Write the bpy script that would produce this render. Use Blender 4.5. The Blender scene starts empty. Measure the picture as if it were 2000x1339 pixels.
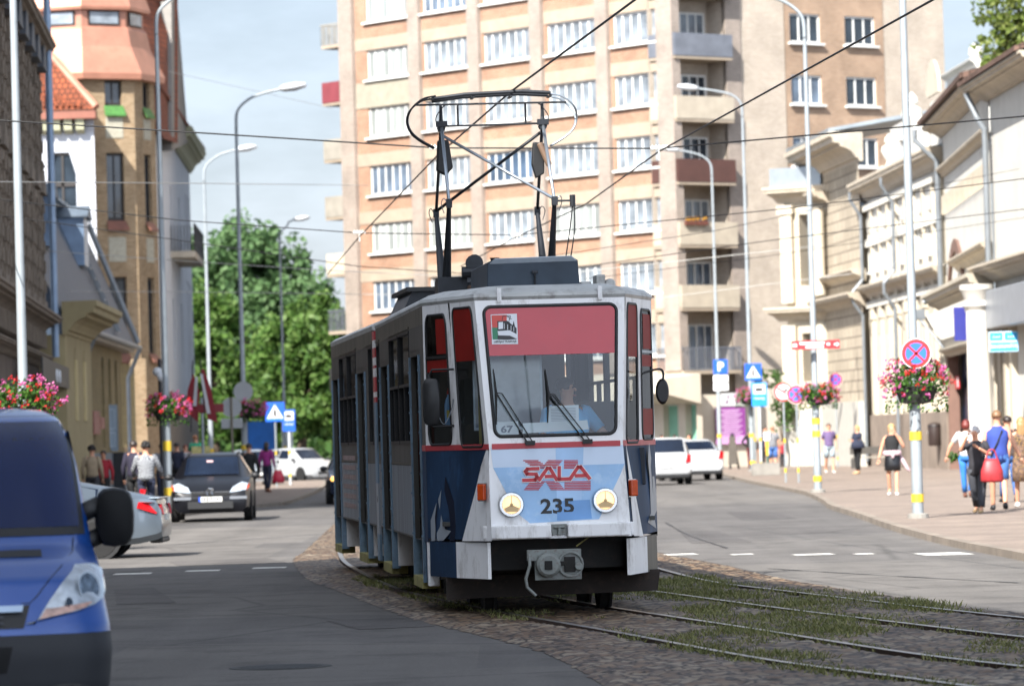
import bpy, bmesh, math, random
from mathutils import Vector, Matrix, noise
random.seed(7)
D=bpy.data; SC=bpy.context.scene; COL=SC.collection
R=math.radians; PI=math.pi
# ---------------------------------------------------------------- camera geometry (a 151 mm lens 1.67 m above the road)
F=8400.0; ROLL=0.028; HOR=855.0; CH=1.67
_p=math.atan((HOR-669.5)/F)
_f=Vector((0,math.cos(_p),math.sin(_p))); _u=Vector((0,-math.sin(_p),math.cos(_p))); _r=Vector((1,0,0))
CR=_r*math.cos(ROLL)-_u*math.sin(ROLL); CU=_u*math.cos(ROLL)+_r*math.sin(ROLL)
def ray(x,y): return _f+CR*((x-1000)/F)+CU*((669.5-y)/F)
def at(x,y,Y):
    d=ray(x,y); t=Y/d.y; return Vector((d.x*t,Y,CH+d.z*t))
def gr(x,y,z=0.0):
    d=ray(x,y); t=(z-CH)/d.z; return Vector((d.x*t,d.y*t,z))
def hz(x,y,Y): return at(x,y,Y).z
# ---------------------------------------------------------------- colours and materials
def C(h):
    h=h.lstrip('#'); o=[]
    for i in (0,2,4):
        c=int(h[i:i+2],16)/255; o.append(c/12.92 if c<=.04045 else ((c+.055)/1.055)**2.4)
    return tuple(o)
MATS={}
def nt(name):
    m=D.materials.new(name); m.use_nodes=True; t=m.node_tree; b=t.nodes['Principled BSDF']
    return m,t,b
def mul(c,k): return (min(1,c[0]*k),min(1,c[1]*k),min(1,c[2]*k),1)
def M(name,col,rough=.6,metal=0.,var=.12,scale=2.,bump=0.,bscale=30.,spec=.5,coat=0.,detail=4,stretch=None,dirt=None,dirtamt=.5):
    if name in MATS: return MATS[name]
    if isinstance(col,str): col=C(col)
    m,t,b=nt(name); N=t.nodes; L=t.links
    b.inputs['Roughness'].default_value=rough; b.inputs['Metallic'].default_value=metal
    b.inputs['Specular IOR Level'].default_value=spec; b.inputs['Coat Weight'].default_value=coat
    b.inputs['Coat Roughness'].default_value=.05
    tc=N.new('ShaderNodeTexCoord'); src=tc.outputs['Object']
    if stretch:
        mp=N.new('ShaderNodeMapping'); mp.inputs['Scale'].default_value=stretch; L.new(src,mp.inputs[0]); src=mp.outputs[0]
    nz=N.new('ShaderNodeTexNoise'); nz.inputs['Scale'].default_value=scale; nz.inputs['Detail'].default_value=detail; L.new(src,nz.inputs[0])
    rp=N.new('ShaderNodeValToRGB'); rp.color_ramp.elements[0].position=.3; rp.color_ramp.elements[1].position=.7
    rp.color_ramp.elements[0].color=mul(col,1-var); rp.color_ramp.elements[1].color=mul(col,1+var)
    L.new(nz.outputs[0],rp.inputs[0]); out=rp.outputs[0]
    if dirt is not None:
        if isinstance(dirt,str): dirt=C(dirt)
        n2=N.new('ShaderNodeTexNoise'); n2.inputs['Scale'].default_value=scale*3.1; n2.inputs['Detail'].default_value=8; n2.inputs['Roughness'].default_value=.7; L.new(src,n2.inputs[0])
        r2=N.new('ShaderNodeValToRGB'); r2.color_ramp.elements[0].position=.52; r2.color_ramp.elements[1].position=.72
        r2.color_ramp.elements[0].color=(0,0,0,1); r2.color_ramp.elements[1].color=(dirtamt,)*3+(1,)
        L.new(n2.outputs[0],r2.inputs[0])
        mx=N.new('ShaderNodeMix'); mx.data_type='RGBA'; L.new(r2.outputs[0],mx.inputs[0]); L.new(out,mx.inputs[6]); mx.inputs[7].default_value=(*dirt,1); out=mx.outputs[2]
    L.new(out,b.inputs['Base Color'])
    if bump:
        nb=N.new('ShaderNodeTexNoise'); nb.inputs['Scale'].default_value=bscale; nb.inputs['Detail'].default_value=5; L.new(src,nb.inputs[0])
        bp=N.new('ShaderNodeBump'); bp.inputs['Strength'].default_value=bump; bp.inputs['Distance'].default_value=.02; L.new(nb.outputs[0],bp.inputs['Height']); L.new(bp.outputs[0],b.inputs['Normal'])
    MATS[name]=m; return m
def brick(name,c1,c2,mortar,bw=.25,bh=.075,ms=.012,rough=.85,bump=.4,var=.25,offset=.5,vscale=.6):
    if name in MATS: return MATS[name]
    m,t,b=nt(name); N=t.nodes; L=t.links; b.inputs['Roughness'].default_value=rough; b.inputs['Specular IOR Level'].default_value=.25
    tc=N.new('ShaderNodeTexCoord'); br=N.new('ShaderNodeTexBrick'); L.new(tc.outputs['UV'],br.inputs[0])
    br.inputs['Scale'].default_value=1; br.inputs['Brick Width'].default_value=bw; br.inputs['Row Height'].default_value=bh; br.inputs['Mortar Size'].default_value=ms
    br.inputs['Mortar Smooth'].default_value=.2; br.inputs['Bias'].default_value=0; br.offset=offset
    br.inputs['Color1'].default_value=(*C(c1),1); br.inputs['Color2'].default_value=(*C(c2),1); br.inputs['Mortar'].default_value=(*C(mortar),1)
    nz=N.new('ShaderNodeTexNoise'); nz.inputs['Scale'].default_value=vscale; nz.inputs['Detail'].default_value=8; nz.inputs['Roughness'].default_value=.65; L.new(tc.outputs['UV'],nz.inputs[0])
    rp=N.new('ShaderNodeValToRGB'); rp.color_ramp.elements[0].color=(1-var,)*3+(1,); rp.color_ramp.elements[1].color=(1+var*.4,)*3+(1,); rp.color_ramp.elements[0].position=.3; rp.color_ramp.elements[1].position=.7
    L.new(nz.outputs[0],rp.inputs[0])
    mx=N.new('ShaderNodeMix'); mx.data_type='RGBA'; mx.blend_type='MULTIPLY'; mx.inputs[0].default_value=1; L.new(br.outputs[0],mx.inputs[6]); L.new(rp.outputs[0],mx.inputs[7]); L.new(mx.outputs[2],b.inputs['Base Color'])
    bp=N.new('ShaderNodeBump'); bp.inputs['Strength'].default_value=bump; bp.inputs['Distance'].default_value=.015; bp.invert=True; L.new(br.outputs['Fac'],bp.inputs['Height']); L.new(bp.outputs[0],b.inputs['Normal'])
    MATS[name]=m; return m
def glass(name,tint=(.8,.85,.85),refl=.12,rough=.02,k=1.):
    """clear pane: see-through with fresnel reflection"""
    if name in MATS: return MATS[name]
    m,t,b=nt(name); N=t.nodes; L=t.links; N.remove(b); o=N['Material Output']
    tr=N.new('ShaderNodeBsdfTransparent'); tr.inputs[0].default_value=(*tint,1)
    gl=N.new('ShaderNodeBsdfGlossy'); gl.inputs['Roughness'].default_value=rough; gl.inputs[0].default_value=(.95,.97,1,1)
    lw=N.new('ShaderNodeFresnel'); lw.inputs[0].default_value=1.45
    ma=N.new('ShaderNodeMath'); ma.operation='MULTIPLY_ADD'; ma.inputs[1].default_value=(1-refl)*k; ma.inputs[2].default_value=refl; ma.use_clamp=True; L.new(lw.outputs[0],ma.inputs[0])
    mx=N.new('ShaderNodeMixShader'); L.new(ma.outputs[0],mx.inputs[0]); L.new(tr.outputs[0],mx.inputs[1]); L.new(gl.outputs[0],mx.inputs[2]); L.new(mx.outputs[0],o.inputs[0])
    MATS[name]=m; return m
def emit(name,col,s):
    if name in MATS: return MATS[name]
    m,t,b=nt(name); b.inputs['Emission Color'].default_value=(*C(col),1); b.inputs['Emission Strength'].default_value=s; b.inputs['Base Color'].default_value=(*C(col),1)
    MATS[name]=m; return m
def leafmat(name,c1,c2,c3,trans=.35):
    if name in MATS: return MATS[name]
    m,t,b=nt(name); N=t.nodes; L=t.links
    g=N.new('ShaderNodeNewGeometry'); rp=N.new('ShaderNodeValToRGB'); e=rp.color_ramp.elements
    e[0].color=(*C(c1),1); e[1].color=(*C(c3),1); k=e.new(.55); k.color=(*C(c2),1); L.new(g.outputs['Random Per Island'],rp.inputs[0])
    L.new(rp.outputs[0],b.inputs['Base Color']); b.inputs['Roughness'].default_value=.55; b.inputs['Specular IOR Level'].default_value=.3
    tl=N.new('ShaderNodeBsdfTranslucent'); L.new(rp.outputs[0],tl.inputs[0]); mx=N.new('ShaderNodeMixShader'); mx.inputs[0].default_value=trans
    L.new(b.outputs[0],mx.inputs[1]); L.new(tl.outputs[0],mx.inputs[2]); L.new(mx.outputs[0],N['Material Output'].inputs[0])
    MATS[name]=m; return m
# ---------------------------------------------------------------- mesh builder
def rotz(p,a): c,s=math.cos(a),math.sin(a); return (p[0]*c-p[1]*s,p[0]*s+p[1]*c,p[2])
class MB:
    def __init__(s): s.v=[]; s.f=[]; s.m=[]; s.mi=0; s.T=None
    def add(s,vs,fs,mi=None):
        n=len(s.v); 
        s.v+= [tuple(s.T(v)) if s.T else tuple(v) for v in vs]
        for f in fs: s.f.append(tuple(n+i for i in f)); s.m.append(s.mi if mi is None else mi)
        return s
    def quad(s,a,b,c,d,mi=None): return s.add([a,b,c,d],[(0,1,2,3)],mi)
    def poly(s,pts,mi=None): return s.add(pts,[tuple(range(len(pts)))],mi)
    def box(s,x0,x1,y0,y1,z0,z1,mi=None):
        return s.add([(x0,y0,z0),(x1,y0,z0),(x1,y1,z0),(x0,y1,z0),(x0,y0,z1),(x1,y0,z1),(x1,y1,z1),(x0,y1,z1)],
            [(0,3,2,1),(4,5,6,7),(0,1,5,4),(1,2,6,5),(2,3,7,6),(3,0,4,7)],mi)
    def obox(s,c,size,rz=0,rx=0,ry=0,mi=None):
        m=Matrix.Rotation(rz,3,'Z')@Matrix.Rotation(ry,3,'Y')@Matrix.Rotation(rx,3,'X'); h=[k/2 for k in size]; c=Vector(c)
        vs=[c+m@Vector((x*h[0],y*h[1],z*h[2])) for z in (-1,1) for (x,y) in ((-1,-1),(1,-1),(1,1),(-1,1))]
        return s.add(vs,[(0,3,2,1),(4,5,6,7),(0,1,5,4),(1,2,6,5),(2,3,7,6),(3,0,4,7)],mi)
    def beam(s,a,b,w,h,mi=None,up=(0,0,1)):
        a=Vector(a);b=Vector(b);d=(b-a).normalized(); x=d.cross(Vector(up))
        if x.length<1e-4: x=d.cross(Vector((1,0,0)))
        x.normalize(); y=x.cross(d); vs=[p+x*(i*w/2)+y*(j*h/2) for p in (a,b) for (i,j) in ((-1,-1),(1,-1),(1,1),(-1,1))]
        return s.add(vs,[(0,3,2,1),(4,5,6,7),(0,1,5,4),(1,2,6,5),(2,3,7,6),(3,0,4,7)],mi)
    def tube(s,pts,r,n=8,cap=True,mi=None):
        pts=[Vector(p) for p in pts]; rs=r if isinstance(r,(list,tuple)) else [r]*len(pts); vs=[];fs=[]; ref=None
        for i,p in enumerate(pts):
            d=(pts[min(i+1,len(pts)-1)]-pts[max(i-1,0)]).normalized()
            if ref is None:
                ref=Vector((0,0,1)) if abs(d.z)<.9 else Vector((1,0,0))
            x=d.cross(ref)
            if x.length<1e-3: x=d.cross(Vector((.3,1,.2)))
            x.normalize(); y=x.cross(d); ref=y if abs(y.dot(d))<.9 else ref
            for k in range(n):
                a=2*PI*k/n; vs.append(p+x*(rs[i]*math.cos(a))+y*(rs[i]*math.sin(a)))
        for i in range(len(pts)-1):
            for k in range(n): fs.append((i*n+k,i*n+(k+1)%n,(i+1)*n+(k+1)%n,(i+1)*n+k))
        if cap: fs.append(tuple(range(n))[::-1]); fs.append(tuple(range((len(pts)-1)*n,len(pts)*n)))
        return s.add(vs,fs,mi)
    def lathe(s,prof,n=16,c=(0,0,0),axis='z',mi=None,cap=True):
        vs=[];fs=[]
        for (r,h) in prof:
            for k in range(n):
                a=2*PI*k/n; x,y=r*math.cos(a),r*math.sin(a)
                v={'z':(x,y,h),'y':(x,h,y),'x':(h,x,y)}[axis]; vs.append((c[0]+v[0],c[1]+v[1],c[2]+v[2]))
        for i in range(len(prof)-1):
            for k in range(n): fs.append((i*n+k,i*n+(k+1)%n,(i+1)*n+(k+1)%n,(i+1)*n+k))
        if cap: fs.append(tuple(range(n))[::-1]); fs.append(tuple(range((len(prof)-1)*n,len(prof)*n)))
        return s.add(vs,fs,mi)
    def loft(s,rings,close=True,cap=True,mi=None):
        n=len(rings[0]); vs=[p for r in rings for p in r]; fs=[]
        for i in range(len(rings)-1):
            for k in range(n if close else n-1): fs.append((i*n+k,i*n+(k+1)%n,(i+1)*n+(k+1)%n,(i+1)*n+k))
        if cap: fs.append(tuple(range(n))[::-1]); fs.append(tuple(range((len(rings)-1)*n,len(rings)*n)))
        return s.add(vs,fs,mi)
    def prism(s,pts,off,mi=None):
        """closed polygon PTS (3d) extruded by vector OFF"""
        n=len(pts); o=Vector(off); vs=[Vector(p) for p in pts]+[Vector(p)+o for p in pts]
        fs=[tuple(range(n))[::-1],tuple(range(n,2*n))]+[(i,(i+1)%n,n+(i+1)%n,n+i) for i in range(n)]
        return s.add(vs,fs,mi)
    def panel(s,o,u,W,z0,z1,holes,depth,nrm=None,mi=None,mr=None):
        """vertical wall sheet from O along unit U (length W); HOLES (u0,u1,za,zb) get reveals DEPTH deep; outside is to the right of U"""
        o=Vector((o[0],o[1],0)); u=Vector((u[0],u[1],0)).normalized(); n=Vector((u.y,-u.x,0)) if nrm is None else Vector(nrm)
        P=lambda a,z,d=0: o+u*a+Vector((0,0,z))-n*d
        us=sorted({0.,W,*[min(max(h[i],0),W) for h in holes for i in (0,1)]}); 
        for a,b in zip(us,us[1:]):
            if b-a<1e-6: continue
            hs=sorted((max(h[2],z0),min(h[3],z1)) for h in holes if h[0]<=a+1e-6 and h[1]>=b-1e-6); z=z0
            for (p,q) in hs:
                if p>z+1e-6: s.quad(P(a,z),P(b,z),P(b,p),P(a,p),mi)
                z=max(z,q)
            if z<z1-1e-6: s.quad(P(a,z),P(b,z),P(b,z1),P(a,z1),mi)
        for h in holes:
            a,b,p,q=h[:4]; r=mi if mr is None else mr
            s.quad(P(a,p),P(a,p,depth),P(a,q,depth),P(a,q),r); s.quad(P(b,p,depth),P(b,p),P(b,q),P(b,q,depth),r)
            s.quad(P(a,q),P(a,q,depth),P(b,q,depth),P(b,q),r); s.quad(P(a,p,depth),P(a,p),P(b,p),P(b,p,depth),r)
        return s
    def build(s,name,mats,parent=None,smooth=False,bevel=0,sub=0,loc=None,rz=None,seg=2,auto=None):
        me=D.meshes.new(name); me.from_pydata([tuple(v) for v in s.v],[],s.f)
        ms=mats if isinstance(mats,(list,tuple)) else [mats]
        for m in ms: me.materials.append(m)
        if len(ms)>1: me.polygons.foreach_set('material_index',[min(i,len(ms)-1) for i in s.m])
        uv=me.uv_layers.new(name='UVMap'); 
        for p in me.polygons:
            n=p.normal
            if abs(n.z)>.97: tx,ty=Vector((1,0,0)),Vector((0,1,0))
            else:
                tx=Vector((-n.y,n.x,0)).normalized(); ty=n.cross(tx)
            for li in p.loop_indices:
                q=me.vertices[me.loops[li].vertex_index].co; uv.data[li].uv=(q.dot(tx),q.dot(ty))
        if smooth: me.polygons.foreach_set('use_smooth',[True]*len(me.polygons))
        me.update(); o=D.objects.new(name,me); COL.objects.link(o)
        if smooth and auto: 
            me.set_sharp_from_angle(angle=R(auto))
        if parent: o.parent=parent
        if loc is not None: o.location=loc
        if rz is not None: o.rotation_euler.z=rz
        if bevel:
            b=o.modifiers.new('Bevel','BEVEL'); b.width=bevel; b.segments=seg; b.limit_method='ANGLE'; b.angle_limit=R(40)
        if sub:
            b=o.modifiers.new('Subdiv','SUBSURF'); b.levels=sub; b.render_levels=sub
        return o
def tag(o,label=None,cat=None,group=None,kind=None):
    if label: o['label']=label
    if cat: o['category']=cat
    if group: o['group']=group
    if kind: o['kind']=kind
    return o
def thing(name,label,cat,loc=(0,0,0),rz=0.,group=None):
    o=D.objects.new(name,None); COL.objects.link(o); o.location=loc; o.rotation_euler.z=rz; o.empty_display_size=.3
    return tag(o,label,cat,group)
def copy_tree(o,parent=None):
    c=o.copy(); COL.objects.link(c)
    if parent: c.parent=parent
    for ch in list(o.children): copy_tree(ch,c)
    return c
def text(name,s,size,loc,mat,parent,rot=(PI/2,0,0),ext=.001,bold=0.,align='CENTER',sx=1.,shear=0.,space=1.):
    cu=D.curves.new(name,'FONT'); cu.body=s; cu.size=size; cu.extrude=ext; cu.align_x=align; cu.align_y='CENTER'; cu.offset=bold; cu.shear=shear; cu.space_character=space; cu.resolution_u=3
    cu.materials.append(mat); f=D.objects.new(name,cu); COL.objects.link(f); bpy.context.view_layer.update()
    me=D.meshes.new_from_object(f.evaluated_get(bpy.context.evaluated_depsgraph_get())); D.objects.remove(f); D.curves.remove(cu); me.name=name
    o=D.objects.new(name,me); COL.objects.link(o); o.parent=parent; o.location=loc; o.rotation_euler=rot; o.scale.x=sx
    return o
def roundrect(u0,u1,v0,v1,r,n=4):
    out=[]
    for (cx,cy,a0) in ((u1-r,v0+r,-PI/2),(u1-r,v1-r,0),(u0+r,v1-r,PI/2),(u0+r,v0+r,PI)):
        for k in range(n+1):
            a=a0+PI/2*k/n; out.append((cx+r*math.cos(a),cy+r*math.sin(a)))
    return out
def lerp(a,b,t): return a+(b-a)*t
def interp(tab,x):
    if x<=tab[0][0]: return tab[0][1]
    for (a,p),(b,q) in zip(tab,tab[1:]):
        if x<=b: return p+(q-p)*(x-a)/(b-a)
    return tab[-1][1]
def smooth_path(pts,n=6):
    pts=[Vector(p) for p in pts]; out=[]
    for i in range(len(pts)-1):
        p0=pts[max(i-1,0)];p1=pts[i];p2=pts[i+1];p3=pts[min(i+2,len(pts)-1)]
        for k in range(n):
            t=k/n; out.append(.5*((2*p1)+(p2-p0)*t+(2*p0-5*p1+4*p2-p3)*t*t+(3*p1-p0-3*p2+p3)*t**3))
    return out+[pts[-1]]
# ================================================================ CAMERA, LIGHT, SKY
cam=D.cameras.new('camera'); co=D.objects.new('camera',cam); COL.objects.link(co); SC.camera=co
cam.sensor_width=36; cam.lens=F/2000*36; cam.clip_start=.1; cam.clip_end=6000
co.matrix_world=Matrix(((CR.x,CU.x,-_f.x,0),(CR.y,CU.y,-_f.y,0),(CR.z,CU.z,-_f.z,CH),(0,0,0,1)))
cam.dof.use_dof=True; cam.dof.focus_distance=40.5; cam.dof.aperture_fstop=3.8
SUN_EL=R(40); sd=Vector((-.43,-.90,0)).normalized()*math.cos(SUN_EL)+Vector((0,0,math.sin(SUN_EL)))
ld=D.lights.new('sun','SUN'); ld.energy=4.7; ld.angle=R(.53); ld.color=(1,.955,.895); lo=D.objects.new('sun',ld); COL.objects.link(lo)
lo.rotation_euler=(-sd).to_track_quat('-Z','Y').to_euler(); lo.location=sd*60
w=D.worlds.new('World'); SC.world=w; w.use_nodes=True; t=w.node_tree; N=t.nodes; L=t.links; bg=N['Background']
sky=N.new('ShaderNodeTexSky'); sky.sky_type='NISHITA'; sky.sun_disc=False; sky.sun_elevation=SUN_EL; sky.sun_rotation=math.atan2(sd.x,sd.y); sky.air_density=1.; sky.dust_density=.4; sky.ozone_density=1.6
tc=N.new('ShaderNodeTexCoord'); mp=N.new('ShaderNodeMapping'); mp.inputs['Scale'].default_value=(1,1,3.2); L.new(tc.outputs['Generated'],mp.inputs[0])
nz=N.new('ShaderNodeTexNoise'); nz.inputs['Scale'].default_value=9; nz.inputs['Detail'].default_value=7; nz.inputs['Roughness'].default_value=.55; L.new(mp.outputs[0],nz.inputs[0])
rp=N.new('ShaderNodeValToRGB'); rp.color_ramp.elements[0].position=.42; rp.color_ramp.elements[1].position=.68; L.new(nz.outputs[0],rp.inputs[0])
ma=N.new('ShaderNodeMath'); ma.operation='MULTIPLY'; ma.inputs[1].default_value=.75; L.new(rp.outputs[0],ma.inputs[0])
mx=N.new('ShaderNodeMix'); mx.data_type='RGBA'; L.new(ma.outputs[0],mx.inputs[0]); L.new(sky.outputs[0],mx.inputs[6]); 
sx=N.new('ShaderNodeSeparateXYZ'); L.new(tc.outputs['Generated'],sx.inputs[0])
cr=N.new('ShaderNodeValToRGB'); e=cr.color_ramp.elements; e[0].position=.0; e[1].position=.6; e[0].color=(3.5,3.8,4.5,1); e[1].color=(3.6,3.8,4.1,1); k_=e.new(.15); k_.color=(3.4,3.75,4.5,1); L.new(sx.outputs[2],cr.inputs[0]); 
dt=N.new('ShaderNodeVectorMath'); dt.operation='DOT_PRODUCT'; L.new(tc.outputs['Generated'],dt.inputs[0]); dt.inputs[1].default_value=tuple(Vector((sd.x,sd.y,.15)).normalized())
gr_=N.new('ShaderNodeMapRange'); gr_.inputs[1].default_value=-.1; gr_.inputs[2].default_value=.9; gr_.inputs[3].default_value=1; gr_.inputs[4].default_value=6.5; L.new(dt.outputs['Value'],gr_.inputs[0])
vm=N.new('ShaderNodeVectorMath'); vm.operation='SCALE'; 
n3=N.new('ShaderNodeTexNoise'); n3.inputs['Scale'].default_value=17; n3.inputs['Detail'].default_value=8; n3.inputs['Roughness'].default_value=.6; L.new(mp.outputs[0],n3.inputs[0])
cm=N.new('ShaderNodeMapRange'); cm.inputs[1].default_value=.35; cm.inputs[2].default_value=.65; cm.inputs[3].default_value=1.1; cm.inputs[4].default_value=1.5; L.new(n3.outputs[0],cm.inputs[0]); cv=N.new('ShaderNodeVectorMath'); cv.operation='SCALE'; L.new(cr.outputs[0],cv.inputs[0]); L.new(cm.outputs[0],cv.inputs['Scale']); L.new(cv.outputs[0],vm.inputs[0]); L.new(gr_.outputs[0],vm.inputs['Scale']); L.new(vm.outputs[0],mx.inputs[7])
hr=N.new('ShaderNodeMapRange'); hr.inputs[1].default_value=-.02; hr.inputs[2].default_value=.2; hr.inputs[3].default_value=.9; hr.inputs[4].default_value=.45; L.new(sx.outputs[2],hr.inputs[0]); mxm=N.new('ShaderNodeMath'); mxm.operation='MAXIMUM'; L.new(ma.outputs[0],mxm.inputs[0]); L.new(hr.outputs[0],mxm.inputs[1]); L.new(mxm.outputs[0],mx.inputs[0])
L.new(mx.outputs[2],bg.inputs[0]); bg.inputs[1].default_value=.052
SC.view_settings.view_transform='Standard'; SC.view_settings.look='None'; SC.view_settings.exposure=1.56; SC.view_settings.gamma=1
SC.cycles.use_denoising=True; SC.cycles.max_bounces=6; SC.cycles.transparent_max_bounces=12; SC.cycles.caustics_reflective=False; SC.cycles.caustics_refractive=False
# ================================================================ GROUND
def asphalt(name,col,patch):
    m,t,b=nt(name); N=t.nodes; L=t.links; b.inputs['Roughness'].default_value=.82; b.inputs['Specular IOR Level'].default_value=.35
    tc=N.new('ShaderNodeTexCoord'); o=tc.outputs['Object']
    def nz(s,d=6,sc=None,rg=.6):
        src=o
        if sc: mp=N.new('ShaderNodeMapping'); mp.inputs['Scale'].default_value=sc; L.new(o,mp.inputs[0]); src=mp.outputs[0]
        n=N.new('ShaderNodeTexNoise'); n.inputs['Scale'].default_value=s; n.inputs['Detail'].default_value=d; n.inputs['Roughness'].default_value=rg; L.new(src,n.inputs[0]); return n.outputs[0]
    def ramp(src,a,b_,p,q):
        r=N.new('ShaderNodeValToRGB'); e=r.color_ramp.elements; e[0].position=p; e[1].position=q; e[0].color=(*a,1); e[1].color=(*b_,1); L.new(src,r.inputs[0]); return r.outputs[0]
    def mix(f,a,b_,mode='MIX'):
        x=N.new('ShaderNodeMix'); x.data_type='RGBA'; x.blend_type=mode
        if isinstance(f,float): x.inputs[0].default_value=f
        else: L.new(f,x.inputs[0])
        L.new(a,x.inputs[6]); L.new(b_,x.inputs[7]); return x.outputs[2]
    c=C(col); base=ramp(nz(.35,5),tuple(k*.82 for k in c),tuple(k*1.12 for k in c),.3,.7)
    fine=ramp(nz(30,8,None,.8),(.62,)*3,(1.3,)*3,.3,.7); x=mix(1.,base,fine,'MULTIPLY')
    str_=ramp(nz(1.,4,(1.4,.05,1)),(.88,)*3,(1.08,)*3,.35,.65); x=mix(1.,x,str_,'MULTIPLY')
    pt=N.new('ShaderNodeTexVoronoi'); pt.inputs['Scale'].default_value=.12; pt.distance='CHEBYCHEV'; L.new(o,pt.inputs[0])
    pr=ramp(pt.outputs['Color'],(.78,.78,.80),(1.1,1.09,1.07),.2,.8); x=mix(.8,x,pr,'MULTIPLY')
    cr=N.new('ShaderNodeTexVoronoi'); cr.feature='DISTANCE_TO_EDGE'; cr.inputs['Scale'].default_value=.22
    wn=N.new('ShaderNodeTexNoise'); wn.inputs['Scale'].default_value=1.4; wn.inputs['Detail'].default_value=6; L.new(o,wn.inputs[0])
    wm=N.new('ShaderNodeMix'); wm.data_type='RGBA'; wm.inputs[0].default_value=.12; L.new(o,wm.inputs[6]); L.new(wn.outputs['Color'],wm.inputs[7]); L.new(wm.outputs[2],cr.inputs[0])
    ck=ramp(cr.outputs['Distance'],(.6,.6,.6),(1,1,1),.0,.012); x=mix(.8,x,ck,'MULTIPLY')
    st=ramp(nz(.9,9,None,.75),(.62,.61,.61),(1,1,1),.36,.5); x=mix(.8,x,st,'MULTIPLY')
    L.new(x,b.inputs['Base Color']); bp=N.new('ShaderNodeBump'); bp.inputs['Strength'].default_value=.5; bp.inputs['Distance'].default_value=.01; L.new(nz(60,6),bp.inputs['Height']); L.new(bp.outputs[0],b.inputs['Normal'])
    MATS[name]=m; return m
m_road=asphalt('asphalt','#63605d','#000000')
g=MB()
xs=[-2500,-400,-60,-20,20,60,400,2500]; ys=[-300,-40,0,40,80,140,300,800,5000]
for i in range(7):
    for j in range(8): g.quad((xs[i],ys[j],0),(xs[i+1],ys[j],0),(xs[i+1],ys[j+1],0),(xs[i],ys[j+1],0))
tag(g.build('ground',m_road),kind='structure')
# pavements: right and left, raised a kerb's height
PAVZ=.09
def strip(name,inner,outer,z,m,kerb_m,kw=.16):
    a=MB(); k=MB()
    inn=smooth_path([(x,y,0) for x,y in inner],4); out=[(interp([(q[1],q[0]) for q in sorted(outer,key=lambda q:q[1])],p.y),p.y) for p in inn]
    for (p,q),(p2,q2) in zip(zip(inn,out),zip(inn[1:],out[1:])):
        sg=1 if q[0]>p.x else -1
        f=[(p.x+sg*kw,p.y,z),(q[0],q[1],z),(q2[0],q2[1],z),(p2.x+sg*kw,p2.y,z)]
        a.poly(f if sg>0 else f[::-1])
        k.add([(p.x,p.y,-.02),(p2.x,p2.y,-.02),(p2.x,p2.y,z+.006),(p.x,p.y,z+.006),(p.x+sg*kw,p.y,z+.006),(p2.x+sg*kw,p2.y,z+.006),(p.x+sg*kw,p.y,z-.05),(p2.x+sg*kw,p2.y,z-.05)],[(0,1,2,3),(3,2,5,4),(4,5,7,6)])
    tag(a.build('pavement',m),kind='structure'); tag(k.build('kerb',kerb_m),kind='structure')
m_pav=brick('paving_slabs','#8d7f73','#7c7068','#6a6058',.2,.1,.008,.85,.3,.3)
m_kerb=M('kerb_stone','#7a7065',.85,var=.25,scale=1.2,bump=.3,dirt='#4c463c')
KR=[(6.2,20),(6.2,45),(6.16,52.4),(6.0,60),(6.08,70),(6.35,80),(6.55,90),(6.9,97),(7.4,110),(7.45,117),(7.58,144),(8.1,173),(9.5,215),(12,260)]
strip('pavement',KR,[(40,20),(40,260)],PAVZ,m_pav,m_kerb)
KL=[(-5.5,20),(-7.2,45),(-8.3,70),(-8.6,95),(-7.4,112),(-6.6,117),(-6.38,121),(-6.8,148),(-7.7,176),(-8.5,186)]
strip('pavement',KL,[(-40,20),(-40,190)],PAVZ,m_pav,m_kerb)
# ---------------------------------------------------------------- tram tracks
RA=[(4.6,19.5),(3.3,25),(2.58,27.82),(1.75,30.84),(.78,35.81),(-.05,39.9),(-.52,42.5),(-1.25,46.99),(-1.93,53.67),(-2.55,62),(-3.0,75),(-3.2,95),(-3.0,130),(-2.5,200)]
RB=[(6.6,27),(5.0,33),(4.2,36.5),(3.57,39.4),(2.66,44.12),(2.12,47.17),(1.71,52.23),(1.2,60),(.75,75),(.55,95),(.8,130),(1.3,200)]
GA=1.10
def offset_path(pts,o):
    r=[]
    for i,p in enumerate(pts):
        d=(pts[min(i+1,len(pts)-1)]-pts[max(i-1,0)]).normalized(); r.append(p+Vector((d.y,-d.x,0))*o)
    return r
pA=smooth_path([(x,y,0) for x,y in RA],8); pA2=offset_path(pA,GA); pB=smooth_path([(x,y,0) for x,y in RB],8); pB2=offset_path(pB,-GA)
m_steel=M('rail_steel','#a8a39b',.36,1.,var=.15,scale=4,stretch=(1,1,1))
m_rust=M('rail_web','#3c2d24',.8,.2,var=.3,scale=6)
def bedz(x,y):
    "height of the worn stone setts"
    xx=x/.14; yy=y/.13; d=noise.voronoi(Vector((xx,yy,0)))[0]; e=min(1,(d[1]-d[0])*2.2)
    return .012+.016*e**.6+.02*noise.noise(Vector((x*.8,y*.5,3)))+.008*noise.noise(Vector((xx*.9,yy*.9,9)))
LB=[(.75,26),(.55,28.75),(.13,33.76),(-.87,39.57),(-1.42,43.55),(-2.13,49.28),(-2.62,53.28),(-3.22,61.63),(-3.3,66),(-3.5,76),(-3.9,95)]
RBd=[(7.4,26),(5.6,33),(4.41,37.69),(3.53,43.3),(2.95,48.63),(2.5,54.97),(2.0,60),(1.5,75),(1.4,95)]
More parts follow.
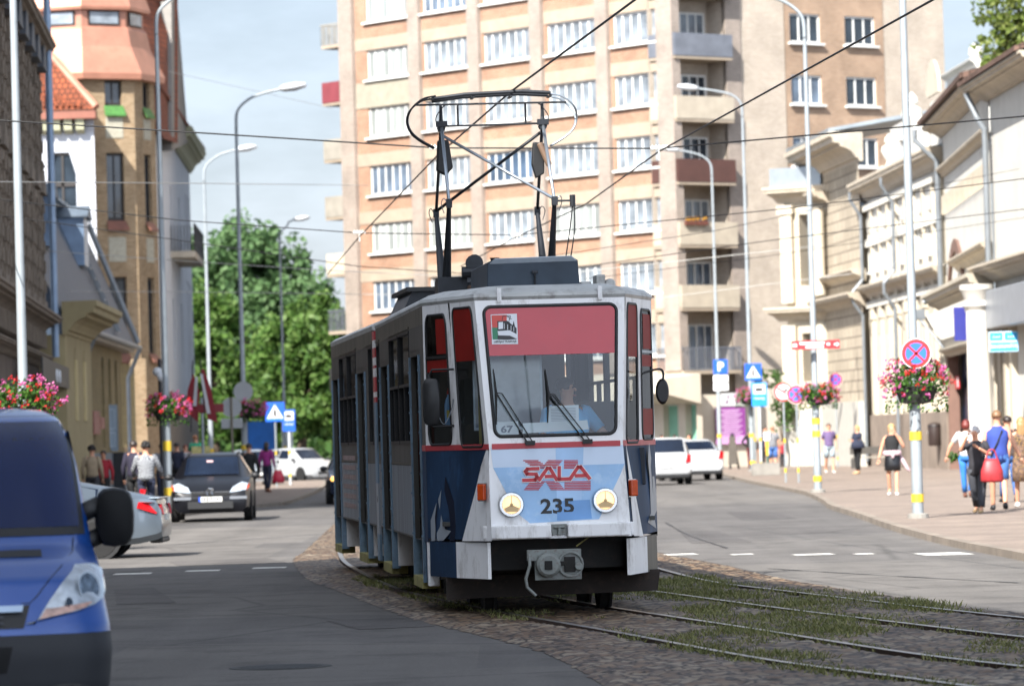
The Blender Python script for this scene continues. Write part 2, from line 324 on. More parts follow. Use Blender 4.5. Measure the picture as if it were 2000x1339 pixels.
lbI=[(p.y,p.x) for p in smooth_path([(x,y,0) for x,y in LB],5)]; rbI=[(p.y,p.x) for p in smooth_path([(x,y,0) for x,y in RBd],5)]
b=MB(); ys=[]; y=26.2
while y<95: ys.append(y); y+=.05 if y<58 else .25
nx=120; vs=[];fs=[]; railsx=[[(p.y,p.x) for p in q] for q in (pA,pA2,pB,pB2)]
for y in ys:
    x0,x1=interp(lbI,y)+.06*noise.noise(Vector((0,y*3,0))),interp(rbI,y)+.06*noise.noise(Vector((5,y*3,0))); rx=[interp(q,y) for q in railsx]
    for i in range(nx+1):
        x=lerp(x0,x1,i/nx); ed=min(i,nx-i)/nx*(x1-x0); z=bedz(x,y)*min(1,ed/.1)+.004
        for r in rx:
            if abs(x-r)<.075: z=.006
        vs.append((x,y,z))
for j in range(len(ys)-1):
    for i in range(nx): a=j*(nx+1)+i; fs.append((a,a+1,a+nx+2,a+nx+1))
b.add(vs,fs)
def setts():
    m,t,b=nt('stone_setts'); N=t.nodes; L=t.links; b.inputs['Roughness'].default_value=.6
    tc=N.new('ShaderNodeTexCoord'); mp=N.new('ShaderNodeMapping'); mp.inputs['Scale'].default_value=(1/.14,1/.13,0); L.new(tc.outputs['Object'],mp.inputs[0])
    vo=N.new('ShaderNodeTexVoronoi'); vo.inputs['Scale'].default_value=1; L.new(mp.outputs[0],vo.inputs[0])
    sp=N.new('ShaderNodeSeparateColor'); L.new(vo.outputs['Color'],sp.inputs[0])
    rp=N.new('ShaderNodeValToRGB'); e=rp.color_ramp.elements; e[0].color=(*C('#5c4c3b'),1); e[1].color=(*C('#857a6a'),1); k=e.new(.35); k.color=(*C('#6f5a44'),1); k=e.new(.7); k.color=(*C('#7d715f'),1); L.new(sp.outputs[0],rp.inputs[0])
    v2=N.new('ShaderNodeTexVoronoi'); v2.feature='DISTANCE_TO_EDGE'; v2.inputs['Scale'].default_value=1; L.new(mp.outputs[0],v2.inputs[0])
    r2=N.new('ShaderNodeValToRGB'); r2.color_ramp.elements[0].position=.03; r2.color_ramp.elements[1].position=.13; r2.color_ramp.elements[0].color=(*C('#5b4a3a'),1); r2.color_ramp.elements[1].color=(1,1,1,1); L.new(v2.outputs['Distance'],r2.inputs[0])
    nz=N.new('ShaderNodeTexNoise'); nz.inputs['Scale'].default_value=.7; nz.inputs['Detail'].default_value=8; L.new(tc.outputs['Object'],nz.inputs[0])
    r3=N.new('ShaderNodeValToRGB'); r3.color_ramp.elements[0].position=.4; r3.color_ramp.elements[1].position=.6; r3.color_ramp.elements[0].color=(.75,.66,.56,1); r3.color_ramp.elements[1].color=(1.05,1.03,1.02,1); L.new(nz.outputs[0],r3.inputs[0])
    m1=N.new('ShaderNodeMix'); m1.data_type='RGBA'; m1.blend_type='MULTIPLY'; m1.inputs[0].default_value=1; L.new(rp.outputs[0],m1.inputs[6]); L.new(r2.outputs[0],m1.inputs[7])
    m2=N.new('ShaderNodeMix'); m2.data_type='RGBA'; m2.blend_type='MULTIPLY'; m2.inputs[0].default_value=1; L.new(m1.outputs[2],m2.inputs[6]); L.new(r3.outputs[0],m2.inputs[7]); L.new(m2.outputs[2],b.inputs['Base Color'])
    return m
tag(b.build('trackbed_road',setts(),smooth=True),kind='structure')
def rail(path,name='rail'):
    k=MB(); w=.032
    for lvl,(hw,z) in enumerate(((w,.042),)):
        l=offset_path(path,-hw); r=offset_path(path,hw); g1=offset_path(path,hw+.03)
        for i in range(len(path)-1):
            Z=lambda p,z: (p.x,p.y,z)
            k.quad(Z(l[i],z),Z(r[i],z),Z(r[i+1],z),Z(l[i+1],z),0); k.quad(Z(l[i],0),Z(l[i],z),Z(l[i+1],z),Z(l[i+1],0),1); k.quad(Z(r[i],z),Z(r[i],0),Z(r[i+1],0),Z(r[i+1],z),1)
    return tag(k.build(name,[m_steel,m_rust]),kind='structure')
for p in (pA,pA2,pB,pB2): rail(p)
# ---------------------------------------------------------------- painted markings
m_paint=M('road_paint','#cfcdc6',.7,var=.15,scale=3,dirt='#77736c',dirtamt=.95)
mk=MB()
for (x,y,wd,ln,a) in [(-5.15,57.5,.5,.55,.0),(-4.25,58.,.46,.5,0),(-3.38,58.5,.46,.5,0),(2.2,59.4,.52,.6,.1),(3.05,58.6,.3,.4,.1),(3.95,57.6,.52,.55,.1),(4.6,57.2,.25,.4,.1),(5.55,56.2,.62,1.1,.1)]:
    mk.T=lambda p,x=x,y=y,a=a: tuple(Vector(rotz(p,a))+Vector((x,y,0))); mk.quad((-wd/2,-ln/2,.005),(wd/2,-ln/2,.005),(wd/2,ln/2,.005),(-wd/2,ln/2,.005))
tag(mk.build('road_marking',m_paint),kind='structure')
# manhole cover in the shaded road
pm=asphalt('asphalt_patch','#595654','#000000'); pk=MB()
for pts in ([(222,1150),(300,1146),(345,1176),(228,1180)],[(640,1212),(820,1204),(850,1222),(700,1228)],[(330,1096),(520,1088),(560,1098),(350,1104)],[(1420,1000),(1500,996),(1560,1012),(1450,1016)],[(1330,1040),(1400,1036),(1470,1058),(1350,1060)]):
    pk.poly([tuple(gr(x,y,.0035)) for x,y in pts][::-1])
tag(pk.build('road_patch',pm),kind='structure')
tk=MB()
for pts in ([(230,1140),(420,1136),(560,1128)],[(330,1166),(480,1158),(590,1150)],[(1300,1020),(1345,1045),(1420,1070)],[(1500,1110),(1700,1122),(1990,1138)]):
    P=smooth_path([gr(x,y) for x,y in pts],5)
    for i,(a,b) in enumerate(zip(P,P[1:])): d=(b-a).normalized(); n=Vector((d.y,-d.x,0))*(.02+.008*math.sin(i*2.3)); tk.quad(tuple(a-n+Vector((0,0,.006))),tuple(a+n+Vector((0,0,.006))),tuple(b+n+Vector((0,0,.006))),tuple(b-n+Vector((0,0,.006))))
tag(tk.build('road_seam',M('bitumen','#2c2a29',.6)),kind='structure')
mh=thing('manhole_cover','dark round manhole cover in the shaded road ahead of the tram','manhole cover',tuple(gr(548,1302)))
k=MB(); k.lathe([(.0,.008),(.30,.008),(.31,.004)],28,cap=False); k.build('lid',M('cast_iron','#2b2a29',.6,.6,var=.25,scale=20,bump=.6,bscale=60),mh)
k=MB(); k.lathe([(.315,.006),(.38,.006),(.39,.001)],28,cap=False); k.build('rim',M('iron_rim','#3a3937',.65,.5,var=.2,scale=10),mh)
# ---------------------------------------------------------------- grass between the rails
gm=leafmat('grass_blades','#565c34','#6c7042','#908c5c',.3)
k=MB(); rnd=random.Random(3); cnt=0
while cnt<42000:
    y=27+rnd.random()**1.15*26; xl,xr=interp(railsx[0],y),interp(railsx[2],y); x=rnd.uniform(xl-.25,xr+.5)
    d=noise.noise(Vector((x*.55,y*.22,1.3)))+.6*noise.noise(Vector((x*2.1,y*.9,4)))
    mid=1-abs(x-(xl+xr)/2+.1)/((xr-xl)/2+.35)
    near=min(abs(x-interp(q,y)) for q in railsx)
    if d+mid*.75+(.25 if near<.16 else 0)<.16+rnd.random()*.85: continue
    if near<.04: continue
    h=rnd.uniform(.012,.05)*(1+.8*max(0,d)); a=rnd.random()*2*PI; wd=rnd.uniform(.004,.009); lx,ly=rnd.uniform(-.05,.05),rnd.uniform(-.05,.05); c_,s_=math.cos(a)*wd,math.sin(a)*wd; z=.02
    k.add([(x-c_,y-s_,z),(x+c_,y+s_,z),(x+lx*.5+c_*.6,y+ly*.5+s_*.6,z+h*.65),(x+lx,y+ly,z+h),(x+lx*.5-c_*.6,y+ly*.5-s_*.6,z+h*.65)],[(0,1,2,4),(4,2,3)]); cnt+=1
tag(k.build('grass',gm),'sparse grass tufts growing among the setts between the rails','grass',kind='stuff')
# ================================================================ PEOPLE
SKIN=M('skin','#c08d72',.55,var=.06,scale=6); SKIN2=M('skin_tan','#a8765a',.55,var=.06,scale=6)
mShoe={c:M('shoe_'+n,c,.6) for n,c in (('white','#c9c9c7'),('dark','#17171a'),('tan','#a58a63'),('brown','#5b3322'))}
def cloth(name,c,**k): k.setdefault('var',.14); k.setdefault('scale',5); return M('cloth_'+name,c,.85,**k)
mEye=M('eye_dark','#1c1512',.3); mLip=M('lips','#8f4c45',.5)
def skinmesh(name,chains,mat,parent,sub=1):
    "CHAINS: list of (points, radii, parent index or None); every chain with None starts an island of its own"
    vs=[];es=[];rs=[];roots=[]
    for pts,rad,par in chains:
        base=len(vs); vs+=[tuple(p) for p in pts]; rs+=list(rad)
        if par is None: roots.append(base)
        else: es.append((par,base))
        es+=[(base+i,base+i+1) for i in range(len(pts)-1)]
    me=D.meshes.new(name); me.from_pydata(vs,es,[]); me.materials.append(mat); o=D.objects.new(name,me); COL.objects.link(o); o.parent=parent
    m=o.modifiers.new('Skin','SKIN'); m.use_smooth_shade=True; m.branch_smoothing=.5
    for i,v in enumerate(me.skin_vertices[0].data):
        r=rs[i]; v.radius=(r,r) if not isinstance(r,tuple) else r
        v.use_root=i in roots
    s=o.modifiers.new('Subdiv','SUBSURF'); s.levels=sub; s.render_levels=sub
    return o
def hand(w,d,side,k,up=None):
    "palm, four fingers of different length and a thumb: returns separate chains rooted in the palm at wrist W pointing along D"
    w=Vector(w); d=Vector(d).normalized(); s=Vector((1,0,0)) if abs(d.x)<.8 else Vector((0,0,1)); s=(s-d*s.dot(d)).normalized(); n=d.cross(s); c=w+d*.055*k; out=[([w+d*.01*k,c+d*.02*k],[.026*k,.034*k],None)]
    for i,(o,l) in enumerate(((-.027,.068),(-.009,.078),(.009,.072),(.026,.056))):
        a=c+s*o*k+d*.025*k; out.append(([a,a+d*l*.5*k+n*.008*k,a+d*l*.9*k+n*.028*k],[.0095*k,.009*k,.007*k],None))
    t=c-s*.03*k*side-d*.02*k; out.append(([t,t-s*.022*side*k+d*.03*k+n*.01*k,t-s*.022*side*k+d*.058*k+n*.02*k],[.012*k,.010*k,.008*k],None)); return out
def ell(mb,c,rx,ry,rz,n=12,m=8,z0=-1,z1=1,mi=None,tilt=0):
    prof=[]; c=Vector(c)
    rings=[]
    for i in range(m+1):
        t=lerp(math.asin(z0),math.asin(z1),i/m); rings.append([(c.x+rx*math.cos(t)*math.cos(2*PI*k/n),c.y+ry*math.cos(t)*math.sin(2*PI*k/n)+tilt*math.sin(t),c.z+rz*math.sin(t)) for k in range(n)])
    mb.loft(rings,mi=mi)
def person(label,loc,rz=0.,h=1.72,top=None,sleeve='short',bottom='trousers',bmat=None,shoe='#17171a',hair='#2a1c14',hairs='short',skin=None,stride=.6,flip=1,arms=None,build=1.,lean=0.,group=None,seated=False,head=0.,tmat2=None,hem=.93,detail=True):
    """standing or walking figure, facing local -y; ARMS {-1:(elbow,wrist), 1:(elbow,wrist)} in metres at 1.75 m height"""
    skin=skin or SKIN; k=h/1.75; b=build; t=thing('person',label,'person',loc,rz,group)
    L_=lambda p:(p[0]*k,(p[1]-lean*max(0,p[2]-.95)*1.0)*k,p[2]*k)
    A={-1:((-.255,.04,1.14),(-.27,-.04,.88)),1:((.255,.04,1.14),(.27,-.04,.88))}
    if arms: A.update(arms)
    s=stride*flip
    if seated: leg={sg:((sg*.10,-.02,.92),(sg*.13,-.46,.93),(sg*.13,-.50,.55),(sg*.13,-.62,.5)) for sg in (-1,1)}
    else: leg={sg:((sg*.095,0,.93),(sg*.10,-.10*s*sg-.03*abs(s)-.01,.51),(sg*.095,-.30*s*sg+(.10*abs(s) if s*sg<0 else 0),.10+(.05*abs(s) if s*sg<0 else 0)),(sg*.105,-.30*s*sg-.15+(.12*abs(s) if s*sg<0 else 0),.035+(.0 if s*sg<0 else 0))) for sg in (-1,1)}
    hy=math.sin(head)
    ch=[([L_(p) for p in ((0,0,.96),(0,0,1.10),(0,.0,1.30),(0,.015,1.44),(0,.005,1.52),(0,-.01,1.60),(0,.0,1.66),(0,.01,1.70))],[r*k for r in (.125*b,.115*b,.13*b,.07,.052,.072,.082,.066)],None)]
    for sg in (-1,1):
        e,w=A[sg]; ch.append(([L_(p) for p in ((sg*.17*min(b,1.15),.01,1.42),e,w)],[r*k for r in (.055,.043,.030)],3))
        hp,kn,an,to=leg[sg]; ch.append(([L_(p) for p in (hp,kn,an,to)],[r*k for r in (.085*b,.058,.042,.034)],0))
        d=Vector(L_(w))-Vector(L_(e)); ch+=[(p,r,None) for p,r,_ in hand(L_(w),d,sg,k)]
    R_=lambda p:Vector(L_((0,0,1.64)))+Vector(rotz(Vector(p)*k,head))
    ch.append(([R_((0,-.075,.02)),R_((0,-.098,-.015))],[.012*k,.016*k],None))
    for sg in (-1,1): ch.append(([R_((sg*.078,.01,.015)),R_((sg*.086,.015,-.015))],[.014*k,.012*k],None))
    body=skinmesh('body',ch,skin,t)
    f=MB()
    for sg in (-1,1): ell(f,R_((sg*.032,-.078,.022)),.012*k,.008*k,.008*k,6,4,mi=0)
    ell(f,R_((0,-.078,-.055)),.024*k,.008*k,.008*k,6,4,mi=1); f.build('face_features',[mEye,mLip],body)
    # clothes
    if top:
        c=MB(); rings=[]
        for (z,rx,ry) in ((hem,.175*b,.125*b),(1.02,.165*b,.12*b),(1.12,.155*b,.115*b),(1.28,.185*b,.128*b),(1.38,.19*b,.115*b),(1.445,.15,.085),(1.485,.075,.07)):
            rings.append([L_((rx*math.cos(2*PI*i/16),ry*math.sin(2*PI*i/16)*(1.05),z)) for i in range(16)])
        c.loft(rings); c.build('shirt',tmat2 or top,t,smooth=True)
        if sleeve!='none':
            for sg in (-1,1):
                e,w=map(Vector,A[sg]); sh=Vector((sg*.165*min(b,1.1),.01,1.425)); c=MB()
                if sleeve=='short': pts,rr=[sh-Vector((sg*.04,0,-.01)),sh,sh.lerp(e,.7)],[.07,.075,.062]
                else: pts,rr=[sh-Vector((sg*.04,0,-.01)),sh,e,w],[.07,.075,.055,.042]
                c.tube([L_(p) for p in pts],[r*k for r in rr],10); c.build('sleeve',top,t,smooth=True)
    if bottom in ('trousers','shorts','long'):
        c=MB(); rings=[]
        for (z,rx,ry) in ((.84,.175*b,.125*b),(.93,.18*b,.13*b),(1.03,.16*b,.118*b)): rings.append([L_((rx*math.cos(2*PI*i/14),ry*math.sin(2*PI*i/14),z)) for i in range(14)])
        c.loft(rings)
        for sg in (-1,1):
            hp,kn,an,to=map(Vector,leg[sg]); wd=1.25 if bottom=='long' else 1
            if bottom=='shorts': c.tube([L_(p) for p in (hp-Vector((0,0,.02)),hp.lerp(kn,.5),kn+Vector((0,0,.04)))],[.10*k*b,.095*k,.09*k],10)
            else: c.tube([L_(p) for p in (hp-Vector((0,0,.02)),hp.lerp(kn,.5),kn,kn.lerp(an,.5),an+Vector((0,0,.03)))],[r*k*wd for r in (.10*b,.088,.070,.062,.06)],10)
        c.build('trousers' if bottom!='shorts' else 'shorts',bmat,t,smooth=True)
    elif bottom in ('skirt','dress'):
        zl=.60 if bottom=='skirt' else .50; c=MB(); rings=[]
        for (z,rx,ry) in ((zl,.20,.16),(.75,.205,.16),(.92,.185,.14),(1.05,.15,.115)): rings.append([L_((rx*b*math.cos(2*PI*i/16),ry*b*math.sin(2*PI*i/16),z)) for i in range(16)])
        c.loft(rings); c.build('skirt',bmat,t,smooth=True)
    for sg in (-1,1):
        hp,kn,an,to=map(Vector,leg[sg]); c=MB(); d=(to-an); d.z=0; d=d.normalized() if d.length>.01 else Vector((0,-1,0)); a=an-d*.05; lift=an.z-.10; sl=Vector((0,0,-.02 if lift>.01 else 0))
        c.loft([[L_(q+Vector((rx*math.cos(2*PI*i/10)*1,0,rx_z*math.sin(2*PI*i/10)))) for i in range(10)] for q,rx,rx_z in ((a+Vector((0,0,-.05)),.03,.03),(a+d*.03+Vector((0,0,-.045)),.045,.055),(a+d*.12+Vector((0,0,-.06))+sl,.047,.04),(a+d*.21+Vector((0,0,-.073))+sl,.045,.028),(a+d*.26+Vector((0,0,-.078))+sl,.022,.018))]); c.build('shoe',mShoe.get(shoe) or M('shoe_'+shoe,shoe,.6),t,smooth=True)
    hm=M('hair_'+hair,hair,.5,var=.25,scale=14,stretch=(1,1,.2)); c=MB()
    def RR(v): return Vector(L_((0,0,1.64)))+Vector(rotz((v[0]*k,v[1]*k,v[2]*k),head))
    q=MB(); ell(q,(0,.016,.028),.092,.100,.098,14,8,z0=-.25); 
    q.v=[(x,y if y>-.045 or z>.06 else -.045+(y+.045)*.1,z) for x,y,z in q.v]
    if hairs=='long': q.loft([[(rx*math.cos(2*PI*i/12),.055+ry*math.sin(2*PI*i/12),z) for i in range(12)] for z,rx,ry in ((.05,.08,.06),(-.05,.09,.055),(-.18,.095,.05),(-.30,.085,.04),(-.36,.04,.02))])
    if hairs=='bob': q.loft([[(rx*math.cos(2*PI*i/12),.05+ry*math.sin(2*PI*i/12),z) for i in range(12)] for z,rx,ry in ((.05,.09,.07),(-.03,.10,.07),(-.10,.085,.05))])
    if hairs=='bun': ell(q,(0,.08,.10),.04,.04,.04,8,6)
    if hairs=='curly':
        for i in range(60):
            a,e=rnd.uniform(0,2*PI),rnd.uniform(-.25,1.5); ell(q,(.092*math.cos(a)*math.cos(e),.02+.1*math.sin(a)*math.cos(e) if math.sin(a)>-.4 or e>.7 else .0,.03+.105*math.sin(e)),.03,.03,.03,6,4)
    q.v=[tuple(RR(v)) for v in q.v]; q.build('hair',hm,t,smooth=True)
    return t
# ================================================================ TRAM
TRO=Vector((.385,39.6,0)); TRA=R(5.1)
tram=thing('tram','white and blue articulated tram with lit headlights, pantograph up and red number-board windscreen','tram',TRO,TRA)
TMI=Matrix.Translation(TRO)@Matrix.Rotation(TRA,4,'Z'); TMI=TMI.inverted()
def tpx(x,y,p0,n,off=0.):
    "pixel of the photo -> point on a plane of the tram (tram space), lifted OFF along its normal"
    o=TMI@Vector((0,0,CH)); d=TMI.to_3x3()@ray(x,y); n=Vector(n).normalized(); t=(Vector(p0)-o).dot(n)/d.dot(n); return o+d*t+n*off
# materials
mW=M('tram_white','#e6e6e6',.42,var=.06,scale=2.4,stretch=(1,1,.35),dirt='#7a7063',dirtamt=.62,spec=.5)
mGy=M('tram_side_grey','#4f4e4b',.5,.1,spec=.2,var=.28,scale=1.4,stretch=(1,3,.35),dirt='#4c463e',dirtamt=.7)
mTop=M('tram_letterboard','#5a564d',.5,.1,spec=.25,var=.3,scale=2,stretch=(1,2,.4),dirt='#3f3a33',dirtamt=.6)
mNavy=M('tram_navy','#213853',.5,spec=.12,var=.45,scale=1.1,stretch=(1,1,.5),detail=7,dirt='#3f6a98',dirtamt=.35)
mNavyD=M('tram_navy_dark','#10182a',.5,spec=.15,var=.3,scale=2)
mSw=M('tram_swoosh_grey','#8c949c',.4,var=.1,scale=2)
mLB=M('tram_light_blue','#8fb6dc',.35,var=.16,scale=2.2,detail=7,dirt='#b9d3ea',dirtamt=.7)
mLB2=M('tram_sky_panel','#6397cf',.35,var=.12,scale=3)
mPB=M('tram_pale_blue','#c3d3e6',.35,var=.06,scale=2)
mRed=M('tram_red','#b33a41',.4,var=.1,scale=2,dirt='#7d2f33',dirtamt=.4)
mRedL=M('logo_red','#b81e28',.4,var=.06)
mRedF=M('window_film_red','#b5323c',.22,var=.05,scale=3,dirt='#a33a44',dirtamt=.3)
mRedD=M('window_film_dark','#7d1a14',.5,spec=.12,var=.12,scale=3)
mBlk=M('rubber_black','#0d0e10',.5,var=.2,scale=8)
mUnd=M('underframe','#141312',.8,var=.4,scale=3,dirt='#33281f',dirtamt=.6)
mPan=M('pantograph_paint','#22252a',.45,.4,var=.3,scale=6)
mAlu=M('tube_grey','#8f979f',.35,.7,var=.15,scale=5)
mBoxP=M('roof_box_paint','#2c3844',.5,.2,var=.25,scale=4)
mRoof=M('tram_roof','#a9aaa8',.5,var=.15,scale=2,dirt='#5b564e',dirtamt=.7)
mOr=M('indicator_orange','#b4410f',.25,var=.2,scale=20)
mChr=M('chrome','#c9cbcd',.15,1.,var=.1)
mCpl=M('coupler_paint','#777c79',.55,.2,var=.15,scale=7,dirt='#5a3b28',dirtamt=.8)
mYst=M('step_yellow','#8b8550',.7,var=.3,scale=6,dirt='#3d3524',dirtamt=.8)
mPst=M('tram_post_blue','#6b8498',.5,var=.2,scale=3,dirt='#4a4e50',dirtamt=.8)
mBk=M('text_black','#0c0d10',.4,var=.05)
mPap=M('paper','#d9dde2',.8,var=.04)
mInt=M('tram_interior','#4a4a46',.8,var=.2); mDash=M('tram_dashboard','#1f232b',.7,var=.2); mSeat=M('tram_seat','#5a2d22',.8,var=.3)
gW=glass('tram_windscreen_glass',(.88,.95,.95),.015,.02); gS=glass('tram_side_glass',(.62,.64,.65),.02,.03,.4)
ZB,ZT,ZS=1.57,2.95,.74
A0,B0,C0=(.67,0.,ZS),(.90,.72,ZS),(1.1,1.55,ZS)
A1,B1,C1=(.62,.05,ZB),(.865,.76,ZB),(1.1,1.55,ZB)
A2,B2,C2=(.70,.28,ZT),(.90,.92,ZT),(1.1,1.55,ZT)
mx_=lambda p:(-p[0],p[1],p[2])
def bil(bl,br,tr,tl):
    bl,br,tr,tl=map(Vector,(bl,br,tr,tl)); return lambda u,v: bl*(1-u)*(1-v)+br*u*(1-v)+tr*u*v+tl*(1-u)*v
FW=bil(mx_(A1),A1,A2,mx_(A2))                                        # windscreen plane
F1L=bil(mx_(B1),mx_(A1),mx_(A2),mx_(B2)); F1R=bil(A1,B1,B2,A2)
F2L=bil(mx_(C1),mx_(B1),mx_(B2),mx_(C2)); F2R=bil(B1,C1,C2,B2)
HO={'w':roundrect(.055,.945,.085,.955,.05,5),'c':roundrect(.16,.86,.02,.96,.07,5),'s':roundrect(.12,.88,.04,.93,.1,5)}
def ringhole(mb,S,loop):
    cu=sum(p[0] for p in loop)/len(loop); cv=sum(p[1] for p in loop)/len(loop)
    cor=[(0,0),(1,0),(1,1),(0,1)]; pts=[(math.atan2(v-cv,u-cu),(u,v),None) for u,v in loop]
    def border(a):
        du,dv=math.cos(a),math.sin(a); t=1e9
        if du>1e-9: t=min(t,(1-cu)/du)
        if du<-1e-9: t=min(t,-cu/du)
        if dv>1e-9: t=min(t,(1-cv)/dv)
        if dv<-1e-9: t=min(t,-cv/dv)
        return (cu+du*t,cv+dv*t)
    n=len(loop); vs=[]; fs=[]
    L_=sorted(pts); inn=[p[1] for p in L_]; out=[border(p[0]) for p in L_]
    for i in range(n):
        j=(i+1)%n; f=[S(*inn[i]),S(*out[i])]
        a0,a1=L_[i][0],L_[j][0]+(2*PI if j==0 else 0)
        for c in cor:
            ac=math.atan2(c[1]-cv,c[0]-cu)
            for k in (0,2*PI):
                if a0+1e-6<ac+k<a1-1e-6: f.append(S(*c))
        f+=[S(*out[j]),S(*inn[j])]; mb.poly(f)
fs_=MB()
for S,h in ((FW,'w'),(F1L,'c'),(F1R,'c'),(F2L,'s'),(F2R,'s')): ringhole(fs_,S,HO[h])
# lower front: flat panels below the belt
low=lambda p0,p1,q1,q0,mi: fs_.quad(p0,p1,q1,q0,mi)
low(mx_(A0),A0,A1,mx_(A1),0)
low(mx_(B0),mx_(A0),mx_(A1),mx_(B1),1); low(mx_(C0),mx_(B0),mx_(B1),mx_(C1),1); low(A0,B0,B1,A1,1); low(B0,C0,C1,B1,1)
front=fs_.build('cab_shell',[mW,mNavy],tram)
# belt stripe
k=MB()
for (P,Q,a,b) in ((mx_(A1),A1,.02,.98),(mx_(B1),mx_(A1),0,1),(mx_(C1),mx_(B1),0,1),(A1,B1,0,1),(B1,C1,0,1)):
    P,Q=Vector(P),Vector(Q); n=Vector((-(P-Q).y,(P-Q).x,0)).normalized()*.006; n=n if n.y<0 or abs(n.x)>.1 and n.x*(P+Q).x>0 else -n
    p,q=P.lerp(Q,a)+n,P.lerp(Q,b)+n; k.prism([p,q,q+Vector((0,0,.052)),p+Vector((0,0,.052))],-n*.6)
k.build('belt_stripe',mRed,tram)
# windows of the cab
def gasket(name,S,loop,r,n,gm,film=None,fm=None,parent=tram):
    pts=[S(u,v) for u,v in loop]; k=MB(); k.tube(pts+[pts[0],pts[1]],r,6,cap=False); w=k.build(name,mBlk,parent,smooth=True)
    g=MB(); g.poly(pts); g.build('pane',gm,w)
    if film:
        off=Vector(n)*.004
        for fl in film: f=MB(); f.poly([S(u,v)+off for u,v in fl]); f.build('red_film',fm,w)
    return w
def clip(loop,v0,v1):
    return [(u,min(max(v,v0),v1)) for u,v in loop if v>=v0-1e-6 and v<=v1+1e-6] 
def cliptop(loop,vc):
    us=[u for u,v in loop]; top=[(u,v) for u,v in loop if v>vc]; return [(min(us),vc),(max(us),vc)]+sorted(top,key=lambda p:-p[0]) if False else order([(min(us),vc),(max(us),vc)]+top)
def order(p):
    cu=sum(a for a,b in p)/len(p); cv=sum(b for a,b in p)/len(p); return sorted(p,key=lambda q:math.atan2(q[1]-cv,q[0]-cu))
nF=(FW(1,0)-FW(0,0)).cross(FW(0,1)-FW(0,0)).normalized()
ws=gasket('windscreen',FW,HO['w'],.017,nF,gW,[cliptop(HO['w'],.625)],mRedF)
for S,sg in ((F1L,-1),(F1R,1)):
    n=(S(1,0)-S(0,0)).cross(S(0,1)-S(0,0)).normalized(); gasket('corner_window',S,HO['c'],.014,n,gS,[cliptop(HO['c'],.6)],mRedD)
for S,sg in ((F2L,-1),(F2R,1)):
    n=(S(1,0)-S(0,0)).cross(S(0,1)-S(0,0)).normalized(); o=n*.008
    fl=[order([(.5,.66),(.86,.66),(.86,.9),(.5,.9)]),order([(.13,.54),(.87,.54),(.87,.62),(.13,.62)])]
    if sg>0: fl=[order([(.3,.66),(.86,.66),(.86,.9),(.3,.9)]),order([(.13,.54),(.87,.54),(.87,.62),(.13,.62)]),order([(.14,.07),(.86,.07),(.87,.25),(.13,.25)])]
    w=gasket('cab_side_window',S,HO['s'],.014,n,gS,fl,mRedD); k=MB()
    k.beam(S(.13,.64)+o,S(.87,.64)+o,.02,.025); k.build('window_bar',mBlk if sg<0 else mAlu,w)
# roof of the cab and the two car bodies
def outline(y1,front=True):
    o=[mx_(A2),mx_(B2),mx_(C2),(-1.1,y1,ZT),(1.1,y1,ZT),C2,B2,A2]; return o
PV=Vector((0,9.75,0)); RT=R(.8)
def RS(p): q=Vector(p)-PV; return Vector(rotz(q,RT))+PV
def roofloft(mb,ol,cy):
    rings=[]
    for (z,kx,ky) in ((ZT,0,0),(ZT+.03,-.012,-.012),(ZT+.06,.0,.0),(ZT+.10,.06,.08),(ZT+.135,.2,.22),(ZT+.15,.45,.45)):
        rings.append([(x*(1-kx), y+(ky*1.1 if y<1 else (ky*.6 if y<1.5 else 0)), z) for x,y,_ in ol])
    mb.loft(rings)
k=MB(); roofloft(k,outline(9.4),4); k.build('cab_roof',[mRoof],tram,smooth=True,auto=35)
k=MB()
for (x,y) in ((-.47,.26),(.47,.26)): k.box(x-.02,x+.02,y-.0,y+.06,2.93,3.06)
k.build('roof_bracket',mW,tram)
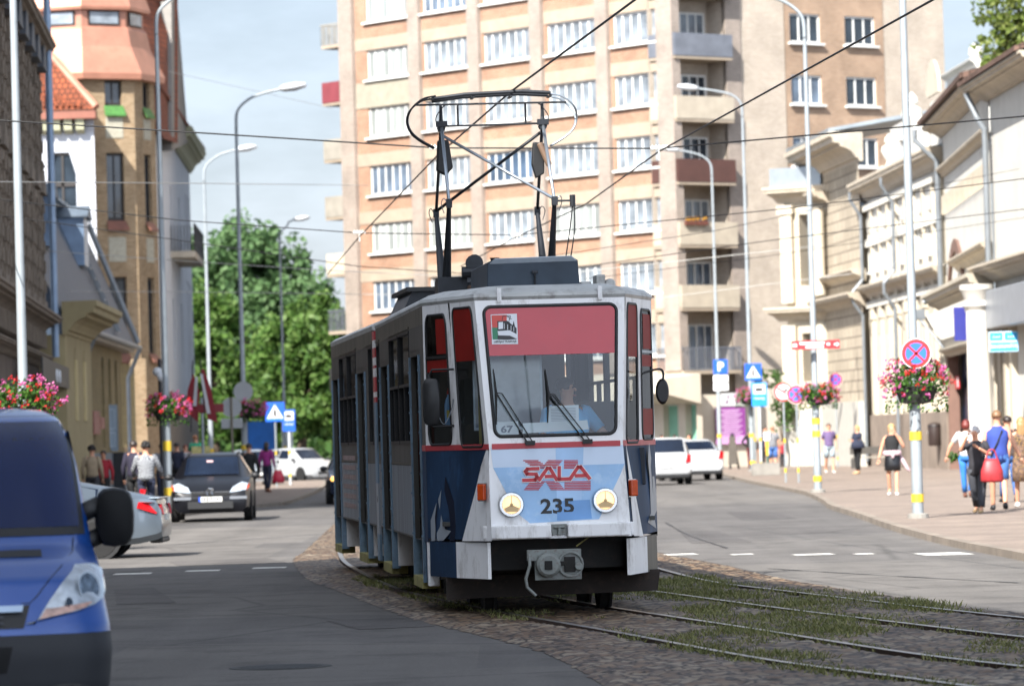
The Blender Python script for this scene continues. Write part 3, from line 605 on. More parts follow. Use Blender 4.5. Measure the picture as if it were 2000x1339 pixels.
# ---- side walls with door and window openings
def carside(root,y0,y1,doors,wins,T=None,left=True):
    sg=-1 if left else 1
    hs=[]
    for a,b in doors: hs.append((a,b,.70,2.55))
    for a,b,z0,z1 in wins: hs.append((a,b,z0,z1))
    k=MB(); k.T=T
    if left: k.panel((-1.1,y1),(0,-1),y1-y0,.70,2.78,[(y1-b,y1-a,z0,z1 if z1<2.78 else 2.781) for a,b,z0,z1 in hs],.05,mi=0)
    else: k.panel((1.1,y0),(0,1),y1-y0,.70,2.78,[(a-y0,b-y0,z0,z1 if z1<2.78 else 2.781) for a,b,z0,z1 in hs],.05,mi=0)
    w=k.build('side_panel',mGy,root)
    k=MB(); k.T=T; x=sg*1.102
    k.add([(x,y0,2.78),(x,y1,2.78),(x,y1,ZT),(x,y0,ZT)],[(0,1,2,3)]); k.build('letterboard',mTop,root)
    for a,b,z0,z1 in wins:
        z1=min(z1,2.775); k=MB(); k.T=T; t=.022; X0,X1=sorted((sg*1.06,sg*1.108))
        k.box(X0,X1,a,b,z0-.012,z0+t); k.box(X0,X1,a,b,z1-t,z1); k.box(X0,X1,a,a+t,z0+t,z1-t); k.box(X0,X1,b-t,b,z0+t,z1-t)
        if b-a>1: k.box(X0,X1,a+t,b-t,2.22,2.25); k.box(X0,X1,(a+b)/2-.02,(a+b)/2+.02,z0+t,2.22)
        f=k.build('window',mBlk,root); g=MB(); g.T=T; X=sg*1.08
        g.add([(X,a,z0),(X,b,z0),(X,b,z1),(X,a,z1)],[(0,1,2,3)]); g.build('pane',gS,f)
    for a,b in doors:
        k=MB(); k.T=T; X0,X1=sorted((sg*1.0,sg*1.04)); n=4; w_=(b-a)/n
        for i in range(n):
            p,q=a+i*w_,a+(i+1)*w_
            k.box(X0,X1,p+.005,p+.045,.34,2.5); k.box(X0,X1,q-.045,q-.005,.34,2.5); k.box(X0,X1,p+.045,q-.045,.34,.95); k.box(X0,X1,p+.045,q-.045,2.42,2.5)
        X2,X3=sorted((sg*1.0,sg*1.1)); k.box(X2,X3,a,b,2.5,2.56)
        d=k.build('door',M('tram_door','#33322f',.5,var=.3,scale=3),root); g=MB(); g.T=T; X=sg*1.02
        g.add([(X,a,.95),(X,b,.95),(X,b,2.42),(X,a,2.42)],[(0,1,2,3)]); g.build('pane',gS,d)
        k=MB(); k.T=T; X0,X1=sorted((sg*.95,sg*1.125))
        k.box(X0,X1,a-.02,b+.02,.24,.34); k.build('door_step',mYst,root)
        k=MB(); k.T=T; X0,X1=sorted((sg*1.03,sg*1.12))
        for e in (a-.07,b):
            k=MB(); k.T=T; k.box(X0,X1,e,e+.07,.30,.699); X4,X5=sorted((sg*1.1,sg*1.118)); k.box(X4,X5,e,e+.07,.699,2.5)
            for q in range(9): k.obox((sg*1.118,e+.035,.75+q*.2),(.02,.02,.02))
            k.build('door_post',mPst,root)
        for e in (a-.20,b+.08): k=MB(); k.T=T; X0,X1=sorted((sg*.85,sg*1.06)); k.box(X0,X1,e,e+.1,.33,.699); k.build('skirt_post',mW,root)
D1=[(2.15,3.45),(7.1,8.6)]; W1=[(3.62,5.35,1.65,2.77),(5.45,6.95,1.65,2.77),(8.78,9.3,1.65,2.77)]
carside(tram,1.55,9.4,D1,W1); carside(tram,1.55,9.4,[],[(2.2,3.6,1.65,2.77)]+W1,left=False)
k=MB(); k.box(-1.103,-1.101,1.56,2.07,.70,1.57); k.build('front_corner_panel',mNavy,tram)
k=MB(); k.box(-1.105,-1.101,1.56,2.07,1.57,1.625); k.build('belt_stripe',mRed,tram)
D2=[(11.4,12.85),(16.35,17.7)]; W2=[(10.2,10.8,1.65,2.77),(13.0,14.65,1.65,2.77),(14.75,16.25,1.65,2.77)]
carside(tram,9.95,17.9,D2,W2,T=RS); carside(tram,9.95,17.9,[],[(11.2,12.7,1.65,2.77)]+W2,T=RS,left=False)
k=MB(); k.T=RS; ol=[(-1.1,9.95,ZT),(-1.1,17.9,ZT),(-.75,18.5,ZT),(.75,18.5,ZT),(1.1,17.9,ZT),(1.1,9.95,ZT)][::-1]
rings=[[(x*(1-kx),y,z) for x,y,_ in ol] for z,kx in ((ZT,0),(ZT+.05,-.01),(ZT+.1,.06),(ZT+.135,.2),(ZT+.15,.45))]; k.loft(rings); k.build('rear_roof',mRoof,tram,smooth=True,auto=35)
k=MB(); k.T=RS; k.add([(-1.1,17.9,.3),(-.75,18.5,.3),(.75,18.5,.3),(1.1,17.9,.3),(-1.1,17.9,ZT),(-.75,18.5,ZT),(.75,18.5,ZT),(1.1,17.9,ZT)],[(0,1,5,4),(1,2,6,5),(2,3,7,6)]); k.build('rear_end',mGy,tram)
mFilm=M('side_film','#757d86',.45,.15,var=.35,scale=1.6,stretch=(1,4,.3),spec=.3,dirt='#5c5f62',dirtamt=.8)
for a,b,T in ((3.58,6.98,None),(8.72,9.36,None),(10.0,11.28,RS),(12.96,16.26,RS)):
    k=MB(); k.T=T; k.box(-1.1035,-1.1012,a,b,.72,1.42); k.build('side_film_panel',mFilm,tram)
    k=MB(); k.T=T; k.box(-1.108,-1.1012,a,b,1.43,1.445); k.box(-1.112,-1.1012,a,b,2.79,2.815); k.build('body_seam',mTop,tram)
# faded advert lettering rows on the last side panel
k=MB(); k.T=RS
for q in range(6): k.box(-1.106,-1.1045,13.5,15.9,.85+q*.12,.91+q*.12)
k.build('faded_advert',M('faded_red_print','#8c7672',.6,var=.35,scale=9,dirt='#8d979f',dirtamt=1.),tram)
# articulation: bellows with red and white warning band and blue swoosh
k=MB()
for i in range(7):
    y=9.42+i*.075; r=1.06 if i%2 else .99
    k.box(-r,r,y,y+.04,.5,2.98)
k.build('bellows',M('bellows_rubber','#3a3b3c',.8,var=.2,scale=4),tram)
k=MB(); z=2.93
for i,(h,mi) in enumerate(((.10,0),(.09,1),(.11,0),(.09,1),(.03,0),(.10,1),(.17,0),(.06,1),(.06,0))):
    k.box(-1.115,-1.085,9.45,9.9,z-h,z,mi); z-=h
k.box(-1.115,-1.085,9.45,9.9,1.2,z,2); k.box(-1.115,-1.085,9.45,9.9,.62,1.2,3); k.box(-1.115,-1.085,9.45,9.9,.32,.62,4)
k.build('joint_cover',[mRed,mW,mPst,mSw,mPst],tram)
k=MB(); k.lathe([(0,-1.118),(.035,-1.118),(.035,-1.1)],10,(0,9.68,1.02),'x'); k.build('joint_hole',mBlk,tram)
# ---- interior
k=MB(); k.box(-1.0,1.0,.9,9.4,.86,.9); k.T=RS; k.box(-1.0,1.0,9.9,17.9,.86,.9); k.build('cabin_floor',mInt,tram)
k=MB(); k.box(-1.0,.1,1.75,1.8,.9,2.9); k.box(.1,1.0,1.75,1.8,.9,2.0); k.T=RS; k.box(-1.0,1.0,17.85,17.9,.9,2.9); k.build('partition',mInt,tram)
k=MB(); k.box(-.62,.05,1.74,1.75,1.75,2.5,0); k.box(-.60,.03,1.735,1.74,1.78,2.47,1); k.build('partition_window',[mAlu,M('dim_glass','#6b7683',.1,var=.3,scale=5)],tram)
k=MB(); k.prism([(-.6,.13,1.60),(.6,.13,1.60),(.80,.75,1.62),(-.80,.75,1.62)],(0,0,-.5)); k.box(-.6,.6,.5,.72,1.62,1.68); k.box(.52,.9,.7,1.5,1.2,1.55); k.build('dashboard',mDash,tram,bevel=.01)
k=MB(); k.box(.02,.48,1.3,1.42,1.3,1.95); k.box(.02,.48,1.0,1.4,1.25,1.33); k.build('driver_seat',mDash,tram,bevel=.03)
for i in range(5):
    for s in (-1,1):
        if s<0 and i in (0,): continue
        k=MB(); y=3.7+i*.85; k.box(s*.85-.2,s*.85+.2,y,y+.06,1.2,1.95); k.box(s*.85-.2,s*.85+.2,y-.4,y,1.2,1.28); k.build('passenger_seat',mSeat,tram,bevel=.02)
k=MB(); k.tube([(-.62,.55,1.0),(-.62,.55,2.9)],.05,8); k.build('cab_pole',M('cab_pole_cream','#b5ac72',.6),tram)
# ---- front details
nL=(F1L(1,0)-F1L(0,0)).cross(F1L(0,1)-F1L(0,0))
def plane(P,Q,S): P,Q,S=map(Vector,(P,Q,S)); n=(Q-P).cross(S-P).normalized(); return P,n
PF=plane(mx_(A0),A0,A1); PL1=plane(mx_(B0),mx_(A0),mx_(A1)); PL2=plane(mx_(C0),mx_(B0),mx_(B1)); PR1=plane(A0,B0,B1); PR2=plane(B0,C0,C1)
def decal(mb,pts,pl,off,mi=0): mb.poly([tpx(x,y,pl[0],pl[1],off) for x,y in pts],mi)
def stroke(mb,pts,w,pl,off,mi=0):
    P=[tpx(x,y,pl[0],pl[1],off) for x,y in pts]; n=pl[1]; h=w/212/2
    for a,b in zip(P,P[1:]):
        d=(b-a).normalized(); s=d.cross(n)*h; e=d*h*.7; mb.quad(a-e-s,a-e+s,b+e+s,b+e-s,mi)
k=MB(); decal(k,[(958,874),(1217,868),(1220,905),(963,913)],PF,.002,0); decal(k,[(963,913),(1220,905),(1212,925),(1170,1013),(1035,1021),(1012,1003),(985,955)],PF,.002,1)
decal(k,[(1088,978),(1152,975),(1156,1012),(1088,1016)],PF,.004,2); decal(k,[(1085,868),(1140,867),(1135,1000),(1088,1002)],PF,.003,3)
k.build('front_livery',[mPB,mLB,mLB2,M('tram_mid_blue','#9fc2e6',.35,var=.12,scale=3)],tram)
k=MB(); decal(k,[(954,866),(961,1056),(903,1056),(915,1010),(928,962),(940,910)],PL1,.003); k.build('white_swoosh',mW,tram); k=MB(); decal(k,[(1222,866),(1256,1046),(1238,1046)],PR1,.003); k.build('white_swoosh',mW,tram)
Z5=lambda l:[(640+x/4.184,880+y/4.184) for x,y in l]
k=MB(); decal(k,Z5([(960,205),(1000,320),(1040,430),(1052,560),(1040,735),(1000,735),(1005,600),(990,480),(955,330)]),PL1,.002,1)
decal(k,Z5([(880,275),(905,290),(905,420),(890,560),(885,735),(850,735),(840,560),(850,350)]),PL2,.003,1)
decal(k,Z5([(915,5),(940,55),(950,110),(943,160),(936,260),(920,480),(908,420),(903,330),(900,140),(903,80)]),PL2,.004); decal(k,Z5([(885,320),(893,340),(893,430),(880,540),(885,640),(882,735),(850,735),(845,560),(860,450),(858,380)]),PL2,.005)
decal(k,Z5([(930,520),(945,590),(965,640),(1010,655),(985,690),(950,730),(895,735),(895,670),(920,620)]),PL1,.004)
Z3=lambda l:[(900+x/3.3475,840+y/3.3475) for x,y in l]
decal(k,Z3([(1228,75),(1242,180),(1240,240),(1255,430),(1250,300),(1262,300),(1275,400),(1280,520),(1262,560),(1275,640),(1220,600),(1240,540),(1232,300),(1222,200)]),PR2,.004)
k.build('swoosh_figure',[mSw,mNavyD],tram)
# the shop's emblem: XL in red stripes behind the word
k=MB()
def row(y,spans):
    for a,b in spans: stroke(k,[(a,y),(b,y)],1.9,PF,.006)
for i in range(6):
    y=899+i*2.9; t=i/5; row(y,[(lerp(1022,1044,t),lerp(1051,1072,t)),(lerp(1070,1058,t),lerp(1098,1086,t)),(1102,1128)])
for i in range(6):
    y=940+i*3.1; t=i/5; row(y,[(lerp(1036,1024,t),lerp(1064,1052,t)),(lerp(1066,1076,t),lerp(1090,1102,t)),(1103,1153)])
k.build('emblem_stripes',mRedL,tram)
SALA=[[(1051,914.5),(1030,915.5),(1026,920),(1029,925),(1047,925.5),(1049,931),(1045,936.5),(1022,937.5)],[(1053,936.5),(1069,914),(1074,914),(1087,936)],[(1066,930),(1081,929.5)],[(1092,912),(1092,935.5),(1112,934.5)],[(1113,935),(1129,911.5),(1134,911.5),(1151,933.5)],[(1125,928.5),(1143,928)]]
k=MB()
for q in SALA: stroke(k,q,10,PF,.008,0)
for q in SALA: stroke(k,q,6.8,PF,.010,1)
k.build('emblem_lettering',[mPap,mRedL],tram)
text('fleet_number','235',.185,tpx(1089,989,PF[0],PF[1],.006),mBk,tram,ext=.001,bold=.005,sx=1.15)
# sticker on the windscreen
PW=plane(FW(0,0),FW(1,0),FW(0,1))
st=MB(); Q2=lambda l:[(900+x/3.3475,560+y/3.3475) for x,y in l]
decal(st,Q2([(195,182),(366,176),(374,374),(204,376)]),PW,.007,0); decal(st,Q2([(200,187),(300,184),(300,267),(204,267)]),PW,.008,1); decal(st,Q2([(204,267),(245,267),(245,345),(208,345)]),PW,.008,2)
decal(st,Q2([(238,225),(300,222),(320,232),(318,285),(240,290)]),PW,.009,3); decal(st,Q2([(246,232),(275,230),(275,275),(246,278)]),PW,.010,0); decal(st,Q2([(300,222),(364,270),(364,310),(318,285)]),PW,.009,3)
decal(st,Q2([(240,290),(318,285),(364,310),(366,340),(320,320),(245,318)]),PW,.010,0); decal(st,Q2([(240,318),(320,320),(368,342),(300,347),(240,345)]),PW,.009,3); decal(st,Q2([(345,222),(356,270),(336,262)]),PW,.009,3)
for a,b in (((270,218),(275,192)),((275,192),(325,192)),((325,192),(315,222)),((300,192),(330,212))): stroke(st,Q2([a,b]),1.2,PW,.010,3)
for a in (283,306,328,346): stroke(st,Q2([(a,240+(a-283)*.35),(a,275+(a-283)*.25)]),1.0,PW,.011,0)
s_=st.build('windscreen_sticker',[mPap,M('sticker_red','#c8483f',.5),M('sticker_green','#2c7a58',.5),mBk],ws)
text('lettering','LIEPĀJAS TRAMVAJS',.024,tpx(*Q2([(290,359)])[0],PW[0],PW[1],.010),mBk,s_,rot=(PI/2-.17,0,0),ext=.0003,sx=1.0,bold=.0006)
# headlights and indicators
for sg in (-1,1):
    y=PF[0].y+(1.06-ZS)*.05/(ZB-ZS); cx=sg*.434; cz=1.06 if sg<0 else 1.075
    k=MB(); k.lathe([(.112,.02),(.118,-.02),(.108,-.045),(.088,-.045),(.083,-.02),(.05,.0),(.0,.01)],28,(cx,y,cz),'y',cap=False); h=k.build('headlight',mChr,tram,smooth=True,auto=40)
    k=MB(); k.lathe([(0,-.047),(.04,-.043),(.083,-.028)],24,(cx,y,cz),'y',cap=False); k.build('lens',emit('headlamp_lens','#ffd9a0',.42),h,smooth=True)
    k=MB(); k.lathe([(0,-.058),(.014,-.054),(.016,-.046)],10,(cx,y,cz),'y',cap=False); k.box(cx-.003,cx+.003,y-.05,y-.046,cz,cz+.08); k.add([(cx,y-.049,cz),(cx-.072,y-.049,cz-.035),(cx+.072,y-.049,cz-.035),(cx-.05,y-.049,cz-.066),(cx+.05,y-.049,cz-.066)],[(0,1,2),(1,3,4,2)]); k.build('bulb_reflection',M('lamp_amber','#cfae7c',.3),h)  # bulb; the tan fan below it paints the brownish reflection in the lens
    k=MB(); x,y,z=sg*.70,.045,1.18; k.obox((x,y,z),(.075,.07,.15),rz=sg*.45); w=k.build('indicator',mOr,tram,bevel=.012); k=MB(); k.obox((x-sg*.01,y+.03,z),(.085,.03,.165),rz=sg*.45); k.build('indicator_base',mChr,w)
# bumper bars
for sg in (-1,1):
    k=MB(); a,b=(.075,.70); pts=[(sg*a,-.055),(sg*(b-.12),-.055),(sg*b,.03),(sg*b,.10),(sg*a,.06)]; k.prism([(x,y,.745) for x,y in pts],(0,0,.125)); k.build('bumper',mW,tram,bevel=.012)
k=MB(); k.box(-.07,.07,-.02,.06,.77,.87); k.tube([(-.05,-.03,.84),(.05,-.03,.84)],.012,8); k.obox((0,-.03,.80),(.03,.03,.06)); k.build('tow_eye',mCpl,tram,bevel=.006)
# lower skirts
for sg in (-1,1):
    f=(lambda p:p) if sg>0 else mx_
    k=MB(); p0,p1,p2=f((.66,.06,0)),f((.90,.73,0)),f((1.09,1.53,0)); z0,z1=.38,.715
    k.prism([(p0[0],p0[1],z0),(p1[0],p1[1],z0),(p1[0],p1[1],z1),(p0[0]+sg*.0,p0[1],z1)],(-sg*.03,.01,0),0); k.prism([(p1[0],p1[1],z0),(p2[0],p2[1],z0),(p2[0],p2[1],z1),(p1[0],p1[1],z1)],(-sg*.03,.01,0),1)
    k.build('lower_skirt',[mW,mNavy if sg<0 else mTop],tram)
k=MB(); k.box(-1.105,-1.0,1.56,1.72,.28,.70); k.build('corner_post',mW,tram,bevel=.01)
k=MB(); k.box(-1.09,-.98,1.74,2.07,.33,.70); k.build('corner_panel_low',mNavy,tram)
# underside, bogies, lifeguard
k=MB(); k.box(-.86,.86,1.0,9.3,.62,.86); k.box(-.62,.62,.35,.99,.45,.74); k.T=RS; k.box(-.9,.9,9.9,17.8,.62,.86); k.build('underframe',mUnd,tram)
k=MB(); k.prism([(-.98,1.0,.17),(1.0,.85,.20),(1.03,.85,.40),(-.98,1.0,.38)],(0,.05,0)); k.box(-.8,.8,1.02,1.1,.3,.62); k.build('lifeguard',M('lifeguard_rust','#241c17',.8,var=.4,scale=4,dirt='#47352a',dirtamt=.6),tram)
for (by,T) in ((2.4,None),(7.4,None),(12.6,RS),(16.2,RS)):
    k=MB(); k.T=T; k.box(-.45,.45,by-1.25,by+1.25,.3,.5); k.box(-.72,-.6,by-1.25,by+1.25,.28,.48); k.box(.6,.72,by-1.25,by+1.25,.28,.48); b_=k.build('bogie',mUnd,tram,bevel=.02)
    for wy in (by-.9,by+.9):
        for sg in (-1,1):
            k=MB(); k.T=T; k.lathe([(0,-.05),(.2,-.05),(.28,-.03),(.34,-.05),(.345,.03),(.37,.035),(.37,.06),(0,.06)],28,(sg*.55,wy,.355),'x'); k.build('wheel',mUnd,b_,smooth=True,auto=30)
# coupler
k=MB(); k.box(-.24,.19,-.08,-.04,.36,.64,0); k.lathe([(.115,-.085),(.11,-.17),(.085,-.19),(0,-.19)],20,(-.12,0,.5),'y',0); k.lathe([(.12,-.085),(.12,-.11),(.10,-.11),(.10,-.09),(0,-.09)],20,(.09,0,.5),'y',0)
k.box(.03,.13,-.115,-.09,.43,.57,1); k.box(-.03,.03,-.12,-.09,.49,.53,1); k.box(-.16,-.09,-.21,-.18,.46,.54,1); k.lathe([(.035,-.09),(.035,-.14),(0,-.14)],10,(.16,0,.48),'y',0); k.box(-.06,.06,-.04,.6,.42,.56,1)
k.tube([(-.29,-.08,.62),(-.29,-.12,.50),(-.33,-.12,.38),(-.32,-.12,.30),(-.24,-.12,.22)],.016,8,mi=0); k.box(-.31,-.22,-.1,-.04,.54,.64,0); k.tube([(.16,.05,.66),(.3,.2,.74)],.008,6,mi=2)
k.build('coupler',[mCpl,mUnd,mYst],tram,bevel=.006)
# wipers
for (p,q,bt,bb) in (((1030,865),(968,768),(963,722),(969,830)),((1142,862),(1070,770),(1064,722),(1069,826))):
    k=MB(); P=lambda xy,o: tpx(*xy,PW[0],PW[1],o); k.tube([P(p,.03),P(q,.045)],.008,6); k.tube([P((p[0]+10,p[1]-1),.035),P((q[0]+12,q[1]+2),.045),P(q,.045)],.006,6); k.tube([P(bt,.03),P(q,.055),P(bb,.03)],[.006,.014,.006],6); k.obox(P((p[0]+5,p[1]),.02),(.09,.05,.04)); k.build('wiper',mBlk,tram)
# mirrors
k=MB(); sq=lambda a:math.copysign(abs(a)**.45,a)
k.loft([[(-1.085+.082*f*sq(math.cos(2*PI*i/20)),.88+y,2.03+.22*f*sq(math.sin(2*PI*i/20))) for i in range(20)] for y,f in ((-.05,.9),(-.04,1),(.02,1),(.06,.85),(.07,.5))]); lm=k.build('mirror',mBlk,tram,smooth=True,auto=50)
k=MB(); k.tube([(-.87,.80,2.33),(-1.07,.86,2.33),(-1.10,.87,2.28),(-1.10,.87,1.82),(-1.07,.86,1.80),(-.88,.82,1.80)],.012,6); k.build('mirror_arm',mBlk,lm)
k=MB(); k.tube(smooth_path([(-1.06,.84,2.1),(-1.02,.84,1.9),(-.97,.83,1.82),(-.9,.82,1.95),(-.88,.8,2.05)],5),.005,5); k.build('mirror_cable',mAlu,lm)
k=MB(); k.lathe([(0,-.03),(.06,-.03),(.075,0),(.07,.05),(.02,.08),(0,.08)],16,(0,0,0),'y'); k.v=[(x*.85+1.105,y+.9,z*1.65+2.07) for x,y,z in k.v]; rm=k.build('mirror',mBlk,tram,smooth=True,auto=50)
k=MB(); k.tube(smooth_path([(.90,.82,2.24),(1.0,.85,2.27),(1.09,.9,2.28),(1.12,.91,2.24),(1.11,.9,2.15)],5),.011,6); k.build('mirror_arm',mBlk,rm)
# ---- roof equipment
k=MB(); k.prism([(-.46,1.7,3.06),(.44,1.7,3.06),(.42,1.68,3.36),(.36,1.68,3.40),(-.38,1.68,3.39),(-.45,1.68,3.36)],(0,2.0,0),0); k.prism([(-.44,1.68,3.34),(.42,1.68,3.35),(.36,1.67,3.405),(-.38,1.67,3.395)],(0,.03,0),1); k.tube([(0,1.66,3.06),(0,1.65,3.26)],.012,6,mi=2); k.box(-.03,.03,1.64,1.67,3.24,3.27,2)
k.build('roof_box',[mBoxP,mAlu,mPan],tram,bevel=.015)
k=MB(); k.box(.52,.62,2.4,2.7,3.1,3.18); k.box(.66,.75,2.3,2.6,3.1,3.24); k.tube([(.80,2.3,3.15),(.80,2.8,3.15)],.05,10); k.build('roof_fittings',mRoof,tram,bevel=.01)
k=MB(); k.box(-.72,-.42,4.6,5.0,3.1,3.34,0); k.tube([(-.48,4.5,3.38),(-.1,4.5,3.38)],.06,10,mi=0); k.lathe([(.04,-.04),(.09,-.04),(.09,.04),(.04,.04)],14,(-.35,4.5,3.47),'y',0); k.tube([(-.15,4.5,3.38),(-.15,4.5,3.5)],.03,8,mi=0); k.lathe([(0,0),(.06,.0),(.06,.03),(.03,.05),(.05,.1),(0,.1)],10,(-.14,4.5,3.42),'z',0); k.box(-.42,-.3,4.3,4.6,3.12,3.24,1)
k.build('roof_switchgear',[mPan,M('rust_brown','#5a4436',.7)],tram)
k=MB(); k.T=RS; k.prism([(-.75,11.0,3.02),(.7,11.0,3.02),(.6,11.0,3.42),(-.55,11.0,3.42)],(0,2.2,0),0); k.box(-.62,.62,10.9,13.3,3.42,3.47,1); k.build('resistor_box',[mPan,mBlk],tram)
# ---- pantograph
pan=D.objects.new('pantograph',None); COL.objects.link(pan); pan.parent=tram; pan.location=(0,6.0,0)
zb,zk,zt=3.3,4.12,4.97; hw=.565
k=MB()
for s in (-1,1): k.box(s*.5-.05,s*.5+.05,-1.0,1.0,3.12,3.22); k.box(s*.57-.06,s*.57+.06,-.35,.35,3.2,3.36)
for y in (-.3,.3): k.tube([(-.62,y,3.32),(.62,y,3.32)],.05,10)
k.build('base_frame',mPan,pan)
for s in (-1,1):
    for f in (-1,1):
        k=MB(); k.tube([(s*.55,f*.28,zb),(s*.55,f*.95,zk)],[.05,.022],10); k.obox((s*.55,f*.95,zk),(.06,.07,.09)); k.build('lower_arm',mPan,pan,smooth=True,auto=40)
        k=MB(); k.tube([(s*.55,f*.95,zk),(s*.54,f*.06,zt)],.017,8,mi=0); k.tube(smooth_path([(s*.55,f*.95,zk-.05),(s*.60,f*.98,zk+.05),(s*.63,f*.92,zk+.0),(s*.60,f*.9,zk-.1)],4),.005,5,mi=0); k.build('upper_arm',mPan if f>0 else mAlu,pan,smooth=True)
k=MB(); k.tube([(-.54,-.06,zt-.08),(.55,-.95,zk+.02)],.016,8); k.build('diagonal_bar',mAlu,pan,smooth=True)
k=MB(); k.tube([(.54,.06,zt-.05),(-.55,.95,zk+.02)],.018,8); k.build('diagonal_bar',mPan,pan,smooth=True)
for s in (-1,1):
    k=MB(); k.tube([(s*.54,-.06,zt),(s*.54,.06,zt)],.045,8); k.tube([(s*.54,0,zt),(s*.54,0,zt+.1),(s*.54,0,5.22)],[.035,.02,.015],8); k.tube(smooth_path([(s*.56,-.03,zt-.02),(s*.60,-.05,zt+.10),(s*.52,-.05,zt+.22),(s*.5,-.03,5.2)],5),.006,5); k.obox((s*.54,-.05,zt+.04),(.12,.06,.06))
    k.build('apex_joint',mPan,pan)
k=MB(); k.prism([(-.58,.05,zt-.12),(-.46,.05,zt-.12),(-.42,.05,zt-.42),(-.5,.05,zt-.5),(-.6,.05,zt-.45)],(0,.1,0),0); k.build('spring_housing',mBlk,pan,bevel=.02); k=MB(); k.prism([(.44,.05,zt-.16),(.56,.05,zt-.18),(.55,.05,zt-.5),(.46,.05,zt-.55),(.42,.05,zt-.4)],(0,.1,0),0); k.tube([(.5,0,zt-.18),(.6,0,zt-.42)],.035,8,mi=1)
k.build('spring_housing',[mBlk,M('strut_brown','#6b5646',.6)],pan,bevel=.02)
# collector head: two carbon strips, horns, frame
k=MB()
for y in (-.16,.16): k.tube([(-.62,y,5.27),(-.3,y,5.31),(.3,y,5.33),(.62,y,5.31)],.02,8)
for x in (-.62,-.2,.2,.62): k.beam((x,-.16,5.285),(x,.16,5.285),.03,.015)
k.build('contact_strip',mPan,pan)
for s in (-1,1):
    k=MB(); pts=[(s*.60,0,5.30),(s*.74,0,5.27),(s*.86,0,5.17),(s*.90,0,5.05),(s*.86,0,4.93),(s*.76,0,4.84),(s*.62,0,4.76)]
    for y in (-.16,.16): k.tube(smooth_path([(p[0],y*(1 if i<3 else .4),p[2]) for i,p in enumerate(pts)],5),.011,6)
    k.build('horn',mAlu if s>0 else mPan,pan,smooth=True)
k=MB(); k.tube([(-.80,0,5.22),(.80,0,5.22)],.012,6); k.tube([(-.5,0,4.99),(.54,0,5.0)],.012,6)
for x in (-.36,.36): k.tube([(x,0,5.22),(x,0,4.99)],.012,6)
k.build('head_frame',mPan,pan)
k=MB(); k.beam((.55,-.95,zk),(.75,-.93,zk+.0),.03,.02); k.tube([(.74,-.93,zk-.06),(.74,-.93,zk+.06)],.03,8)
for o in (0,.05): k.tube(smooth_path([(.74+o*.3,-.93,zk-.04),(.70+o,-.93,3.8),(.64+o,-.93,3.4),(.70+o,-1.0,3.22),(.78,-1.2,3.18)],5),.007,5)
k.build('power_cable',mPan,pan)
# loose things behind the panes
PI_=(Vector((0,.34,1.7)),Vector((0,-1,0)))
def paper(name,label,cat,pts,y,txt=None):
    k=MB(); P=[tpx(a,b,(0,y,0),(0,-1,0)) for a,b in pts]; c=sum(P,Vector())/4; root=TMI.inverted()@c
    k.prism([p-c for p in P],(0,.003,0)); o=k.build(name,mPap,None,loc=root,rz=TRA); tag(o,label,cat); return o
p67=paper('paper_card','white card printed with the number 67 at the bottom of the tram windscreen','card',[(967,851),(1013,848),(1012,822),(966,824)],.2)
text('number','67',.085,(.0,-.004,-.01),M('card_ink','#3c4f66',.6),p67,ext=.0005,bold=.003,sx=1.3)
ps=paper('paper_sheet','printed timetable sheet propped against the tram windscreen','sheet',[(1068,832),(1131,830),(1130,790),(1068,793)],.26)
k=MB()
for q in range(11): k.box(-.11,.12,-.004,-.0025,-.075+q*.014,-.071+q*.014)
k.build('printed_rows',M('print_grey','#8a93a0',.8),ps)
paper('paper_strip','long blank white paper lying behind the tram windscreen beside the card','paper',[(1021,846),(1150,838),(1147,820),(1021,826)],.23)
bt=thing('spray_bottle','clear bottle of blue liquid with a red cap hanging in the tram side window','bottle',TMI.inverted()@Vector((-.90,1.15,1.80)),TRA)
k=MB(); k.lathe([(0,0),(.04,0),(.042,.02),(.042,.2),(.03,.25),(.013,.28),(.013,.30)],12); k.build('bottle_body',M('bottle_liquid','#7fb0dd',.15,var=.1),bt,smooth=True); k=MB(); k.lathe([(.016,.30),(.016,.33),(.006,.335),(.006,.36),(0,.36)],10); k.build('cap',M('cap_red','#b8332f',.4),bt)
k=MB(); k.box(-.025,.025,-.045,-.041,.08,.15); k.build('sticker',M('label_yellow','#d8c95a',.6),bt)
# ================================================================ BUILDINGS
class Fac:
    "upright facade plane through two photo columns at given depths; local x runs along it, outside is -y"
    def __init__(s,xa,ya,Ya,xb,yb,Yb):
        a,b=at(xa,ya,Ya),at(xb,yb,Yb); s.o=Vector((a.x,a.y,0)); d=Vector((b.x-a.x,b.y-a.y,0)); s.W=d.length; s.d=d/s.W; s.rz=math.atan2(d.y,d.x); s.n=Vector((s.d.y,-s.d.x,0))
    def uz(s,x,y,off=0.):
        r=ray(x,y); c=Vector((0,0,CH)); t=(s.o+s.n*off-c).dot(s.n)/r.dot(s.n); p=c+r*t; return ((p-s.o).dot(s.d),p.z)
    def u(s,x,y): return s.uz(x,y)[0]
    def z(s,x,y): return s.uz(x,y)[1]
def mesh(name,m,root,fn,**k):
    b=MB(); fn(b); return b.build(name,m,root,**k)
mGl=[M('window_dark','#2b333b',.06,var=.5,scale=.8,spec=.8),M('window_curtain','#747c83',.15,var=.5,scale=1.2,spec=.8),M('window_mid','#566270',.08,var=.5,scale=.9,spec=.8),M('window_net','#888d8b',.3,var=.6,scale=.55,stretch=(3,1,.3),spec=.6),M('window_blue','#3f5063',.06,var=.7,scale=.5,spec=.9)]
mFr=M('window_frame_white','#cfcfcb',.5,var=.06)
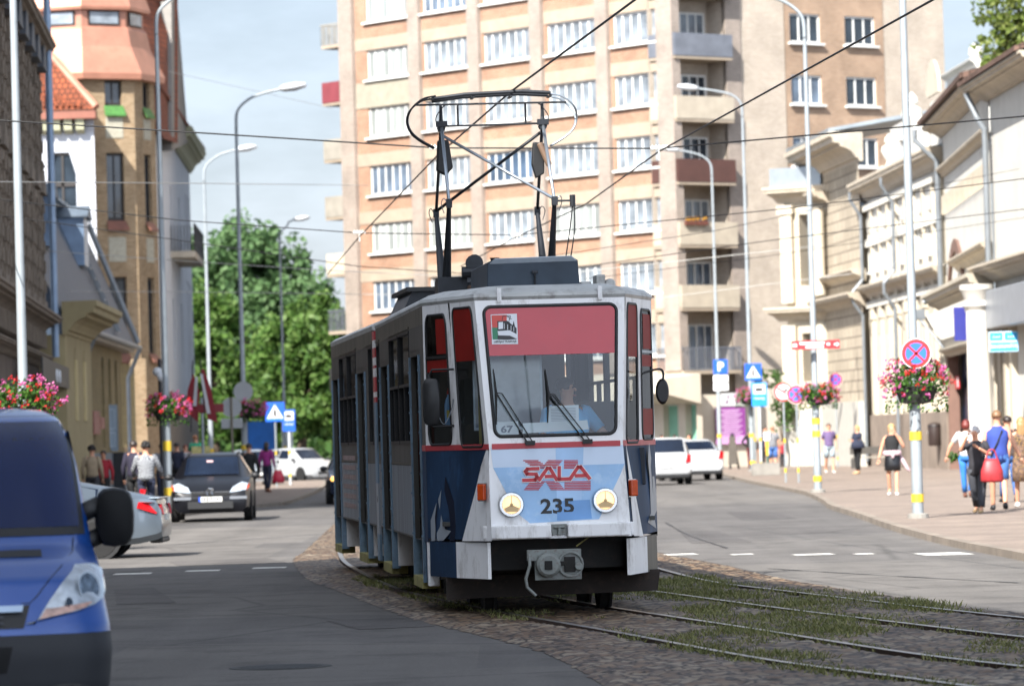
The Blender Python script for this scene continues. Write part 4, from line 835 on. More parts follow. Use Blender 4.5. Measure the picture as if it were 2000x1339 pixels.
mFrD=M('window_frame_dark','#25211f',.6,var=.2)
WCACHE={}
def window(root,u,z,w,h,lights=6,y=.12,frame=None,sill=True,gi=0,bar=.085,name='window',cross=None):
    key=(round(w,2),round(h,2),lights,bar,frame.name if frame else '',sill,gi,cross)
    if key not in WCACHE:
        k=MB(); t=bar; k.box(0,w,-.03,.03,0,t); k.box(0,w,-.03,.03,h-t,h); k.box(0,t,-.03,.03,t,h-t); k.box(w-t,w,-.03,.03,t,h-t)
        for i in range(1,lights):
            x=w*i/lights; b=t*(.95 if i%2 else .75); k.box(x-b/2,x+b/2,-.028,.028,t,h-t)
        if cross: k.box(t,w-t,-.027,.027,h*cross-t*.4,h*cross+t*.4)
        if sill: k.box(-.12,w+.12,-.30,.03,-.10,-.01)
        f=k.build(name,frame or mFr,root); g=MB(); g.quad((t*.5,.012,t*.5),(w-t*.5,.012,t*.5),(w-t*.5,.012,h-t*.5),(t*.5,.012,h-t*.5)); g.build('pane',mGl[gi],f); WCACHE[key]=f
    else: f=copy_tree(WCACHE[key],root)
    f.location=(u,y,z); return f
# ---------------------------------------------------------------- the apartment block
AP=Fac(703,600,212,1320,560,193.5)
apt=thing('apartment_building','tall orange brick apartment block with pale piers and white windows behind the tram','building',AP.o,AP.rz)
mOB=brick('orange_brick','#9f7860','#916b54','#9a8c7e',.26,.088,.012,.9,.3,.3)
mPB_=brick('pale_brick','#9d9187','#91867c','#847a71',.26,.088,.012,.9,.3,.25)
mGB=brick('grey_brick','#b8ac9e','#ada192','#a09588',.26,.088,.012,.9,.3,.22)
mBand=M('lintel_render','#968979',.9,var=.1,scale=1.5,dirt='#8f8069',dirtamt=.6)
mCream=M('cream_plaster','#c2b8a8',.9,var=.08,scale=.8,dirt='#a39a8b',dirtamt=.4)
W=AP.W; TOP=31.
uc=[AP.u(x,110) for x in (758,871,990,1116,1247)]; ww=3.5; z0s=[5.3+2.84*i for i in range(9)]
zc=AP.z(1247,298); zf=[zc-.72+2.84*(i-3) for i in range(9)]     # window sill heights, floor 3 is the one at y=298
holes=[(u-ww/2,u+ww/2,z,z+1.45) for u in uc for z in zf]
gz=zf[0]-.75
mesh('wall',mOB,apt,lambda b:b.panel((0,0),(1,0),W,gz,TOP,holes,.28))
pier=[-.35,.5*(uc[0]+uc[1]),.5*(uc[1]+uc[2]),.5*(uc[2]+uc[3]),.5*(uc[3]+uc[4]),W-.1]
def piers(b):
    for i,u in enumerate(pier): w=.42 if 0<i<5 else .55; b.box(u-w,u+w,-.22,.25,gz,TOP)
mesh('pier',mPB_,apt,piers)
for z in zf:
    for i in range(5): mesh('lintel_band',mBand,apt,lambda b:b.box(pier[i]+.43,pier[i+1]-.43,-.03,.1,z+1.46,z+2.06))
rw=random.Random(5)
for i,u in enumerate(uc):
    for j,z in enumerate(zf): window(apt,u-ww/2,z,ww,1.45,6,gi=rw.choice((1,1,2,3,4,3)))
mesh('patched_panel',M('grey_patch','#8f897a',.9,var=.12),apt,lambda b:b.box(pier[0]+.56,pier[1]-.43,-.04,.05,zf[4]+1.47,zf[5]-.12))
# left end: set back wall with a stack of balconies
mesh('end_wall',mPB_,apt,lambda b:(b.box(-2.35,-.9,1.3,1.6,0,TOP),b.box(-2.45,-2.35,1.3,8,0,TOP)))
for z in zf: window(apt,-1.5,z-.9,.8,2.2,2,y=1.2,sill=False,gi=2)
def balcony(root,x0,x1,y0,y1,z,m,style,name='balcony'):
    s=MB(); s.box(x0,x1,y0,y1,z-.16,z); o=s.build(name,mBand,root); k=MB()
    if style=='solid': k.box(x0,x1,y0-.03,y0+.03,z-.02,z+1.0); k.box(x0-.03,x0+.03,y0+.03,y1,z-.02,z+1.0); k.box(x1-.03,x1+.03,y0+.03,y1,z-.02,z+1.0)
    else:
        for q in range(int((x1-x0)/.12)+1): k.box(x0+q*.12-.012,x0+q*.12+.012,y0-.012,y0+.012,z,z+1.0)
        for q in range(int((y1-y0)/.12)+1): k.box(x1-.012,x1+.012,y0+q*.12-.012,y0+q*.12+.012,z,z+1.0); k.box(x0-.012,x0+.012,y0+q*.12-.012,y0+q*.12+.012,z,z+1.0)
        k.box(x0-.02,x1+.02,y0-.02,y0+.02,z+1.0,z+1.05); k.box(x1-.02,x1+.02,y0,y1,z+1.0,z+1.05); k.box(x0-.02,x0+.02,y0,y1,z+1.0,z+1.05)
    k.build('railing',m,o); return o
mBal={'grey':M('balcony_grey','#8b867c',.8,var=.12),'red':M('balcony_red','#74333a',.7,var=.1),'beige':M('balcony_beige','#a39989',.85,var=.1),'brown':M('balcony_brown','#4a302a',.7,var=.12),'steel':M('balcony_steel','#62666e',.55,var=.15),'pale':M('balcony_pale','#b7ac98',.85,var=.1)}
for j,(c,st) in enumerate([('grey','solid'),('steel','open'),('pale','solid'),('grey','solid'),('grey','solid'),('red','solid'),('grey','open'),('beige','solid'),('grey','solid')]):
    balcony(apt,-2.5,-.35,-.1,1.3,zf[j]-.85,mBal[c],st)
# right hand side wall, turning away from the street
P2=Vector((AP.o.x+AP.d.x*W,AP.o.y+AP.d.y*W,0)); perp=Vector((-AP.d.y,AP.d.x,0))   # local +y
# in local coordinates the side wall starts at (W,0) and runs along +y
SW=Fac(1320,560,193.5,1850,300,193.5+17*perp.y/1.0*.98)
apt2=D.objects.new('side_wing',None); COL.objects.link(apt2); apt2.parent=apt; apt2.location=(W,0,0); apt2.rotation_euler.z=SW.rz-AP.rz
L2=SW.W; ua,ub=SW.u(1335,330),SW.u(1423,330); wa,wb=SW.u(1533,120),SW.u(1726,120); w1,w2=SW.u(1574,150),SW.u(1681,150)
h2=[(u-.95,u+.95,z+.1,z+1.45) for u in (w1,w2) for z in zf]
mesh('brick_panel',brick('tan_brick','#a2876f','#957a63','#988a7c',.26,.088,.012,.9,.3,.3),apt2,lambda b:b.panel((wa,-.03),(1,0),wb-wa,gz,TOP,[(a-wa,c-wa,p,q) for a,c,p,q in h2],.2))
mesh('side_wall',mGB,apt2,lambda b:(b.panel((ub,0),(1,0),wa-ub,0,TOP,[],.1),b.panel((wb,0),(1,0),L2-wb,gz,TOP,[],.1),b.panel((wa,.0),(1,0),wb-wa,0,gz,[],.1),b.panel((wb,.0),(1,0),L2-wb,0,gz,[],.1),b.panel((-.2,1.25),(1,0),ub+.2,gz-1.2,TOP,[],.1),b.quad((ub,1.25,0),(ub,0,0),(ub,0,TOP),(ub,1.25,TOP))))
mesh('corner_pier',mPB_,apt2,lambda b:b.box(ub-.0,ub+.9,-.06,.2,0,TOP))
for u in (w1,w2):
    for z in zf: window(apt2,u-.95,z+.1,1.9,1.35,3,y=.08,gi=rw.choice((0,0,2)))
for j,(c,st) in enumerate([('steel','open'),('beige','solid'),('beige','solid'),('brown','solid'),('beige','solid'),('steel','solid'),('beige','solid'),('grey','solid'),('grey','solid')]):
    z=zf[j]-.75; b_=balcony(apt2,-.15,ub-.05,-.55,1.25,z,mBal[c],st)
    if j==2:
        k=MB(); k.box(.1,.7,-.75,-.6,z+.85,z+1.05,0); k.box(.8,1.4,-.75,-.6,z+.85,z+1.05,0)
        for q in range(26): k.obox((rw.uniform(.1,1.4),-.68,z+1.1+rw.uniform(-.03,.08)),(.08,.08,.08),mi=1)
        k.build('flower_box',[M('planter_brown','#5a3328',.8),M('flower_orange','#b8862a',.7,var=.4,scale=6)],b_)
    window(apt2,ub-1.75,zf[j]-.72,1.5,2.1,3,y=1.15,sill=False,gi=rw.choice((0,2,1)))
mesh('roof',M('roof_slab','#777167',.9),apt,lambda b:(b.box(-2.4,W,.2,14,TOP,TOP+.3)))
mesh('side_roof',mBand,apt2,lambda b:b.box(ub+.01,L2,.02,12,TOP-.01,TOP+.28))
mesh('back_wall',mGB,apt,lambda b:(b.box(-2.4,W-.5,13.6,13.9,0,TOP)))
# ground floor
g1=[(AP.u(1300,810)-.1,AP.u(1362,810),.35,3.0)]; g2=[(q*2.6+.6,q*2.6+2.6,.5,2.9) for q in range(7) if q*2.6+2.6<g1[0][0]-.3]
mesh('ground_floor',mCream,apt,lambda b:b.panel((0,-.05),(1,0),W+.1,0,gz,g1+g2,.35))
for a,c,p,q in g2: window(apt,a,p,c-a,q-p,3,y=.1,gi=0,bar=.1)
mesh('shop_window',M('shop_glass_green','#7fae98',.12,var=.2,scale=1),apt,lambda b:b.quad((g1[0][0],.28,.35),(g1[0][1],.28,.35),(g1[0][1],.28,3.0),(g1[0][0],.28,3.0)))
mesh('shop_window_frame',mFr,apt,lambda b:(b.box((g1[0][0]+g1[0][1])/2-.07,(g1[0][0]+g1[0][1])/2+.07,.2,.27,.35,3.0),b.box(g1[0][0],g1[0][1],.2,.27,2.93,3.0)))
mesh('canopy',mCream,apt,lambda b:b.prism([(AP.u(1270,740),-.05,gz-.15),(AP.u(1270,740),-2.3,gz-.35),(AP.u(1270,740),-2.3,gz-1.0),(AP.u(1270,740),-.05,gz-1.5)],(3.5,0,0)))
mesh('side_ground_floor',mCream,apt2,lambda b:(b.box(-.1,ub+1.0,-.5,.0,0,gz-1.1),b.box(ub+1.01,L2*.62,-.12,-.01,0,gz-.3)))
mesh('side_plinth',M('plinth_pink','#a08b7c',.9,var=.1),apt2,lambda b:b.box(ub+.3,L2*.62,-.6,-.13,0,1.2))
# purple poster beside the entrance
po=thing('advert_banner','large purple advertising banner with rows of pale lettering on the cream ground floor','banner',SW.o+SW.d*(SW.u(1380,820))+SW.n*.62,SW.rz)
pw=SW.u(1437,820)-SW.u(1380,820); zt_,zb_=SW.z(1408,795),SW.z(1408,867)
k=MB(); k.box(0,pw,-.05,0,zb_,zt_); k.build('banner_sheet',M('banner_purple','#8a3f8c',.6,var=.1),po)
k=MB()
for q in range(13):
    a=.18+.08*math.sin(q*2.1); z=zt_-.12-q*(zt_-zb_-.5)/13; k.box(pw*a,pw*(1-a),-.055,-.052,z-.045,z)
k.build('banner_lettering',M('banner_pale','#c9a9c9',.6),po); k=MB(); k.box(.0,pw,-.056,-.053,zb_,zb_+.38); k.build('banner_footer',M('banner_pink','#cf9ccd',.6,var=.2,scale=3),po)
ns=thing('shop_sign','white shop sign with a musical note fixed above the purple banner','sign',SW.o+SW.d*(SW.u(1383,780))+SW.n*.62,SW.rz)
k=MB(); sw_=SW.u(1437,780)-SW.u(1383,780); k.box(0,sw_,-.08,0,SW.z(1408,793),SW.z(1408,768)); k.build('board',M('sign_white','#d5d5d5',.5),ns)
k=MB(); zz=SW.z(1395,786); 
for o_ in (.5,1.1):
    k.lathe([(0,-.09),(.07,-.09),(.07,-.085)],12,(o_,0,zz),'y'); k.box(o_+.05,o_+.075,-.09,-.085,zz,zz+.3); k.box(o_+.075,o_+.16,-.09,-.085,zz+.2,zz+.3)
k.build('note_symbol',M('note_plum','#6a3a6a',.5),ns)
# ---------------------------------------------------------------- right hand street side
mWh=M('white_plaster','#bfbcb4',.85,var=.07,scale=.7,dirt='#a9a293',dirtamt=.45,bump=.15,bscale=6)
mWh2=M('warm_plaster','#b3aa99',.85,var=.09,scale=.7,dirt='#9d937f',dirtamt=.5)
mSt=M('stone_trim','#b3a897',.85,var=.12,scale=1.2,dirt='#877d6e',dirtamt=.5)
mAsh=brick('ashlar','#b1a593','#a69b89','#6f665a',1.1,.46,.03,.9,.6,.2,vscale=.3)
mPl=M('plinth_stone','#7d7064',.9,var=.2,scale=1.5)
mZn=M('zinc','#8f979c',.45,.5,var=.15,scale=1.5)
mPipe=M('downpipe_grey','#6f7478',.5,.3,var=.15)
mTileD=brick('dull_tile','#6e574c','#5c483f','#43352e',.24,.30,.03,.85,.8,.4)
mTile=brick('roof_tile','#8a4a30','#74402d','#4a2c20',.24,.30,.03,.85,.8,.4)
def cornice(b,x0,x1,z,h,d,steps=4,y=0.):
    prof=[(0,0),(.12,0),(.14,.10),(.22,.12),(.26,.20),(.36,.34),(.50,.44),(.66,.50),(.70,.52),(.70,.60),(.90,.64),(.92,.80),(1.0,.84),(1.0,1.0),(0,1.0)]
    b.loft([[(xx+sg*d*.5*a,y-.02-d*a,z+h*c) for a,c in prof] for xx,sg in ((x0,-1),(x1,1))])
R1=Fac(1697,700,180,1853,700,157)
wb1=thing('white_building','long white two storey building with pilasters and urns along its parapet','building',R1.o,R1.rz)
W1_=R1.W; zt1,zm1=R1.z(1770,330),R1.z(1770,560); zp=2.2
nb=9; bw_=W1_/nb
lowh=[(bw_*i+bw_*.30,bw_*i+bw_*.70,zp+.1,zm1-1.6) for i in range(nb)]; uph=[(bw_*i+bw_*.34,bw_*i+bw_*.66,zm1+1.0,zt1-1.9) for i in range(nb)]
mesh('wall',mWh,wb1,lambda b:b.panel((0,0),(1,0),W1_,zm1,zt1,uph,.25)); mesh('lower_wall',mWh2,wb1,lambda b:b.panel((0,0),(1,0),W1_,zp,zm1,lowh,.3))
mesh('plinth',mPl,wb1,lambda b:b.box(-.1,W1_+.1,-.15,.1,0,zp))
def pil(b):
    for i in range(nb+1):
        u=bw_*i; b.box(u-.22,u+.22,-.16,-.002,zp,zm1); b.box(u-.28,u+.28,-.22,-.0,zm1-1.0,zm1-.6); b.box(u-.2,u+.2,-.12,-.001,zm1+.45,zt1-.8)
        for q in range(5): b.box(u-.225,u+.225,-.165,-.003,zp+.5+q*.75,zp+.54+q*.75)
mesh('pilaster',mWh2,wb1,pil)
mesh('mid_cornice',mSt,wb1,lambda b:cornice(b,-.1,W1_+.1,zm1-.1,.5,.55)); mesh('cornice',mSt,wb1,lambda b:cornice(b,-.2,W1_+.1,zt1-.55,.75,.65))
def dent(b):
    for q in range(int(W1_/.3)): b.box(q*.3,q*.3+.16,-.2,-.001,zt1-1.0,zt1-.75); 
    for q in range(int(W1_/.3)): b.box(q*.3,q*.3+.18,-.14,-.001,zt1-2.5,zt1-2.2); b.box(q*.3,q*.3+.18,-.18,-.001,zm1-.5,zm1-.25)
mesh('dentil_band',mWh,wb1,dent)
for i in range(nb):
    window(wb1,bw_*i+bw_*.30,zp+.1,bw_*.4,zm1-1.7-zp,2,y=.2,frame=mWh2,sill=False,gi=0,bar=.1,cross=.7); window(wb1,bw_*i+bw_*.34,zm1+1.0,bw_*.32,zt1-1.9-zm1-1.0,2,y=.18,frame=mFr,gi=1,bar=.08,cross=.7)
for x in (1698,1762):
    u=R1.u(x,500)
    mesh('downpipe',mPipe,wb1,lambda b:b.tube([(u,-.75,zt1-.2),(u,-.75,zt1-.5),(u,-.32,zt1-1.2),(u,-.32,zm1+.7),(u,-.75,zm1+.2),(u,-.75,zm1-.2),(u,-.34,zm1-.8),(u,-.34,.3)],.07,8))
mesh('roof',mZn,wb1,lambda b:b.prism([(0,-.5,zt1+.2),(0,6,zt1+1.6),(0,10,zt1+.2)],(W1_,0,0)))
def urn(x,y,dz,sc=1.,fac=R1,root=wb1,off=-.0):
    u,z=fac.uz(x,y,off); k=MB(); k.box(-.45,.45,-.4,.4,-1.6,-.15); k.box(-.55,.55,-.5,.5,-.15,0); k.lathe([(.32,0),(.2,.08),(.14,.25),(.3,.5),(.42,.8),(.36,1.0),(.16,1.12),(.24,1.25),(.2,1.45),(.06,1.6),(0,1.65)],14,(0,0,0)); 
    k.v=[(a*sc+u,b*sc-off+.25,c*sc+z-1.65*sc) for a,b,c in k.v]; return k.build('urn',mWh,root,smooth=True,auto=40)
urn(1768,180,0,1.05); urn(1724,262,0,.8)
mesh('parapet',mWh,wb1,lambda b:b.box(R1.u(1740,300),R1.u(1785,300),0,.6,zt1+.2,zt1+1.9)); mesh('parapet',mWh,wb1,lambda b:b.box(W1_-2.9,W1_-.1,0,.7,zt1+.2,zt1+2.0))
ua1,za1=R1.uz(1868,160,-3.); ua2,_=R1.uz(1928,160,-3.); mesh('attic',mWh,wb1,lambda b:(b.box(ua1,ua2,2.6,3.6,zt1-.5,za1),cornice(b,ua1,ua2,za1,.25,.25,y=2.6))); urn(1893,82,0,1.25,off=-3.); k=wb1.children[-1] if False else None
def archped(b):
    c=W1_-1.5
    pts=[(c+1.6*math.cos(PI*q/12),-.1,zt1+2.2+1.3*math.sin(PI*q/12)) for q in range(13)]; b.prism(pts,(0,.1,0))
mesh('arched_pediment',mWh2,wb1,archped)
R2=Fac(1853,700,157,1946,700,136)
wb2=thing('white_building','tall white plastered building with a steep tiled eave, dentil frieze and arched brown doorway','building',R2.o,R2.rz)
W2_=R2.W; ze=R2.z(1890,195); zs2=R2.z(1935,480); zl2=R2.z(1900,575); 
ad=(R2.u(1857,800),R2.u(1900,800)); 
mesh('wall',mWh,wb2,lambda b:b.panel((0,0),(1,0),W2_,0,ze,[(ad[0],ad[1],0,4.6)],.5))
mesh('eave',mSt,wb2,lambda b:cornice(b,-.2,W2_+.3,ze-.4,.4,.7))
mesh('roof',mTileD,wb2,lambda b:(b.prism([(-.2,-.9,ze+.02),(W2_+.4,-.9,ze+.02),(W2_+.4,3.0,ze+1.0),(-.2,3.0,ze+1.0)],(0,0,.18))))
mesh('frieze',mSt,wb2,lambda b:[b.prism([(u,-.001,ze-2.6),(u+.42,-.001,ze-2.6),(u+.21,-.001,ze-3.25)],(0,-.14,0)) for u in [q*.62+.3 for q in range(int(W2_/.62)-0)]])  # darker trim colour stands in for the shade in the frieze relief
mesh('string_course',mSt,wb2,lambda b:(cornice(b,W2_*.3,W2_,zs2-.3,.4,.4),cornice(b,-.1,W2_+.1,ze-1.9,.3,.3)))
mesh('entablature',mWh2,wb2,lambda b:(cornice(b,-.3,W2_+.1,zl2-.4,.8,.9),b.box(0,W2_,-.25,-.001,zl2-1.6,zl2-.41),cornice(b,0.,W2_,zl2-1.9,.3,.35)))
for u in [q*1.2+.4 for q in range(int(W2_/1.2))]: mesh('bracket',mWh,wb2,lambda b:b.prism([(u,-.25,zl2-.4),(u,-.9,zl2-.4),(u,-.7,zl2-.8),(u,-.25,zl2-1.3)],(.25,0,0)))
def arch(b):
    c=(ad[0]+ad[1])/2; r=(ad[1]-ad[0])/2
    out=[(c+(r+.0)*math.cos(PI*q/14),z) for q,z in [(q,3.4+r*.9*math.sin(PI*q/14)) for q in range(15)]]
    ring=[]; 
    for q in range(14):
        a,a2=PI*q/14,PI*(q+1)/14; f=lambda rr,an,y:(c+rr*math.cos(an),y,3.3+rr*math.sin(an)*.95)
        b.add([f(r,a,-.1),f(r,a2,-.1),f(r-.45,a2,-.1),f(r-.45,a,-.1),f(r,a,.3),f(r,a2,.3),f(r-.45,a2,.3),f(r-.45,a,.3)],[(0,1,2,3),(0,4,5,1),(3,2,6,7)])
    b.box(c-r,c-r+.45,-.1,.3,0,3.3); b.box(c+r-.45,c+r,-.1,.3,0,3.3)
mesh('door_surround',M('door_stone_brown','#6d5348',.8,var=.15),wb2,arch)
mesh('door',M('door_navy','#1d2a44',.3,var=.3,scale=1.5),wb2,lambda b:b.quad((ad[0],.45,0),(ad[1],.45,0),(ad[1],.45,4.6),(ad[0],.45,4.6)))
dt=thing('transom_sign','red and white sign board over the navy arched doorway','sign',R2.o+R2.d*(ad[0]+.5)+R2.n*(-.2)+Vector((0,0,3.0)),R2.rz)
k=MB(); k.box(0,1.6,-.05,0,0,.45,0); k.box(1.0,1.6,-.055,-.051,.06,.4,1); k.build('board',[M('sign_red','#b0262c',.5),M('sign_white','#d5d5d5',.5)],dt)
cu_=R2.uz(1915,800,.8)[0]
mesh('column',M('column_white','#bdb9b0',.8,var=.05),wb2,lambda b:(b.lathe([(.46,0),(.46,.4),(.38,.55),(.36,4.9),(.34,5.1),(.46,5.25),(.38,5.4),(.5,5.7),(.54,5.75),(.54,5.9)],18,(cu_,-.8,.1))),smooth=True,auto=35)
u=R2.u(1862,400); mesh('downpipe',mPipe,wb2,lambda b:b.tube([(.2,-1.0,ze-.1),(.2,-1.0,ze-.5),(.5,-.25,ze-1.3),(.5,-.25,zl2+.5),(.5,-.9,zl2+.1)],.1,8))
mesh('lamp_bracket',mPipe,wb2,lambda b:(b.box(-.3,1.4,-1.3,-.9,zl2-.5,zl2-.15),b.tube([(1.3,-1.1,zl2-.5),(2.1,-.3,zl2-1.6)],.05,6)))
ns2=thing('projecting_sign','tall navy curved hanging sign beside the capital of the white column','sign',R2.o+R2.d*(cu_-1.1)+R2.n*1.2,0)
zA,zB=hz(1895,618,146),hz(1895,678,146); k=MB(); k.prism([(-.25,0,zB),(.25,0,zB),(.30,0,zB+.4),(.05,0,zA),(-.25,0,zA)],(0,.12,0)); k.build('board',M('sign_navy','#262a78',.5),ns2)
ns3=thing('name_sign','navy sign with pale capital letters above the white column capital','sign',at(1918,624,143.5),0)
k=MB(); k.box(-.34,.34,-.04,.04,-.22,.22); k.build('board',M('sign_navy2','#23356e',.5),ns3); text('lettering','ABC',.3,(0,-.045,0),mPap,ns3,bold=.006,ext=.002,sx=.95)
# return wing nearer the camera, with the bank's signs
R3=Fac(1948,700,136,2060,700,124)
wb3=thing('corner_building','white corner building with pilasters behind the cyan bank sign and grey fascia','building',R3.o,R3.rz)
W3=R3.W; z3=R3.z(1970,152)
mesh('wall',mWh,wb3,lambda b:(b.box(0,W3,.0,8,0,z3)))
mesh('eave',mSt,wb3,lambda b:(cornice(b,-.5,W3,z3-.35,.5,.8),))
mesh('roof',mTileD,wb3,lambda b:b.prism([(-.9,-.9,z3+.16),(W3,-.9,z3+.16),(W3,5,z3+2.2),(3,5,z3+2.2)],(0,0,.15)))
mesh('string_course',mSt,wb3,lambda b:(cornice(b,-.1,W3,R3.z(1970,525)-.3,.5,.8)))
mesh('pilaster',mWh2,wb3,lambda b:[b.box(u,u+.55,-.2,-.001,0,R3.z(1970,560)) for u in (.1,1.5,2.7,4.)])
mesh('downpipe',mPipe,wb3,lambda b:b.tube([(-.3,-.7,z3-.1),(.0,-.4,z3-.9),(.5,-.25,z3-1.3),(.5,-.25,R3.z(1970,525)+.3)],.1,8))
fs3=thing('bank_fascia','grey fascia box with a bright blue emblem above the cyan bank sign','sign',R3.o+R3.n*.3,R3.rz)
za,zb3=R3.z(1970,568),R3.z(1970,642); k=MB(); k.box(-.3,W3,-.5,0,zb3,za); k.build('box',M('fascia_grey','#8f949b',.4,.3,var=.08),fs3,bevel=.03)
k=MB(); u0=-.1
k.box(u0+.28,u0+.52,-.56,-.51,zb3+.02,za+.25); k.box(u0,u0+.25,-.55,-.51,zb3+.0,zb3+.35); k.box(u0,u0+.25,-.55,-.51,zb3+.5,zb3+.78); k.build('emblem',M('emblem_blue','#1484dc',.4),fs3,bevel=.02)
pos_=at(1960,667,128); bs=thing('cash_machine_sign','cyan projecting bank sign reading BANKOMĀTS fixed before the pale pilasters','sign',pos_,0)
k=MB(); k.box(-.43,.43,-.06,.06,-.30,.30); k.build('board',M('board_pale','#bcd6e6',.5),bs,bevel=.01)
k=MB(); k.box(-.41,-.03,-.068,-.062,.04,.27); k.box(.03,.41,-.068,-.062,.04,.27); k.box(-.41,.41,-.068,-.062,-.27,-.02); k.build('panel',M('board_cyan','#1f9fdc',.5),bs)
text('lettering','BANKOMĀTS',.135,(0,-.07,-.145),mPap,bs,ext=.002,bold=.003); text('lettering','Swed',.11,(-.22,-.07,.15),mPap,bs,ext=.002); text('lettering','bank',.11,(.22,-.07,.15),mPap,bs,ext=.002)
# ---------------------------------------------------------------- classical portico with an open upper storey
R0=Fac(1527,700,191,1626,700,189.5)
pv=thing('portico','cream classical portico with open bays, foliage behind and a zinc attic','building',R0.o,R0.rz)
W0=R0.W; zc0=R0.z(1575,608); z10=R0.z(1575,395); z20=R0.z(1575,345); o0=(R0.u(1562,500),R0.u(1590,500))
mesh('wall',mWh2,pv,lambda b:(b.panel((.35,0),(1,0),W0-.3,1.6,zc0,[(o0[0]-.35,o0[1]-.35,R0.z(1578,745),R0.z(1578,650))],.8),b.panel((.35,0),(1,0),W0-.3,zc0,z10,[(o0[0]-.35,o0[1]-.35,R0.z(1573,558),R0.z(1573,418))],.8)))
mesh('plinth',M('plinth_grey','#a9a69d',.85,var=.08),pv,lambda b:b.box(.2,W0+3.2,-.35,.0,0,2.6))
mesh('pilaster',mWh2,pv,lambda b:[(b.box(u-.35,u+.35,-.25,-.001,2.6,zc0-.6),b.box(u-.3,u+.3,-.25,-.001,zc0+.4,z10-.1),b.box(u-.4,u+.4,-.32,-.002,z10-.5,z10-.1)) for u in (o0[0]-.55,o0[1]+.55)])
mesh('cornice',mSt,pv,lambda b:(cornice(b,-.0,W0+.2,zc0-.4,.6,.8),cornice(b,.1,W0+.2,z10,.7,.8)))
mesh('attic',mZn,pv,lambda b:b.box(.0,W0,-.6,1.5,z10+.71,z20+.4))
R0b=Fac(1620,700,190,1697,700,179)
pb=thing('stone_pavilion','rusticated stone pavilion with a deep overhanging cornice next to the portico','building',R0b.o,R0b.rz)
Wp=R0b.W; zq=R0b.z(1665,300); zmq=R0b.z(1665,590); zmu=R0b.z(1665,540)
mesh('wall',mAsh,pb,lambda b:b.panel((0,-.2),(1,0),Wp,2.6,zq,[],.1)); mesh('plinth',M('plinth_grey','#a9a69d',.85,var=.08),pb,lambda b:b.box(-.1,Wp+.1,-.5,-.21,0,2.8))
mesh('cornice',mSt,pb,lambda b:(cornice(b,-.9,Wp+.2,zq-.5,1.2,1.5,6),cornice(b,-.3,Wp+.05,zmq-.3,.6,.9),cornice(b,-.3,Wp+.05,zmu-.3,.5,.7)))
mesh('column',mWh2,pb,lambda b:[b.tube([(u,-.6,zmq+.5),(u,-.6,R0b.z(1640,400))],.22,10) for u in (.4,1.2,2.0)])
mesh('capital_band',mSt,pb,lambda b:cornice(b,-.2,2.4,R0b.z(1640,395),.6,1.0))
mesh('roof',mZn,pb,lambda b:b.prism([(-1.2,-1.5,zq+.72),(Wp+.4,-1.5,zq+.72),(Wp,4,zq+1.6),(0,4,zq+1.6)],(0,0,.15)))
# ---------------------------------------------------------------- left hand street side
mDk=M('shaded_dark_stone','#5f544b',.9,var=.3,scale=1.1,dirt='#463d36',dirtamt=.7,bump=.5,bscale=5)  # dark stone with the facade's shade mixed into the base colour
mDk2=M('dark_stone_light','#6f6458',.9,var=.25,scale=1.4,dirt='#403830',dirtamt=.6)
L1=Fac(-60,500,98,72,500,130)
ds=thing('stone_townhouse','dark ornate stone townhouse with slate gablets beside the yellow house','building',L1.o,L1.rz)
Wd=L1.W; zt_d=24.
cols=[Wd-2.2-q*3.4 for q in range(9)]
hd=[(c-.6,c+.6,z,z+2.6) for c in cols for z in (6.2,10.4,14.8) if c>1]
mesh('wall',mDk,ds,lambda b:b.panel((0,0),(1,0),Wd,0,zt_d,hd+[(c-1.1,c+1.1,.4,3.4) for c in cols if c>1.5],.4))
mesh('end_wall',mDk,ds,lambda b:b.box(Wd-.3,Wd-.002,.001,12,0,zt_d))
def dpil(b):
    for c in cols:
        for s in (-1.05,1.05):
            b.box(c+s-.2,c+s+.2,-.28,-.001,5.6,13.4)
            for q in range(13): b.box(c+s-.24,c+s+.24,-.32,-.001,5.8+q*.6,6.15+q*.6)
        b.box(c-.85,c+.85,-.3,-.001,9.0,9.25); b.prism([(c-1.,-.001,9.3),(c+1.,-.001,9.3),(c,-.001,10.0)],(0,-.4,0)); b.box(c-.9,c+.9,-.35,-.001,5.75,6.1)
    for q in range(60): b.box(q*.5,q*.5+.22,-.35,-.001,4.7,5.2)
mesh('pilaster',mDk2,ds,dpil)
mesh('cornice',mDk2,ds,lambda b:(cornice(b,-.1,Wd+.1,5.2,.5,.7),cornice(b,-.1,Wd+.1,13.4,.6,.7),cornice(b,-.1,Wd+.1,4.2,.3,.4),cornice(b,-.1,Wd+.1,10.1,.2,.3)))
for c in cols: mesh('gablet',M('slate_hood','#4d5157',.7,var=.2),ds,lambda b:b.prism([(c-1.1,-.5,13.0),(c+1.1,-.5,13.0),(c,-.5,14.2)],(0,.5,0)))
for c in cols:
    if c<1: continue
    for z in (6.2,10.4,14.8): window(ds,c-.6,z,1.2,2.6,2,y=.3,frame=mFrD,sill=False,gi=0,bar=.1,cross=.66)
    k=MB(); k.quad((c-1.1,.32,.4),(c+1.1,.32,.4),(c+1.1,.32,3.4),(c-1.1,.32,3.4)); k.build('shop_window',mGl[0],ds)
mesh('downpipe',M('pipe_blue','#7f93ab',.45,.3,var=.15),ds,lambda b:b.tube([(Wd-.15,-.5,zt_d),(Wd-.15,-.5,4.5)],.11,8))
fs1=thing('shop_lettering','dark fascia panels with pale letters under the cornice of the stone townhouse','sign',L1.o+L1.d*(L1.u(25,710))+L1.n*.75,L1.rz)
